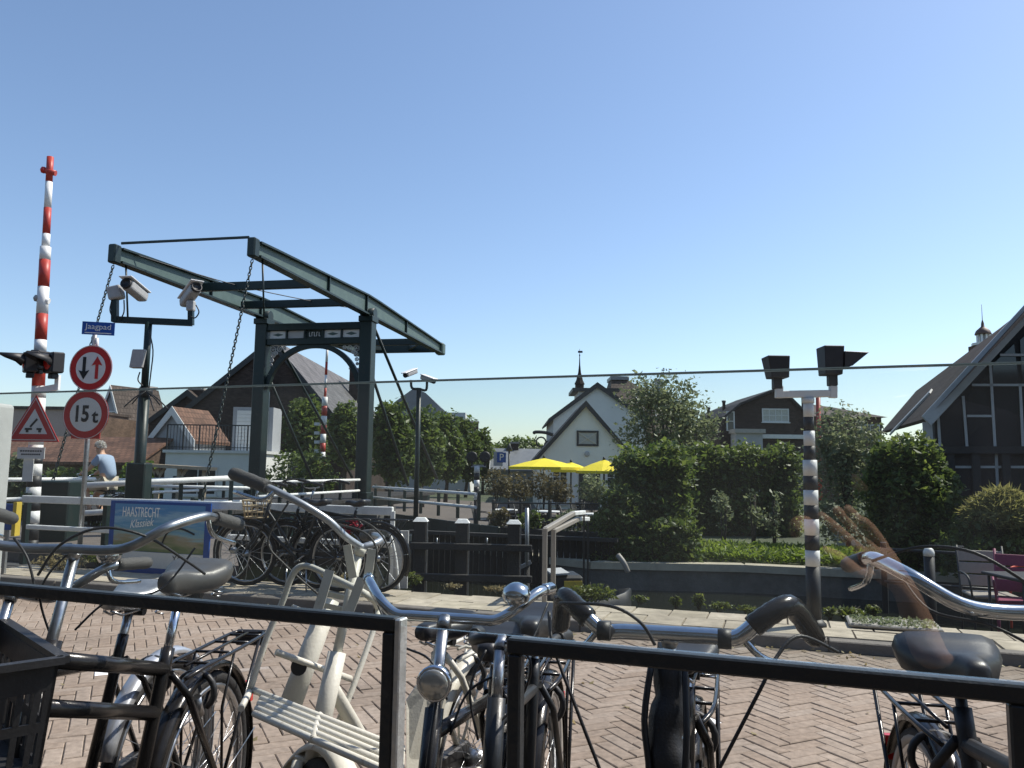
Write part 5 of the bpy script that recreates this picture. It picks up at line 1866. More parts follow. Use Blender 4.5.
def crate_side(p0, p1, nm):
    """slotted wall between two bottom corners"""
    mb = MB()
    n = 12
    def bar_(u0, u1, z0, z1):
        a, b = p0.lerp(p1, u0), p0.lerp(p1, u1)
        lo0, lo1 = crate_pt(a.x, a.y, z0), crate_pt(b.x, b.y, z0)
        hi0, hi1 = crate_pt(a.x, a.y, z1), crate_pt(b.x, b.y, z1)
        inn = Vector((-(p0 + p1).x, -(p0 + p1).y, 0)).normalized() * t
        mb.hexa([lo0, lo1, lo1 + inn, lo0 + inn, hi0, hi1, hi1 + inn, hi0 + inn])
    bar_(0, 1, .011, .035)
    bar_(0, 1, .095, .115)
    bar_(0, 1, .175, .228)
    for k in range(n + 1):
        u = k / n
        w2 = .016 if 0 < k < n else .045
        for (z0, z1) in ((.0352, .0948), (.1152, .1748)):
            bar_(max(0, u - w2), min(1, u + w2), z0, z1)
    return mb.build(nm, 'dark_plastic', crate)
cs = [Vector((-cdp, -cw, 0)), Vector((cdp, -cw, 0)), Vector((cdp, cw, 0)), Vector((-cdp, cw, 0))]
for a, b in zip(cs, cs[1:] + cs[:1]):
    crate_side(a, b, 'slotted_side')
rim = MB()
for a, b in zip(cs, cs[1:] + cs[:1]):
    rim.bar(crate_pt(a.x * 1.03, a.y * 1.03, chh), crate_pt(b.x * 1.03, b.y * 1.03, chh), .022, .014)
rim.build('rim', 'dark_plastic', crate)
# bike A drop light under saddle
MB().lathe([(.014, 0), (.03, .01), (.03, .05), (.012, .07)], (.13, -.0, .93), (0, 0, 1), 12).build('saddle_lamp', 'dark_plastic', bA)

# bike C: cream tube front carrier with raised back
def Cp(px, py, D):
    return P(px, py, D)
cc = MB()
# platform: lateral direction of the turned carrier
pl, pr = P(250, 690, 2.106), P(404, 752, 1.708)
fwd = Vector((.12, -.99, 0)).normalized()
for k in range(5):
    o_ = fwd * (.027 * k - .01) + Vector((0, 0, -.004 * k))
    cc.tube([pl.lerp(pr, .10 if k else 0) + o_, pl.lerp(pr, .98) + o_], .0085, 8)
for q in (.0, .5, .985):
    cc.tube([pl.lerp(pr, q) + fwd * -.02, pl.lerp(pr, q) + fwd * .105 + Vector((0, 0, -.016))], .0085, 7)
cc.tube(smooth_path([pl, P(266, 640, 2.118), P(282, 603, 2.129), P(293, 574, 2.129), P(307, 566, 2.118), P(338, 580, 2.059), P(367, 595, 2.012), P(377, 606, 2.327), P(376, 622, 2.313), P(352, 690, 2.217), P(338, 722, 2.190)], 5), .0085, 8)
cc.tube([P(276, 652, 2.112), P(351, 679, 2.231)], .0085, 8)
cc.tube([P(293, 607, 2.124), P(300, 610, 2.106)], .007, 8)
cc.build('front_carrier', 'cream_paint', bC, world=True)
pp = MB()
for (x0, y0, x1, y1, D) in ((347, 545, 353, 578, 2.15), (372, 549, 366, 590, 2.10)):
    pp.bar(P(x0, y0, D), P(x1, y1, D), .022, .006, up=(0, 1, 0))
pp.build('stem_plate', 'cream_paint', bC, world=True)
pb = MB()
for (x0, y0, x1, y1) in ((330, 570, 316, 616), (362, 578, 345, 622)):
    pb.bar(P(x0, y0, 1.9), P(x1, y1, 1.88), .022, .005, up=(0, 1, 0))
for q in (.25, .5, .75, 1.0):
    a, b = P(330, 570, 2.223).lerp(P(316, 616, 2.200), q), P(362, 578, 2.223).lerp(P(345, 622, 2.200), q)
    pb.bar(a, b, .014, .004, up=(0, 1, 0))
pb.build('adapter_plate', 'cream_paint', bC, world=True)
cl = MB()
for pts in ([(330, 522, 2.176), (360, 520, 2.153), (385, 540, 2.129), (388, 575, 2.129), (368, 600, 2.129)], [(338, 524, 2.153), (368, 535, 2.106), (376, 560, 2.106), (350, 600, 2.153)], [(290, 500, 2.164), (268, 540, 2.176), (285, 565, 2.188), (325, 600, 2.200)], [(345, 620, 2.200), (338, 660, 2.176), (330, 700, 2.153)]):
    cl.tube(smooth_path([P(*p_) for p_ in pts], 6), .003, 5)
cl.build('brake_cable', 'grip_grey', bC, world=True)
MB().tube([P(330, 600, 2.30), P(307, 660, 2.24), P(284, 722, 2.18)], [.027, .029, .031], 16).tube([P(287, 712, 2.19), P(283, 725, 2.18)], .036, 16).build('head_sleeve', 'cream_paint', bC, world=True)
MB().lathe([(.022, 0), (.022, .004)], P(299, 667, 2.16), (-.15, -1, .1), 14).build('head_badge', 'trim_black', bC, world=True)
cg = MB()
cg.prism([P(436, 655, 2.55), P(450, 672, 2.55), P(446, 700, 2.55), P(427, 768, 2.5), P(406, 768, 2.45), P(406, 700, 2.5)], Vector((.3, -1, 0)).normalized() * .006)
cg.build('coat_guard', 'cream_paint', bC, world=True)
# bike C: dark child-seat pad behind
# bike F: coiled lock round the head tube, thick wrapped cables
lk = MB()
for k in range(5):
    pts = []
    for i in range(13):
        a = math.pi * 2 * i / 12
        pts.append(Vector((.93 + math.cos(a) * .065 - .01 * k, .045 + .012 * k, .70 + math.sin(a) * .075 + .008 * k)))
    lk.tube(pts[:-1], .006, 6, closed=True)
lk.tube(smooth_path([(.9, .09, .64), (.93, .15, .58), (1.0, .12, .54), (.96, 0, .56)], 5), .009, 7)
lock = lk.build('cable_lock', 'matt_black', None)
lock.location = bF.location
lock.rotation_euler = bF.rotation_euler
tag(lock, 'coiled black cable lock looped round the head of the wide-handlebar bicycle', 'lock')
MB().tube([(.945, .03, .74), (.985, .04, .60)], .022, 10).build('dynamo', 'galvanised', bF)
MB().tube(smooth_path([(.82, -.004, 1.03), (.835, .006, .96), (.86, -.006, .90), (.88, .008, .83), (.895, .0, .77), (.92, .0, .70)], 3), [.022, .03, .033, .031, .036, .034, .030, .035, .037, .033, .036, .034, .031, .033, .030, .026], 12).tube(smooth_path([(.85, -.03, 1.02), (.88, -.04, .93), (.90, -.03, .84), (.93, -.04, .74)], 4), .006, 6).tube(smooth_path([(.85, .03, 1.02), (.90, .035, .92), (.915, .03, .82), (.94, .03, .72)], 4), .006, 6).build('head_cover', 'matt_black', bF)
for y in (-.12, .1):
    MB().tube([(.83, y - .012, 1.07), (.83, y + .012, 1.07)], .018, 10).build('bar_clip', 'dark_plastic', bF)
# loose brake cables hanging from the bar ends of bike F
lc = MB()
lc.tube(smooth_path([P(549, 612, 1.5), P(553, 645, 1.46), P(575, 705, 1.42), P(602, 775, 1.40)], 6), .0032, 6)
lc.tube(smooth_path([P(838, 652, 1.42), P(800, 636, 1.38), P(778, 655, 1.36), P(760, 690, 1.34), P(716, 775, 1.36)], 6), .0032, 6)
lc.tube(smooth_path([P(560, 603, 1.5), P(610, 606, 1.42), P(640, 622, 1.40), P(655, 645, 1.40)], 6), .003, 6)
lc.build('brake_cable', 'matt_black', bF, world=True)
lc = MB()
lc.tube(smooth_path([P(872, 561, 1.46), P(920, 547, 1.40), P(975, 553, 1.34), P(1030, 585, 1.30)], 6), .003, 6)
lc.build('brake_cable', 'matt_black', bG, world=True)
lc = MB()
lc.tube(smooth_path([P(38, 575, 1.78), P(60, 545, 1.76), P(100, 528, 1.78), P(145, 536, 1.82), P(185, 560, 1.9), P(205, 574, 1.95)], 6), .0032, 6)
lc.tube(smooth_path([P(14, 538, 1.8), P(28, 560, 1.78), P(37, 600, 1.78)], 6), .003, 6)
lc.build('brake_cable', 'matt_black', bA, world=True)

for b_, sets in ((bD, [[(372, 590, 1.95), (395, 640, 1.85), (430, 660, 1.78), (447, 700, 1.74)], [(548, 603, 1.9), (520, 660, 1.8), (470, 690, 1.76), (450, 735, 1.72)]]),
                 (bE, [[(500, 640, 1.78), (530, 660, 1.7), (520, 700, 1.72), (490, 730, 1.7)], [(486, 650, 1.75), (470, 690, 1.72), (478, 740, 1.7)]]),
                 (bG, [[(900, 575, 1.5), (930, 610, 1.45), (990, 625, 1.38), (1040, 650, 1.34)]]),
                 (bA, [[(70, 552, 1.86), (48, 575, 1.84), (40, 600, 1.86), (52, 640, 1.9)], [(195, 548, 2.0), (160, 590, 1.95), (110, 600, 1.9), (75, 630, 1.88)]])):
    lc = MB()
    for pts in sets:
        lc.tube(smooth_path([P(*p_) for p_ in pts], 6), .0028, 5)
    lc.build('gear_cable', 'matt_black', b_, world=True)

# ================================================================ GLASS WINDSCREEN AT OUR SIDE
def rail_at(px):
    """point on the windscreen line seen at px"""
    k = (px - 512) / FPX
    y = .905 / (1 + .373 * k)
    return Vector((k * y, y, 0))


WU = Vector((1, -.373, 0)).normalized()
WN = Vector((-WU.y, WU.x, 0))          # away from us
ZR, ZG = 1.185, 1.475
def screen(label, a, b, posts, end_m, ZR=ZR):
    s_ = thing('windscreen', label, 'windscreen', a, 0, 'glass terrace windscreens')
    h = .0168
    MB().obox((a + b) / 2 + Vector((0, 0, ZR - h / 2)), (b - a) / 2, WN * .0085, Vector((0, 0, h / 2))).build('top_rail', 'worn_frame', s_, world=True, bev=.002)
    MB().obox((a + b) / 2 + Vector((0, 0, .07)), (b - a) / 2, WN * .016, Vector((0, 0, .03))).build('bottom_rail', 'worn_frame', s_, world=True, bev=.002)
    for c in posts:
        p_ = MB().obox(c + Vector((0, 0, (ZR - h) / 2 - .0005)), WU * .0078, WN * .0082, Vector((0, 0, (ZR - h) / 2))).build('post', 'worn_frame', s_, world=True, bev=.002)
        MB().obox(c + Vector((0, 0, .005)), WU * .05, WN * .05, Vector((0, 0, .005))).build('foot_plate', 'worn_frame', p_, world=True)
    return s_


w1b = rail_at(404)
w1a = w1b - WU * 2.6
w2a = rail_at(512)
w2b = w2a + WU * 2.1
w1 = screen('left glass windscreen with dark metal frame and worn aluminium end post', w1a, w1b, [w1a + WU * .012, w1a + WU * 1.2, rail_at(397.5)], 'x', ZR + .011)
MB().obox(rail_at(404) + WU * .0042 + Vector((0, 0, (ZR + .011) / 2)), WU * .004, WN * .0095, Vector((0, 0, (ZR + .011) / 2 - .001))).build('end_strip', 'aluminium', w1, world=True, bev=.0015)
w2 = screen('right glass windscreen with dark metal frame', w2a, w2b, [rail_at(519.5), rail_at(1003), w2b - WU * .012], 'x')
for s_, a, b in ((w1, w1a, w2b),):
    gl = MB().obox((a + b) / 2 + Vector((0, 0, (ZR + ZG) / 2 + .001)), (b - a) / 2, WN * .003, Vector((0, 0, (ZG - ZR) / 2 - .0008))).build('glass_pane', 'screen_glass', s_, world=True)
    MB().obox((a + b) / 2 + Vector((0, 0, ZG + .0006)), (b - a) / 2, WN * .003, Vector((0, 0, .0010))).build('glass_edge', 'glass_edge', gl, world=True)

# unseen dark cafe front, added to keep bright sky out of the glass reflection
cf = thing('unseen_cafe_front', 'unseen dark cafe front added behind the viewer to block sky reflections', 'building', tuple(WN * -2.6), math.atan2(WU.y, WU.x))
MB().box((-25, -.3, -.1), (25, 0, 6.5)).build('wall', 'cafe_dark', cf)
for k in range(-6, 6):
    f = MB().box((k * 3.2 + .2, .002, .5), (k * 3.2 + 2.4, .05, 2.6)).build('window', 'trim_black', cf)
    MB().box((k * 3.2 + .3, .051, .6), (k * 3.2 + 2.3, .056, 2.5)).build('pane', 'cafe_dark', f)

# ================================================================ STREET FURNITURE
def vpole(px, D, z0, z1, r_, m, name, root, py=470, n=12):
    x = hx(px, D)
    return MB().tube([(x, D, z0), (x, D, z1)], r_, n).build(name, m, root, world=True)


def signal_head(root, c, d, m='matt_black', s=1.0):
    """hooded lamp: c centre of the body, d direction it faces"""
    d = Vector(d).normalized()
    u_ = d.cross(Vector((0, 0, 1))).normalized()
    b = MB().obox(c, d * .09 * s, u_ * .13 * s, Vector((0, 0, .15 * s))).build('signal_lamp', m, root, world=True, bev=.02)
    hd = MB()
    # hood: sloping half-tube in front
    n = 8
    vs, fs = [], []
    for i in range(n + 1):
        a = math.pi * (-.12 + 1.24 * i / n)
        rad = .125 * s
        p = c + u_ * math.cos(a) * rad + Vector((0, 0, math.sin(a) * rad))
        vs.append(p + d * .088 * s)
        vs.append(p + d * (.12 + .30 * max(0, math.sin(a)) ** .7) * s)
    for i in range(n):
        fs.append((2 * i, 2 * i + 1, 2 * i + 3, 2 * i + 2))
    h = hd.add(vs, fs, True).build('hood', m, b, world=True)
    h.modifiers.new('thick', 'SOLIDIFY').thickness = .008
    MB().lathe([(.105 * s, .0), (.09 * s, .012), (.003, .02)], c + d * .092 * s, d, 16).build('lens', 'reflector_red', b, world=True)
    MB().obox(c + Vector((0, 0, -.19 * s)), d * .05 * s, u_ * .055 * s, Vector((0, 0, .038 * s))).build('lamp_socket', m, b, world=True, bev=.01)
    return b


# ---------------------------------------------------------------- near barrier with raised boom, signals and warning triangle
D = 12.0
ba = thing('barrier', 'tall red and white raised barrier boom with twin hooded signals at the left', 'barrier', (hx(31, D), D, .1))
p_of = lambda py: P(31 + (525 - py) * .0525, py, D)
ys = [(157, 182, 'red_paint', .05), (182, 208, 'white_paint', .052), (208, 234, 'red_paint', .055), (234, 247, 'white_paint', .058), (247, 260, 'white_paint', .078), (260, 287, 'red_paint', .08), (287, 314, 'white_paint', .082), (314, 340, 'red_paint', .084), (340, 352, 'white_paint', .086), (352, 386, 'red_paint', .09)]
for y0, y1, m_, r_ in ys:
    MB().tube([p_of(y1), p_of(y0)], r_, 14).build('boom_band', m_, ba, world=True)
for py, m_ in ((172, 'red_paint'), (300, 'white_paint')):
    c = p_of(py)
    MB().tube([c + Vector((-.07, -.02, .02)), c + Vector((.10, 0, -.02))], [.05, .045], 12).build('boom_lamp', m_, ba, world=True)
    MB().lathe([(.055, 0), (.05, .04), (.01, .06)], c + Vector((-.07, -.02, .02)), (-1, -.5, .1), 12).build('boom_lamp_lens', 'reflector_red' if py < 200 else 'grey_plastic', ba, world=True)
lo = [(386, 398, 'white_paint'), (398, 420, 'white_paint'), (420, 445, 'white_paint'), (445, 458, 'white_paint'), (458, 464, 'matt_black'), (464, 476, 'white_paint'), (476, 487, 'matt_black'), (487, 499, 'white_paint'), (499, 511, 'matt_black'), (511, 523, 'white_paint'), (523, 540, 'matt_black')]
xb, zt_ = hx(31, D), 0
for y0, y1, m_ in lo:
    MB().tube([p_of(y1) + Vector((0, .02, 0)), p_of(y0) + Vector((0, .02, 0))], .10, 14).build('post_band', m_, ba, world=True)
MB().tube([p_of(540) + Vector((0, .02, 0)), Vector((p_of(540).x, D + .02, .08))], .1, 14).build('post_base', 'matt_black', ba, world=True)
arm = MB().bar(P(36, 391, D - .12), P(58, 387, D - .12), .07, .09).build('signal_arm', 'white_paint', ba, world=True)
MB().bar(P(57, 390, D - .12), P(58, 375, D - .12), .06, .06, up=(0, 1, 0)).build('arm_upright', 'white_paint', ba, world=True)
signal_head(ba, P(31, 362, D - .22), (-.8, -.6, -.05), s=1.05)
signal_head(ba, P(54, 363, D - .22), (-.55, -.83, -.05), s=1.05)
signal_head(ba, P(40, 360, D - .05), (.9, -.2, -.05), s=.95)
# triangle with drawbridge mark
TN = Vector((-.05, -.99, 0)).normalized()       # faces
TR = Vector((-TN.y, TN.x, 0))                  # its right as we look at it
if TR.x < 0:
    TR = -TR
tc = P(34, 425, D - .28)


def on(c, x, z, o=0.0, r=None, nrm=None):
    return c + (r or TR) * x + Vector((0, 0, z)) + (nrm or TN) * o


def tri(s, o, c=tc):
    return [on(c, -s, -s * .62, o), on(c, s, -s * .62, o), on(c, 0, s * 1.12, o)]


trs = thing('warning_sign', 'triangular red-edged warning sign with drawbridge pictogram on the barrier post', 'road sign', (tc.x, tc.y, .1))
MB().prism(tri(.40, 0), TN * -.012).build('plate', 'sign_red', trs, world=True)
MB().prism(tri(.365, .003), TN * -.0028).build('white_edge', 'sign_white', trs, world=True)
MB().prism(tri(.345, .006), TN * -.0028).build('red_border', 'sign_red', trs, world=True)
MB().prism(tri(.215, .009), TN * -.0028).build('white_field', 'sign_white', trs, world=True)
pic = MB()
pic.bar(on(tc, -.13, -.06, .011), on(tc, -.02, -.06, .011), .03, .004, up=TN).bar(on(tc, .05, -.06, .011), on(tc, .13, -.06, .011), .03, .004, up=TN)
pic.bar(on(tc, -.05, -.03, .011), on(tc, .05, .09, .011), .03, .004, up=TN).bar(on(tc, -.09, -.06, .011), on(tc, -.09, -.11, .011), .04, .004, up=TN).bar(on(tc, .10, -.06, .011), on(tc, .10, -.11, .011), .04, .004, up=TN)
pic.build('drawbridge_pictogram', 'print_black', trs, world=True)
pc = P(31, 453, D - .2)
pt_ = MB().obox(pc, TR * .21, TN * .005, Vector((0, 0, .085))).build('text_plate', 'sign_white', trs, world=True)
ln = MB()
for z, w_ in ((.03, .17), (-.02, .15)):
    for k in range(9):
        x = -w_ + 2 * w_ * (k + .5) / 9
        ln.obox(on(pc, x, z, .0065), TR * (w_ / 9 * .7), TN * .001, Vector((0, 0, .011)))
ln.build('small_print', 'print_black', pt_, world=True)
MB().obox(P(28, 470, D - .17), TR * .08, TN * .004, Vector((0, 0, .17))).build('side_plate', 'sign_white', trs, world=True)
# green cabinets
tag(MB().box((hx(37, 12.6), 12.6, .1), (hx(71, 12.6), 13.1, P(50, 481, 12.6).z)).build('control_cabinet', 'dark_green', bev=.02), 'dark green control cabinet behind the white rails beside the barrier', 'cabinet')
gc = thing('street_cabinet', 'tall pale grey street cabinet cut by the left edge of the picture', 'cabinet', (hx(-22, 7.6), 7.6, 0))
MB().box((hx(-60, 7.6), 7.55, .12), (hx(11, 7.95), 7.95, P(5, 402, 7.6).z)).build('body', 'cabinet_grey', gc, world=True, bev=.04, seg=3)
MB().box((hx(-58, 7.6), 7.535, .3), (hx(-8, 7.6), 7.549, P(5, 410, 7.6).z)).build('door', 'cabinet_grey', gc, world=True, bev=.006)
MB().box((hx(-62, 7.6), 7.5, .1), (hx(11, 8), 8.0, .119)).build('plinth', 'concrete', gc, world=True)
pb_ = thing('poster_box', 'small blue poster box low behind the pale grey cabinet', 'poster', (hx(10, 9.4), 9.4, .1))
MB().box((hx(3, 9.4), 9.4, P(10, 530, 9.4).z), (hx(17, 9.4), 9.46, P(10, 504, 9.4).z)).build('panel', 'sign_blue', pb_, world=True)
MB().box((hx(17.5, 9.4), 9.38, P(10, 536, 9.4).z), (hx(21, 9.4), 9.48, P(10, 502, 9.4).z)).build('edge_strip', 'yellow_plate', pb_, world=True)
MB().box((hx(9, 9.4), 9.41, .08), (hx(12, 9.4), 9.45, P(10, 530, 9.4).z)).build('foot', 'galvanised', pb_, world=True)

# ---------------------------------------------------------------- round signs and street name on a grey pole
D = 10.3
sg = thing('sign_post', 'grey pole with blue street name plate and two round red-rimmed road signs', 'road sign', (hx(84, D), D, .1))
vpole(85.5, D + .03, .05, P(97, 334, D).z, .03, 'galvanised', 'pole', sg)
SN = Vector((-.12, -.99, 0)).normalized()
SR = Vector((-SN.y, SN.x, 0))


def disc(c, ry, name, m, o, par):
    return MB().lathe([(ry, 0), (ry, .004)], c + SN * o, SN, 40).build(name, m, par, world=True)


for i, (px, py, rp) in enumerate(((91, 368, 23), (86, 414.5, 24.5))):
    c = P(px, py, D - .06)
    r_ = rp / FPX * D
    s1 = MB().lathe([(r_, 0), (r_, .006)], c, SN, 40).build('round_sign', 'sign_red', sg, world=True)
    disc(c, r_ * .69, 'white_disc', 'sign_white', .005, s1)
    MB().tube([c + SR * math.cos(a) * r_ * .975 + Vector((0, 0, math.sin(a) * r_ * .975)) + SN * .006 for a in [2 * math.pi * k / 40 for k in range(40)]], .004, 5, closed=True).build('white_rim', 'sign_white', s1, world=True)
    if i == 0:
        for sx_, m_, up_ in ((-.30, 'print_black', -1), (.30, 'sign_red', 1)):
            ar = MB()
            b0 = c + SR * (r_ * sx_) + SN * .011
            z_ = Vector((0, 0, 1)) * up_
            ar.prism([b0 + SR * -.022 + z_ * (-r_ * .48), b0 + SR * .022 + z_ * (-r_ * .48), b0 + SR * .022 + z_ * (r_ * .15), b0 + SR * .075 + z_ * (r_ * .10), b0 + z_ * (r_ * .50), b0 + SR * -.075 + z_ * (r_ * .10), b0 + SR * -.022 + z_ * (r_ * .15)], SN * .003)
            ar.build('arrow', m_, s1, world=True)
    else:
        ro = root_of(sg)
        text('numerals', '15', .29, 'print_black', s1, (c - Vector(ro.location)) + SR * -.06 + SN * .012, SR, (0, 0, 1), .0015, sx=.8, bold=.008)
        text('tonnes', 't', .24, 'print_black', s1, (c - Vector(ro.location)) + SR * .135 + SN * .012 + Vector((0, 0, -.03)), SR, (0, 0, 1), .0015, bold=.006)
MB().obox(P(86, 431, D - .05), SR * .2, SN * .005, Vector((0, 0, .10))).build('backing_plate', 'sign_red', sg, world=True)
c = P(98.5, 328.5, D - .06)
SN2 = Vector((.25, -.97, 0)).normalized()
SR2 = Vector((-SN2.y, SN2.x, 0))
np_ = MB().obox(c, SR2 * .195, SN2 * .006, Vector((0, 0, .085))).build('street_name_plate', 'sign_blue', sg, world=True)
text('street_name', 'Jaagpad', .105, 'sign_white', np_, (c - Vector(sg.location)) + SN2 * .0085 + Vector((0, 0, .02)), SR2, (0, 0, 1), .001)
ln = MB().obox(c + SN2 * .0085 + Vector((0, 0, -.062)), SR2 * .16, SN2 * .001, Vector((0, 0, .006))).build('small_print', 'sign_white', np_, world=True)
MB().tube([P(97, 338, D), P(97, 350, D)], .022, 10).build('plate_bracket', 'sign_white', sg, world=True)

# ---------------------------------------------------------------- camera masts
def cctv(root, a, b, r_=.085, m='grey_plastic'):
    """housing from lens end a to tail b"""
    a, b = Vector(a), Vector(b)
    d = (b - a).normalized()
    u_ = d.cross(Vector((0, 0, 1))).normalized()
    w_ = u_.cross(d)
    h = MB().obox((a + b) / 2, d * (b - a).length / 2, u_ * r_ * .8, w_ * r_ * .75).build('camera_housing', m, root, world=True, bev=r_ * .4, seg=3)
    MB().obox((a + b) / 2 + w_ * r_ * .85 - d * .05, d * ((b - a).length / 2 + .05), u_ * r_ * 1.0, w_ * .012).build('sunshield', 'white_paint', h, world=True, bev=.008)
    MB().lathe([(r_ * .8, 0), (r_ * .8, .05), (r_ * .62, .052), (r_ * .6, .02), (.01, .015)], a, -d, 18).build('lens_hood', 'matt_black', h, world=True)
    return h


D = 14.0
cm = thing('camera_mast', 'dark mast with two white cameras on a T-bar left of the bridge', 'camera mast', (hx(139.5, D), D, .1))
ztop = P(150, 321, D).z
xm = hx(139.5, D)
MB().tube([(xm, D, .1), (xm, D, P(145, 395, D).z)], .095, 12).build('mast', 'dark_green', cm, world=True)
MB().tube([(xm, D, P(145, 395, D).z), (xm, D, ztop)], .062, 12).build('upper_mast', 'dark_green', cm, world=True)
tb = MB().bar(P(114, 319.5, D - .1), P(192, 323, D + .1), .09, .11).build('crossbar', 'dark_green', cm, world=True)
MB().bar(P(115, 322, D - .1), P(115, 300, D - .1), .10, .10, up=(0, 1, 0)).build('bracket', 'dark_green', cm, world=True)
MB().bar(P(191, 325, D + .1), P(191, 303, D + .1), .09, .09, up=(0, 1, 0)).build('bracket', 'dark_green', cm, world=True)
cctv(cm, P(127, 284, D - .3), P(144, 298, D + .2), .125)
MB().obox(P(116, 293, D - .1), (.12, 0, .03), (0, .1, 0), (-.03, 0, .12)).build('camera_motor', 'grey_plastic', cm, world=True, bev=.04, seg=3)
cctv(cm, P(196, 288, D - .1), P(184, 304, D + .3), .12)
MB().obox(P(191, 306, D + .1), (.07, 0, 0), (0, .07, 0), (0, 0, .1)).build('camera_motor', 'grey_plastic', cm, world=True, bev=.03, seg=2)
jb = MB().obox(P(139, 359, D - .05), (.115, 0, -.0), (0, .08, 0), (0.02, 0, .165)).build('junction_box', 'grey_plastic', cm, world=True, bev=.012)
MB().tube([P(146, 388, D), P(145.5, 396, D)], .115, 12).build('collar', 'matt_black', cm, world=True)
cb = MB()
for dx, dy in ((-22, 16), (-14, 13), (14, 14), (22, 18), (8, 20)):
    cb.tube(smooth_path([P(146, 391, D - .1), P(146 + dx * .5, 391 + dy * .4, D - .2), P(146 + dx, 391 + dy, D - .2)], 4), .012, 5)
for pts in ([(112, 300), (110, 310), (113, 318)], [(124, 300), (124, 312), (120, 320)], [(196, 305), (199, 312), (195, 318), (190, 316)], [(140, 372), (138, 380), (143, 386)], [(149, 330), (153, 350), (151, 372), (149, 388)]):
    cb.tube(smooth_path([P(x, y, D - .15) for x, y in pts], 4), .012, 5)
cb.build('cables', 'matt_black', cm, world=True)['kind'] = 'stuff'
MB().box((xm - .17, D - .15, .1), (xm + .17, D + .15, P(140, 463, D).z)).build('mast_cabinet', 'dark_green', cm, world=True, bev=.02)

D = 21.0
c2 = thing('camera_mast', 'slim mast with two white cameras before the lime trees', 'camera mast', (hx(417, D), D, GZ))
MB().tube([(hx(417, D), D, GZ), (hx(417, D), D, P(419, 388, D).z)], .065, 10).build('mast', 'dark_green', c2, world=True)
MB().tube(smooth_path([P(411, 380, D), P(412, 388, D), P(419, 389, D), P(426, 390, D), P(427, 381, D)], 4), .035, 8).build('crossbar', 'dark_green', c2, world=True)
cctv(c2, P(406, 375, D - .2), P(416, 371, D + .2), .085)
cctv(c2, P(433, 381, D - .2), P(422, 377, D + .2), .085)
# far barrier
D = 31.0
fb = thing('barrier', 'distant red and white raised barrier boom beyond the portal', 'barrier', (hx(322, D), D, GZ))
ym = [348, 362, 375, 388, 397, 406, 416, 425, 434, 443, 452, 462, 475]
for k, (y0, y1) in enumerate(zip(ym, ym[1:])):
    MB().tube([P(321.5 + (475 - y1) * .045, y1, D), P(321.5 + (475 - y0) * .045, y0, D)], .05 + .06 * (k > 3), 10).build('boom_band', 'white_paint' if k % 2 == 0 else 'red_paint', fb, world=True)
for k in range(4):
    c = P(317, 424 + k * 9, D)
    MB().obox(c, (.1, 0, 0), (0, .05, 0), (0, 0, .06)).build('boom_lamp', 'sign_white', fb, world=True)
MB().obox(Vector((hx(322, D), D + .2, .1)), (.2, 0, 0), (0, .2, 0), (0, 0, .55)).build('pedestal', 'dark_green', fb, world=True)

# ---------------------------------------------------------------- striped posts with signals
def striped_post(name, label, px, D, py_top, py_bot, wpx, bands, z0):
    st = thing(name, label, 'signal post', (hx(px, D), D, z0))
    r_ = wpx / 2 / FPX * D
    x = hx(px, D)
    for y0, y1, m_, k in bands:
        MB().tube([(x, D, P(px, y1, D).z), (x, D, P(px, y0, D).z)], r_ * k, 18).build('band', m_, st, world=True)
    return st


D = 6.9
wb_, bk = 'white_paint', 'matt_black'
bands = [(398, 403, wb_, .85), (403, 417, wb_, .72), (417, 431, bk, .72), (431, 446, wb_, .78), (446, 460, bk, .8), (460, 476, wb_, .98), (476, 490, bk, 1.0), (490, 505, wb_, 1.0), (505, 519, bk, 1.0), (519, 535, wb_, 1.0), (535, 550, bk, 1.0), (550, 566, wb_, 1.0)]
sp = striped_post('signal_post', 'black and white banded post with two hooded lamps at the water edge', 810, D, 398, 616, 14, bands, .12)
x = hx(810, D)
MB().tube([(x, D, P(810, 566, D).z), (x, D, .06)], .061, 18).build('base', 'matt_black', sp, world=True)
MB().lathe([(.1, 0), (.1, .02), (.062, .06)], (x, D, .082), (0, 0, 1), 18).build('foot_collar', 'matt_black', sp, world=True)
a0, a1 = P(779, 394.5, D), P(833, 393.5, D)
MB().bar(a0, a1, .05, .062).build('crossarm', 'white_paint', sp, world=True, bev=.006)
for c_, y0 in ((779, 386), (833, 386)):
    MB().bar(P(c_, 398, D - .001), P(c_, y0, D - .001), .062, .055, up=(0, 1, 0)).build('upright', 'white_paint', sp, world=True, bev=.004)
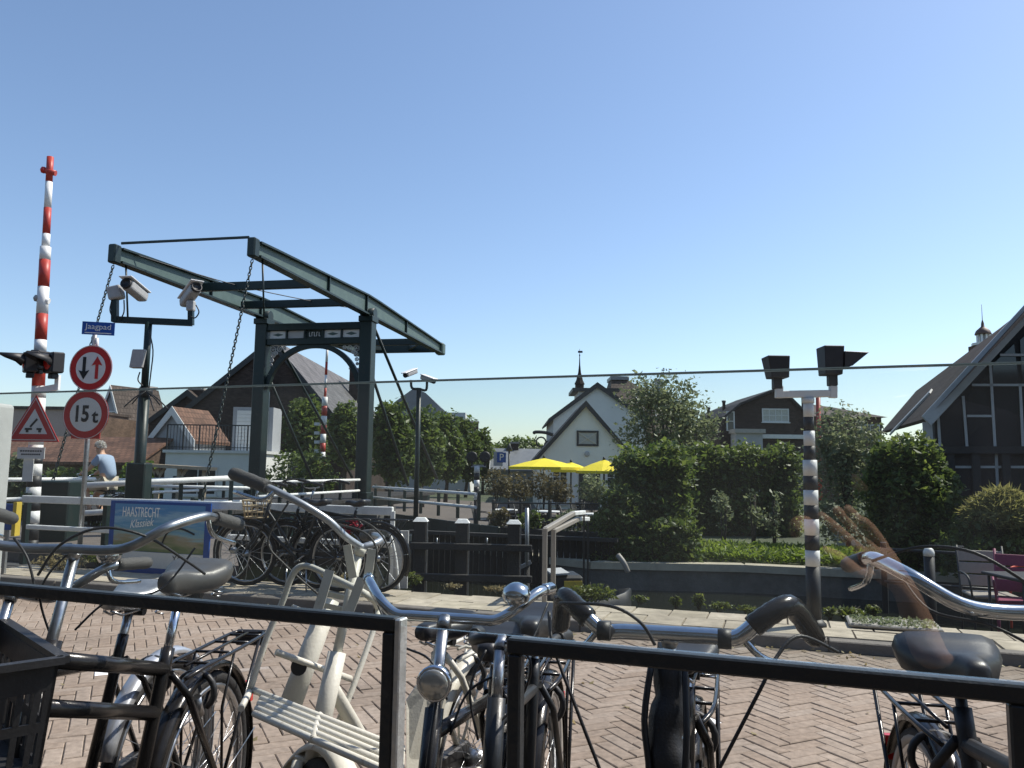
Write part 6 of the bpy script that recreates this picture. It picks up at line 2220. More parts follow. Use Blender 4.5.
# left lamp seen from behind, right lamp facing right with a long hood
def post_lamp(px, py, wpx, hpx, hood, kl=.62, kr=.8):
    c = P(px, py, D)
    hw, hh = wpx / 2 / FPX * D, hpx / 2 / FPX * D
    b = MB()
    b.hexa([c + Vector((-hw * kl, -.08, -hh)), c + Vector((hw * kr, -.08, -hh)), c + Vector((hw * kr, .09, -hh)), c + Vector((-hw * kl, .09, -hh)),
            c + Vector((-hw, -.09, hh)), c + Vector((hw, -.09, hh)), c + Vector((hw, .11, hh)), c + Vector((-hw, .11, hh))])
    o_ = b.build('lamp_housing', 'dark_plastic', sp, world=True, bev=.006)
    MB().obox(c + Vector((.005, 0, -hh - .045)), (.038, 0, 0), (0, .035, 0), (0, 0, .05)).build('lamp_socket', 'matt_black', o_, world=True, bev=.006)
    if hood:
        e = P(868, 354, D - .05)
        hd = MB()
        z1 = P(840, 352.5, D).z
        z2 = P(840, 369, D).z
        xh = c.x + hw * .95
        hd.hexa([Vector((xh, D - .09, z2)), Vector((xh + .07, D - .09, z2 + .02)), Vector((xh + .07, D + .09, z2 + .02)), Vector((xh, D + .09, z2)), Vector((xh, D - .1, z1)), Vector((e.x, D - .08, z1 - .005)), Vector((e.x, D + .09, z1 - .005)), Vector((xh, D + .11, z1))])
        hd.build('hood', 'dark_plastic', o_, world=True, bev=.004)
post_lamp(776, 367.5, 22, 22, False, .66, .92)
post_lamp(831, 361, 20, 29, True, .92, .78)

D = 19.5
sp2 = thing('signal_post', 'small banded post with twin round lamps before the distant trees', 'signal post', (hx(478, D), D, GZ))
x = hx(477, D)
yb = [466, 473, 480, 487, 494, 500]
for k, (y0, y1) in enumerate(zip(yb, yb[1:])):
    MB().tube([(x, D, P(478, y1, D).z), (x, D, P(478, y0, D).z)], .07, 12).build('band', 'white_paint' if k % 2 == 0 else 'matt_black', sp2, world=True)
MB().tube([(x, D, GZ), (x, D, P(478, 500, D).z)], .06, 12).build('base', 'matt_black', sp2, world=True)
MB().bar(P(471, 466, D), P(486, 466, D), .05, .06).build('crossarm', 'galvanised', sp2, world=True)
for px in (472, 485):
    c = P(px, 457, D)
    MB().lathe([(.11, -.08), (.14, 0), (.14, .05), (.1, .06)], c, (0, -1, 0), 18).build('lamp', 'matt_black', sp2, world=True)
    MB().bar(c + Vector((0, 0, -.1)), c + Vector((0, 0, -.22)), .05, .05, up=(0, 1, 0)).build('lamp_socket', 'matt_black', sp2, world=True)
# parking sign
D = 30
pk = thing('parking_sign', 'blue square parking sign with white P on a thin post', 'road sign', (hx(507, D), D, GZ))
c = P(501.5, 457.5, D)
pl_ = MB().box((c.x - .17, D - .02, c.z - .19), (c.x + .17, D, c.z + .19)).build('plate', 'sign_blue', pk, world=True)
text('letter', 'P', .36, 'sign_white', pl_, c - Vector(pk.location) + Vector((0, -.024, 0)), (1, 0, 0), (0, 0, 1), .002)
MB().box((c.x - .3, D + .002, c.z - .32), (c.x + .05, D + .02, c.z + .22)).build('back_plate', 'galvanised', pk, world=True)
MB().tube([(hx(509, D), D + .05, GZ), (hx(509, D), D + .05, c.z + .25)], .035, 8).build('post', 'trim_black', pk, world=True)
MB().lathe([(.1, 0), (.14, .04), (.06, .2), (.02, .3)], (hx(509, D), D + .05, c.z + .25), (0, 0, 1), 10).build('lantern_top', 'trim_black', pk, world=True)

# ---------------------------------------------------------------- railings on our side
def edge(px, back=0.0):
    """ground point on the line of the quay railing seen at px"""
    k = (px - 512) / FPX
    y = (8.28 + back) / (1 + .36 * k)
    return Vector((k * y, y, .07))


railing('quay_railing', 'low white flat-rail fence along the quay behind the parked bicycles', [edge(36), edge(396)], (.47,), 0, .05, flat=.06)
qr = railing('quay_railing', 'white flat top rail with end hoop behind the festival banner', [edge(30, .06), edge(396, .06)], (.83,), 1.5, .05, flat=.095, end=False)
MB().bar(edge(396, .06) + Vector((0, 0, .83)), edge(396, .06) + Vector((0, 0, 0)), .045, .045, up=(0, 1, 0)).build('end_post', 'white_rail', qr, world=True)
MB().tube(smooth_path([edge(375, -.05) + Vector((0, 0, .48)), edge(383, -.05) + Vector((0, 0, .66)), edge(393, -.05) + Vector((0, 0, .6)), edge(400, -.05) + Vector((0, 0, .35)), edge(404, -.05) + Vector((0, 0, .0))], 5), .014, 7).build('hoop', 'white_rail', qr, world=True)
MB().bar(edge(405, .1), edge(405, .1) + Vector((0, 0, .62)), .16, .05, up=(0, 1, 0)).build('end_board', 'board_grey', qr, world=True)
railing('approach_railing', 'white tube railing along the near side of the bridge approach', [P(70, 486, 14.2) - Vector((0, 0, .86)), P(233, 478, 15.8) - Vector((0, 0, .86))], (.36, .86), 1.1, .11)
railing('approach_railing', 'white double tube rail behind the cabinet at the far left', [P(-40, 480, 15.2) - Vector((0, 0, .8)), P(118, 479, 18.5) - Vector((0, 0, .8))], (.4, .8), 1.6, .09)
railing('approach_railing', 'white tube rail in front of the timber workbench', [P(150, 486, 17) - Vector((0, 0, .8)), P(250, 488, 17.5) - Vector((0, 0, .8))], (.5, .8), 1.3, .07)
# pale timber frame standing beyond the approach
tf_ = thing('workbench', 'pale unpainted timber frame like a long workbench left of the bridge', 'workbench', (hx(180, 22), 22, GZ))
D = 22
zb_ = P(150, 466, D).z
MB().bar(P(142, 465, D), P(214, 469, D), .5, .09).build('top', 'pale_timber', tf_, world=True)
for px in (158, 180, 205):
    a = P(px, 468, D)
    MB().bar(a, Vector((a.x, a.y, GZ)), .11, .11, up=(0, 1, 0)).build('leg', 'pale_timber', tf_, world=True)
for a, b in (((152, 468), (158, 478)), ((165, 468), (158, 478)), ((187, 469), (180, 478))):
    MB().bar(P(*a, D - .02), P(*b, D - .02), .07, .07, up=(0, 1, 0)).build('brace', 'pale_timber', tf_, world=True)

# ---------------------------------------------------------------- festival banner on the railing
bn = thing('banner', 'blue framed festival banner reading HAASTRECHT Klassiek on the quay railing', 'banner', edge(165, -.12))
A_, B_ = edge(117, -.14), edge(216, -.14)
BR = (B_ - A_).normalized()
BN = Vector((BR.y, -BR.x, 0))
wB = (B_ - A_).length
zb0, zb1 = .10, .96
mid = (A_ + B_) / 2
def bpnt(u, v, o=0.0):
    return A_ + BR * (u * wB) + Vector((0, 0, zb0 - .1 + (zb1 - zb0) * v)) + BN * o
pn = MB().prism([bpnt(0, 0), bpnt(1, 0), bpnt(1, 1), bpnt(0, 1)], BN * -.02).build('frame', 'sign_blue', bn, world=True)
mp = bpy.data.materials.new('banner_print')
mp.use_nodes = True
nt_ = mp.node_tree
pbn = nt_.nodes['Principled BSDF']
pbn.inputs['Roughness'].default_value = .45
uvn = nt_.nodes.new('ShaderNodeUVMap')
sep = nt_.nodes.new('ShaderNodeSeparateXYZ')
nt_.links.new(uvn.outputs[0], sep.inputs[0])
nz = nt_.nodes.new('ShaderNodeTexNoise')
mpg = nt_.nodes.new('ShaderNodeMapping')
mpg.inputs['Scale'].default_value = (2.5, 9, 1)
nt_.links.new(uvn.outputs[0], mpg.inputs[0])
nt_.links.new(mpg.outputs[0], nz.inputs['Vector'])
nz.inputs['Scale'].default_value = 1.6
nz.inputs['Detail'].default_value = 5
ad = nt_.nodes.new('ShaderNodeMath')
ad.operation = 'MULTIPLY_ADD'
ad.inputs[1].default_value = .5
nt_.links.new(nz.outputs['Fac'], ad.inputs[0])
nt_.links.new(sep.outputs['Y'], ad.inputs[2])
rmp = nt_.nodes.new('ShaderNodeValToRGB')
el = rmp.color_ramp.elements
el[0].position, el[0].color = .2, (.05, .10, .04, 1)
el[1].position, el[1].color = 1.25 if False else 1.0, (.10, .30, .55, 1)
for p_, c_ in ((.34, (.16, .20, .08, 1)), (.45, (.32, .27, .17, 1)), (.56, (.25, .40, .42, 1)), (.68, (.10, .30, .50, 1)), (.78, (.30, .48, .62, 1)), (.88, (.08, .26, .52, 1))):
    e_ = el.new(p_)
    e_.color = c_
nt_.links.new(ad.outputs[0], rmp.inputs[0])
nt_.links.new(rmp.outputs[0], pbn.inputs['Base Color'])
MATS['banner_print'] = mp
pr_ = MB().prism([bpnt(.05, .30, .002), bpnt(.95, .30, .002), bpnt(.95, .96, .002), bpnt(.05, .96, .002)], BN * -.0015).build('print', 'banner_print', bn, world=True)
ul = pr_.data.uv_layers.new(name='UVMap')
for lp_ in pr_.data.loops:
    w_ = Vector(bn.location) + pr_.data.vertices[lp_.vertex_index].co
    ul.data[lp_.index].uv = ((w_ - A_).dot(BR) / wB, (w_.z - zb0) / (zb1 - zb0) - .22)
MB().prism([bpnt(.05, .08, .002), bpnt(.95, .08, .002), bpnt(.95, .295, .002), bpnt(.05, .295, .002)], BN * -.0015).build('white_strip', 'sign_white', bn, world=True)
lo_ = Vector(bn.location)
text('title', 'HAASTRECHT', .17, 'text_white', pr_, bpnt(.32, .84, .005) - lo_, BR, (0, 0, 1), .001, sx=.55)
text('subtitle', 'Klassiek', .14, 'text_white', pr_, bpnt(.33, .69, .005) - lo_, (BR + Vector((0, 0, .12))).normalized(), (0, 0, 1), .001, sx=.8, shear=.3)
text('strip_print', 'YA', .10, 'print_black', pr_, bpnt(.70, .22, .005) - lo_, BR, (0, 0, 1), .001)
hl = MB()
hl.tube(smooth_path([bpnt(.55, .42, .006), bpnt(.60, .58, .006), bpnt(.72, .64, .006), bpnt(.86, .57, .006)], 6), .012, 5)
hl.build('printed_arc', 'print_black', pr_, world=True)
for u in (.12, .88):
    MB().bar(bpnt(u, .01, -.045), bpnt(u, .98, -.045), .04, .03, up=BN).build('upright', 'galvanised', bn, world=True)

# ---------------------------------------------------------------- bicycles at the railing
for i, (px, hd, pn_, lab, kw) in enumerate([
        (316, (-1, .36), 'black_paint', 'dark bicycle leaning on the quay railing next to the banner', dict(top='single')),
        (336, (-1, .30), 'frame_dark', 'dark bicycle with wicker basket in the middle of the three at the railing', dict(top='low')),
        (374, (-1, .36), 'frame_dark', 'dark bicycle at the right end of the white railing', dict(top='single'))]):
    p = edge(px, -.42 - .12 * (i == 1))
    hv = Vector((hd[0], hd[1], 0)).normalized()
    p = p + hv * -.1
    b_, _ = bicycle(lab, (p.x, p.y, .085), hv, paint=pn_, lod=0, group='bicycles leaning on the quay railing', rear_light=False, light=False, barm='matt_black', saddle_z=.92, clampz=1.06, steer=(-14, 10, 5)[i], **kw)
    if i == 1:
        bk_ = MB()
        for z_, s_ in ((.74, .8), (.80, .88), (.86, .94), (.92, 1.0)):
            q_ = [Vector((1.02 + math.cos(a) * .14 * s_, math.sin(a) * .18 * s_, z_)) for a in [k * math.pi / 8 for k in range(16)]]
            bk_.tube(q_, .008, 5, closed=True)
        for k in range(16):
            a = k * math.pi / 8
            bk_.tube([(1.02 + math.cos(a) * .112, math.sin(a) * .144, .74), (1.02 + math.cos(a) * .14, math.sin(a) * .18, .92)], .006, 4)
        bk_.build('basket', 'wicker', b_, fix=False)
        fl = thing('flower_bunch', 'bunch of red flowers hanging at the basket of the middle bicycle', 'flowers', P(352, 527, 8.4), 0)
        leaf_mesh('petals', blob_points([(0, 0, 0, .10, .1, .09)], 160, .2), .05, 'flower_red', fl, aspect=.8)
        leaf_mesh('leaves', blob_points([(0, .02, -.05, .10, .1, .08)], 80, .2), .05, 'leaf_weed', fl, aspect=.5)

# ---------------------------------------------------------------- water side: mooring posts, fender planks, landing handrail
fd = thing('fender', 'dark timber fender of posts and walings with pale caps in the canal', 'fender', (hx(465, 11), 11, Z_WATER))
D = 10.8
for px, pt in ((421, 519), (462.5, 520.5), (514, 521.5)):
    c = P(px, pt, D)
    pst = MB().box((c.x - .085, D - .085, Z_WATER - .3), (c.x + .085, D + .085, c.z - .03)).build('post', 'old_timber', fd, world=True, bev=.01)
    MB().hexa([c + Vector((-.1, -.1, -.03)), c + Vector((.1, -.1, -.03)), c + Vector((.1, .1, -.03)), c + Vector((-.1, .1, -.03)), c + Vector((-.06, -.06, .02)), c + Vector((.06, -.06, .02)), c + Vector((.06, .06, .02)), c + Vector((-.06, .06, .02))]).build('post_cap', 'white_rail', pst, world=True)
    MB().box((c.x + .088, D - .06, Z_WATER), (c.x + .1, D - .03, c.z - .05)).build('steel_strip', 'galvanised', pst, world=True)
for py in (547, 578):
    MB().bar(P(405, py - 1.5, D - .14), P(532, py + 1.5, D - .14), .08, .09).build('waling', 'old_timber', fd, world=True, bev=.008)
for px in (437, 487):
    MB().tube([P(px, 545, D - .16), P(px, 538, D - .16)], .012, 6).build('bolt', 'galvanised', fd, world=True)
gd = thing('pipe_stand', 'thin grey pipe stand with brackets right of the timber fender', 'pipe', (hx(527, 11.5), 11.5, Z_WATER))
MB().tube([P(527, 508, 11.5), P(527, 565, 11.5)], .03, 8).build('pipe', 'galvanised', gd, world=True)
MB().bar(P(519, 568, 11.5), P(531, 562, 11.5), .05, .05).build('bracket', 'galvanised', gd, world=True)
MB().bar(P(519, 578, 11.5), P(531, 578, 11.5), .05, .03).build('lower_bracket', 'galvanised', gd, world=True)
MB().tube([P(527, 565, 11.52), Vector((P(527, 565, 11.52).x, 11.52, Z_WATER - .2))], .04, 8).build('pile', 'old_timber', gd, world=True)

hr = thing('landing_handrail', 'pale handrail of two uprights and sloping top bars at the landing steps', 'handrail', Gd(545, 592, .12))
for (x0, y0, x1, y1, x2, y2, yb, D, m_) in ((545, 530, 573, 513.5, 584, 512.5, 594, 7.9, 'taupe'), (553.5, 531, 578, 519, 588, 519, 592, 8.15, 'white_rail')):
    a, b, c = P(x0, y0, D), P(x1, y1, D + 1.2), P(x2, y2, D + 1.5)
    base = Vector((a.x, a.y, .08))
    MB().bar(base, a + Vector((0, 0, .02)), .05, .05, up=(0, 1, 0)).build('upright', 'taupe', hr, world=True, bev=.008)
    MB().bar(a, b, .055, .05).build('sloping_rail', 'taupe', hr, world=True, bev=.008)
    MB().bar(b, c, .055, .05).build('end_rail', 'white_rail', hr, world=True, bev=.008)
    MB().bar(c, Vector((c.x, c.y, Z_WATER)), .02, .02, up=(0, 1, 0)).build('far_upright', 'old_timber', hr, world=True)
# moored dark sloop with yellow plate behind the handrail
bt = thing('sloop', 'dark moored sloop with yellow plate and pale cover behind the handrail', 'boat', (hx(572, 12.5), 12.5, Z_WATER), R(8))
hl = MB()
secs = [(-.75, .30, .42), (-.5, .42, .38), (0, .48, .36), (.45, .42, .39), (.8, .2, .46), (.95, .03, .5)]
n = 9
for i, (x, w_, h) in enumerate(secs):
    for k in range(n):
        a = math.pi * k / (n - 1)
        hl.v.append(Vector((x, math.cos(a) * w_, h - math.sin(a) ** .6 * (h + .12))))
for i in range(len(secs) - 1):
    for k in range(n - 1):
        hl.f.append((i * n + k, i * n + k + 1, (i + 1) * n + k + 1, (i + 1) * n + k))
        hl.sm.append(True)
hl.f.append(tuple(range(n)))
hl.sm.append(False)
ho = hl.build('hull', 'trim_black', bt)
ho.modifiers.new('thick', 'SOLIDIFY').thickness = .03
MB().box((-.48, -.36, .2), (.5, .36, .23)).build('floor_boards', 'old_timber', bt)
MB().box((-.35, -.3, .24), (.12, .3, .74)).build('engine_box', 'dark_plastic', bt, bev=.04)
MB().box((-.18, -.318, .45), (.1, -.302, .66)).build('yellow_plate', 'yellow_plate', bt)
MB().prism([(-.37, -.33, .745), (-.1, -.33, .76), (-.1, .33, .76), (-.37, .33, .745)], (0, 0, .025)).build('cover', 'board_grey', bt)
dw = tag(MB().tube(smooth_path([P(618, 555, 14.6), P(624, 563, 14.5), P(628, 572, 14.5)], 4), .05, 7).build('driftwood_branch', 'taupe'), 'pale dead branch sticking up in front of the laurel hedge', 'branch')

# ---------------------------------------------------------------- far terrace: fence, tables, chairs
trl = railing('terrace_railing', 'thin dark railing along the far terrace above the water', [P(492, 503, 20.0) - Vector((0, 0, .95)), P(612, 504, 17.6) - Vector((0, 0, .95))], (.5, .95), 1.0, .04, rm='trim_black', pm='trim_black')


def terrace_table(px, D, lab):
    c = Vector((hx(px, D), D, GZ))
    t = thing('terrace_table', lab, 'table', c, random.uniform(-.4, .4), 'tables on the far terrace')
    MB().lathe([(.36, .70), (.37, .71), (.37, .735), (.36, .74)], (0, 0, 0), (0, 0, 1), 18).build('table_top', 'white_paint', t)
    MB().tube([(0, 0, .05), (0, 0, .70)], .03, 8).build('leg', 'trim_black', t)
    MB().lathe([(.22, 0), (.22, .02), (.04, .06)], (0, 0, 0), (0, 0, 1), 12).build('base', 'trim_black', t)


def terrace_chair(loc, rz, lab, m, group, slats=4, frame='trim_black', s=1.0):
    t = thing('terrace_chair', lab, 'chair', loc, rz, group)
    w_ = .22 * s
    seat = MB().obox((0, 0, .44), (w_, 0, 0), (0, .21, 0), (0, 0, .015)).build('seat', m, t, bev=.01)
    for k in range(slats):
        z = .52 + k * .38 / slats
        y = .20 + .10 * (z - .44) / .42
        MB().obox((0, y, z + .04), (w_, 0, 0), (0, .007, 0), (0, .012, .38 / slats * .44)).build('back_slat', m, t, bev=.004)
    for sx in (-1, 1):
        MB().tube([(sx * w_, .23, 0), (sx * w_, .205, .44), (sx * w_, .31, .92)], .013, 7).build('rear_leg', frame, t)
        MB().tube([(sx * w_, -.22, 0), (sx * w_, -.20, .44)], .013, 7).build('front_leg', frame, t)
        MB().tube(smooth_path([(sx * (w_ + .01), -.20, .44), (sx * (w_ + .03), -.18, .62), (sx * (w_ + .03), .05, .66), (sx * (w_ + .01), .23, .64)], 4), .011, 6).build('armrest', frame, t)
    return t


for i, (px, D, lab) in enumerate(((505, 22, 'white-topped terrace table furthest left behind the dark railing'), (548, 21.5, 'white-topped terrace table below the widest parasol'), (596, 20.5, 'white-topped terrace table right by the laurel hedge'))):
    terrace_table(px, D, lab)
    for j, sx in enumerate((-1, 1)):
        terrace_chair((hx(px, D) + sx * .62, D + .1, GZ), R(90 * -sx), ('left' if sx < 0 else 'right') + ' dark chair at the ' + ('leftmost', 'middle', 'rightmost')[i] + ' far terrace table', 'dark_plastic', 'chairs on the far terrace')

# planter boxes along the terrace railing
for i, (px, D, lab) in enumerate(((500, 19.3, 'dark planter box at the left end of the terrace railing'), (530, 18.7, 'dark planter box second from the left at the terrace railing'), (566, 18.2, 'dark planter box before the terrace door'), (597, 17.9, 'dark planter box next to the laurel'))):
    pb2 = thing('planter', lab, 'planter', (hx(px, D), D, GZ), R(-20), 'planters along the terrace railing')
    MB().box((-.36, -.16, 0), (.36, .16, .46)).build('box', 'old_timber', pb2, bev=.01)
    leaf_mesh('plants', blob_points([(0, 0, .62, .36, .18, .24), (.1, 0, .75, .2, .15, .2)], 420, .2), .09, ('leaf_brown', 'leaf_hedge', 'leaf_olive', 'leaf_hedge')[i], pb2)
for i, (px, D, rz) in enumerate(((520, 24, .4), (534, 22.5, 2.2), (572, 23.5, -1.0), (584, 22.2, 1.2), (610, 22.6, 3.0))):
    terrace_chair((hx(px, D), D, GZ), rz, ('first', 'second', 'third', 'fourth', 'fifth')[i] + ' loose dark chair from the left on the far terrace', 'dark_plastic', 'chairs on the far terrace')

# planked front added below the far terrace, near-black for the shadow there
tfn = thing('shadow_plank_wall', 'near-black vertical plank front added for the shadow below the far terrace', 'wall', (hx(510, 16.5), 16.5, Z_WATER))
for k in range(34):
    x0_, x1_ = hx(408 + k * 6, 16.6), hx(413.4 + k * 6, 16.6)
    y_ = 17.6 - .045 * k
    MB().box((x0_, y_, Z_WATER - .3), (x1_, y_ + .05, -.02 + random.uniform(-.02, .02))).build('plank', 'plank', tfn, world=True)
MB().bar((hx(405, 16.6), 17.53, .0), (hx(614, 16.6), 16.0, .0), .16, .07).build('capping', 'old_timber', tfn, world=True)

# ---------------------------------------------------------------- near terrace at the right
Z_T = -.30
def chair_at(px, py, rz, lab, m, fm, D, s=1.0):
    return terrace_chair((hx(px, D), D, Z_T), rz, lab, m, 'chairs on the near terrace', 3, fm, s)


chair_at(984, 0, R(-14), 'taupe slatted chair on the near terrace left of the magenta one', 'taupe', 'trim_black', 8.4)
chair_at(1016, 0, R(-30), 'magenta chair on the near terrace cut by the right edge', 'magenta', 'magenta', 8.0)
ob = chair_at(1034, 0, R(-60), 'orange-red chair behind the magenta chair at the right edge', 'orange_red', 'orange_red', 8.9)
tt = thing('bistro_table', 'dark bistro table between the near terrace chairs', 'table', (hx(1003, 7.6) + .3, 7.7, Z_T))
MB().box((-.32, -.32, .70), (.32, .32, .73)).build('table_top', 'dark_plastic', tt, bev=.008)
for sx in (-1, 1):
    for sy in (-1, 1):
        MB().tube([(sx * .27, sy * .27, 0), (sx * .27, sy * .27, .70)], .014, 7).build('leg', 'trim_black', tt)
bo = thing('bollard', 'short dark bollard with rounded white cap at the terrace corner', 'bollard', (hx(925, 7.9), 7.9, Z_T))
zc = P(923, 556, 7.9).z - Z_T
MB().lathe([(.05, 0), (.05, zc)], (0, 0, 0), (0, 0, 1), 14).build('post', 'matt_black', bo)
MB().lathe([(.052, zc), (.052, zc + .04), (.04, zc + .07), (.015, zc + .085)], (0, 0, 0), (0, 0, 1), 14).build('cap', 'white_paint', bo)
# thin dark fence behind the terrace
railing('terrace_fence', 'low dark rail fence behind the near terrace chairs', [Vector((hx(880, 10.0), 10.0, Z_T)), Vector((hx(1040, 9.2), 9.2, Z_T))], (.35, .75), 1.1, .035, rm='trim_black', pm='trim_black')
ms = thing('mossy_slab', 'dark mossy slab lying on the pavement below the bollard', 'slab', Gd(893, 626, .085), -YAW)
MB().box((-.36, -.2, 0), (.36, .22, .03)).build('slab', 'concrete', ms, bev=.01)
leaf_mesh('moss', np.stack([rng.uniform(-.33, .33, 700), rng.uniform(-.19, .2, 700), rng.uniform(.028, .05, 700)], 1), .03, 'leaf_olive', ms, kind='stuff')

# ================================================================ PEOPLE
def skin_body(name, material, parent, verts, edges, radii, sub=2, root=0):
    me = bpy.data.meshes.new(name)
    me.from_pydata([tuple(v) for v in verts], edges, [])
    me.materials.append(MATS[material])
    o = bpy.data.objects.new(name, me)
    COL.objects.link(o)
    o.parent = parent
    sk = o.modifiers.new('skin', 'SKIN')
    sk.use_smooth_shade = True
    if not me.skin_vertices:
        bm = bmesh.new()
        bm.from_mesh(me)
        bm.verts.layers.skin.verify()
        bm.to_mesh(me)
        bm.free()
    for i, r_ in enumerate(radii):
        sv = me.skin_vertices[0].data[i]
        sv.radius = r_ if isinstance(r_, tuple) else (r_, r_)
        sv.use_root = (i == root)
    su = o.modifiers.new('sub', 'SUBSURF')
    su.levels = su.render_levels = sub
    return o


# the cyclist on the bridge approach, riding to the left
D = 16.2
hip = P(109, 481, D)
man_z = hip.z - .98
mp_ = Vector((hip.x, D, man_z))
cb_, _ = bicycle('bicycle ridden by the white-haired man on the bridge approach', (mp_.x + .25, D, man_z), (-1, .12), paint='frame_dark', lod=0, top='single', saddle_z=.92, clampz=1.05)
man = thing('person', 'white-haired person in light blue shirt and beige shorts riding a bicycle', 'person', mp_, math.atan2(.12, -1))
# local: x forward, y left, z up; seat at (0,0,.95)
bv_ = [(0, 0, .98), (.06, 0, 1.20), (.15, 0, 1.42), (.20, 0, 1.52), (.24, 0, 1.60),       # pelvis, waist, chest, neck, skull base
       (.13, .19, 1.43), (.30, .22, 1.22), (.50, .23, 1.10),                                # left arm
       (.13, -.19, 1.43), (.30, -.22, 1.22), (.50, -.23, 1.10),                             # right arm
       (.06, .10, .95), (.42, .11, .80), (.30, .12, .42), (.40, .12, .36),                   # left leg
       (.06, -.10, .95), (.36, -.11, .68), (.16, -.12, .28), (.28, -.12, .22),               # right leg
       (.27, 0, 1.68)]
be_ = [(0, 1), (1, 2), (2, 3), (3, 4), (2, 5), (5, 6), (6, 7), (2, 8), (8, 9), (9, 10), (0, 11), (11, 12), (12, 13), (13, 14), (0, 15), (15, 16), (16, 17), (17, 18), (4, 19)]
br_ = [(.14, .12), (.14, .12), (.15, .13), .055, .09, .065, .045, .035, .065, .045, .035, .10, .07, .045, .04, .10, .07, .045, .04, .085]
skin_body('body', 'skin', man, bv_, be_, br_)
skin_body('shirt', 'shirt_blue', man, [(-.02, 0, .99), (.05, 0, 1.2), (.14, 0, 1.42), (.18, 0, 1.48), (.12, .19, 1.43), (.24, .215, 1.29), (.12, -.19, 1.43), (.24, -.215, 1.29)], [(0, 1), (1, 2), (2, 3), (2, 4), (4, 5), (2, 6), (6, 7)], [(.175, .165), (.17, .16), (.175, .165), .085, .09, .075, .09, .075])
skin_body('shorts', 'shorts_beige', man, [(0, 0, 1.0), (.06, .10, .95), (.36, .11, .82), (.06, -.10, .95), (.32, -.11, .73)], [(0, 1), (1, 2), (0, 3), (3, 4)], [(.165, .15), .12, .09, .12, .09])
hp = rng.normal(size=(900, 3))
hp /= np.linalg.norm(hp, axis=1)[:, None]
hp = hp[(hp[:, 2] > -.25 + .9 * np.maximum(0, hp[:, 0])) & (hp[:, 0] < .75)]
leaf_mesh('hair', np.array([.245, 0, 1.68]) + hp * np.array([.105, .098, .112]), .05, 'hair_tuft', man, aspect=.35)

MB().lathe([(.004, 0), (.014, .012), (.018, .03), (.012, .05)], (.365, 0, 1.66), (-.4, 0, 1), 8).build('nose', 'skin', man)
for s_ in (-1, 1):
    MB().lathe([(.006, -.03), (.014, -.015), (.016, .012), (.006, .03)], (.262, s_ * .088, 1.665), (0, 0, 1), 8).build('ear', 'skin', man)
    MB().obox((.42 if s_ > 0 else .30, s_ * .12, .34 if s_ > 0 else .20), (.11, 0, 0), (0, .042, 0), (0, 0, .035)).build('shoe', 'dark_plastic', man, bev=.02, seg=2)

# the photographer behind the phone: only the gesturing arm is mirrored in the glass
def mirror(p):
    """place behind the glass <-> place before it"""
    q = Vector(p)
    d = (q - rail_at(512)).dot(WN)
    return q - WN * (2 * d)


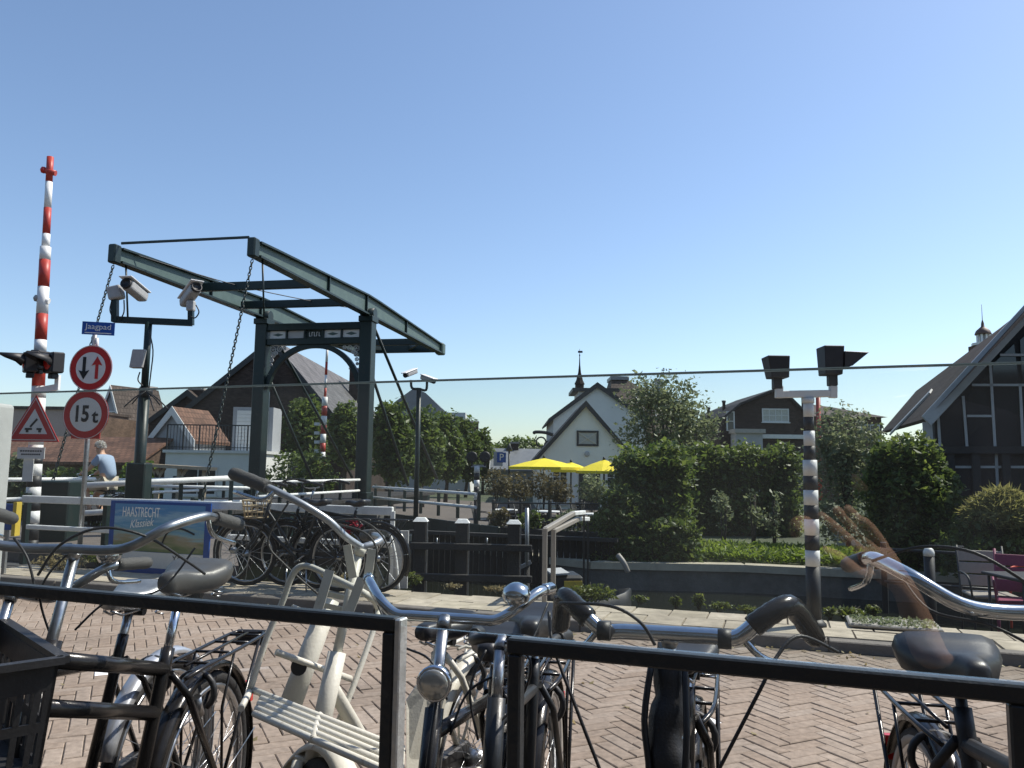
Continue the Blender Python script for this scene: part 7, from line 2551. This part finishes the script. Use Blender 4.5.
DV = 1.57
hand_px = dict(wrist=(893, 585), palm=(872, 562), elbow=(940, 650))
wr, pa, el_ = mirror(P(905, 588, DV)), mirror(P(880, 560, DV - .01)), mirror(P(932, 662, DV + .10))
fng = {'thumb': [(862, 575), (838, 556), (822, 549)], 'index': [(862, 552), (838, 530), (818, 513)], 'middle': [(870, 545), (849, 523), (834, 507)], 'ring': [(877, 543), (860, 522), (845, 506)], 'little': [(884, 547), (872, 530), (861, 518)]}
body0 = Vector((.05, -.55, 0))
ph = thing('person', 'person in dark clothes behind the glass raising one bare hand', 'person', body0, 0)
L_ = lambda p: Vector(p) - body0
pv = [L_((.05, -.55, .95)), L_((.05, -.55, 1.15)), L_((.05, -.53, 1.45)), L_((.05, -.52, 1.60)), L_((.05, -.50, 1.70)), L_((.05, -.49, 1.80)),
      L_((.24, -.50, 1.46)), L_(el_), L_(wr), L_(pa),
      L_((-.15, -.50, 1.46)), L_((-.22, -.36, 1.18)), L_((-.06, -.16, 1.26)),
      L_((.14, -.55, .90)), L_((.14, -.52, .48)), L_((.14, -.56, .06)), L_((.14, -.42, .03)),
      L_((-.04, -.55, .90)), L_((-.04, -.52, .48)), L_((-.04, -.56, .06)), L_((-.04, -.42, .03))]
pe = [(0, 1), (1, 2), (2, 3), (3, 4), (4, 5), (2, 6), (6, 7), (7, 8), (8, 9), (2, 10), (10, 11), (11, 12), (0, 13), (13, 14), (14, 15), (15, 16), (0, 17), (17, 18), (18, 19), (19, 20)]
prad = [(.15, .11), (.13, .10), (.15, .11), .055, .085, .09, .06, .042, (.03, .024), (.046, .024), .06, .045, .03, .09, .06, .045, .04, .09, .06, .045, .04]
for nm, ch in fng.items():
    prev = 9
    for i, (x, y) in enumerate(ch):
        pv.append(L_(mirror(P(x, y, DV - .015 * (i + 1)))))
        pe.append((prev, len(pv) - 1))
        prev = len(pv) - 1
        prad.append((.0125, .0112, .0092)[i])
skin_body('body', 'skin', ph, pv, pe, prad)
skin_body('clothes', 'navy_cloth', ph, [L_((.05, -.55, .95)), L_((.05, -.55, 1.15)), L_((.05, -.53, 1.45)), L_((.05, -.52, 1.56)), L_((.24, -.50, 1.46)), L_(Vector((.24, -.50, 1.46)).lerp(el_, 1.0)), L_((-.15, -.50, 1.46)), L_((-.22, -.36, 1.18)), L_((-.08, -.18, 1.25)), L_((.05, -.51, 1.66)), L_((.14, -.55, .90)), L_((.14, -.52, .48)), L_((.14, -.56, .12)), L_((-.04, -.55, .90)), L_((-.04, -.52, .48)), L_((-.04, -.56, .12))],
          [(0, 1), (1, 2), (2, 3), (2, 4), (4, 5), (2, 6), (6, 7), (7, 8), (3, 9), (0, 10), (10, 11), (11, 12), (0, 13), (13, 14), (14, 15)], [(.175, .13), (.155, .12), (.175, .13), .08, .085, .075, .085, .065, .045, .075, .11, .085, .075, .11, .085, .075])
MB().lathe([(.03, .13), (.08, .11), (.112, .04), (.115, -.03), (.10, -.1), (.07, -.14)], L_((.05, -.53, 1.80)), (0, -.25, 1), 16).build('hair', 'hair_dark', ph)
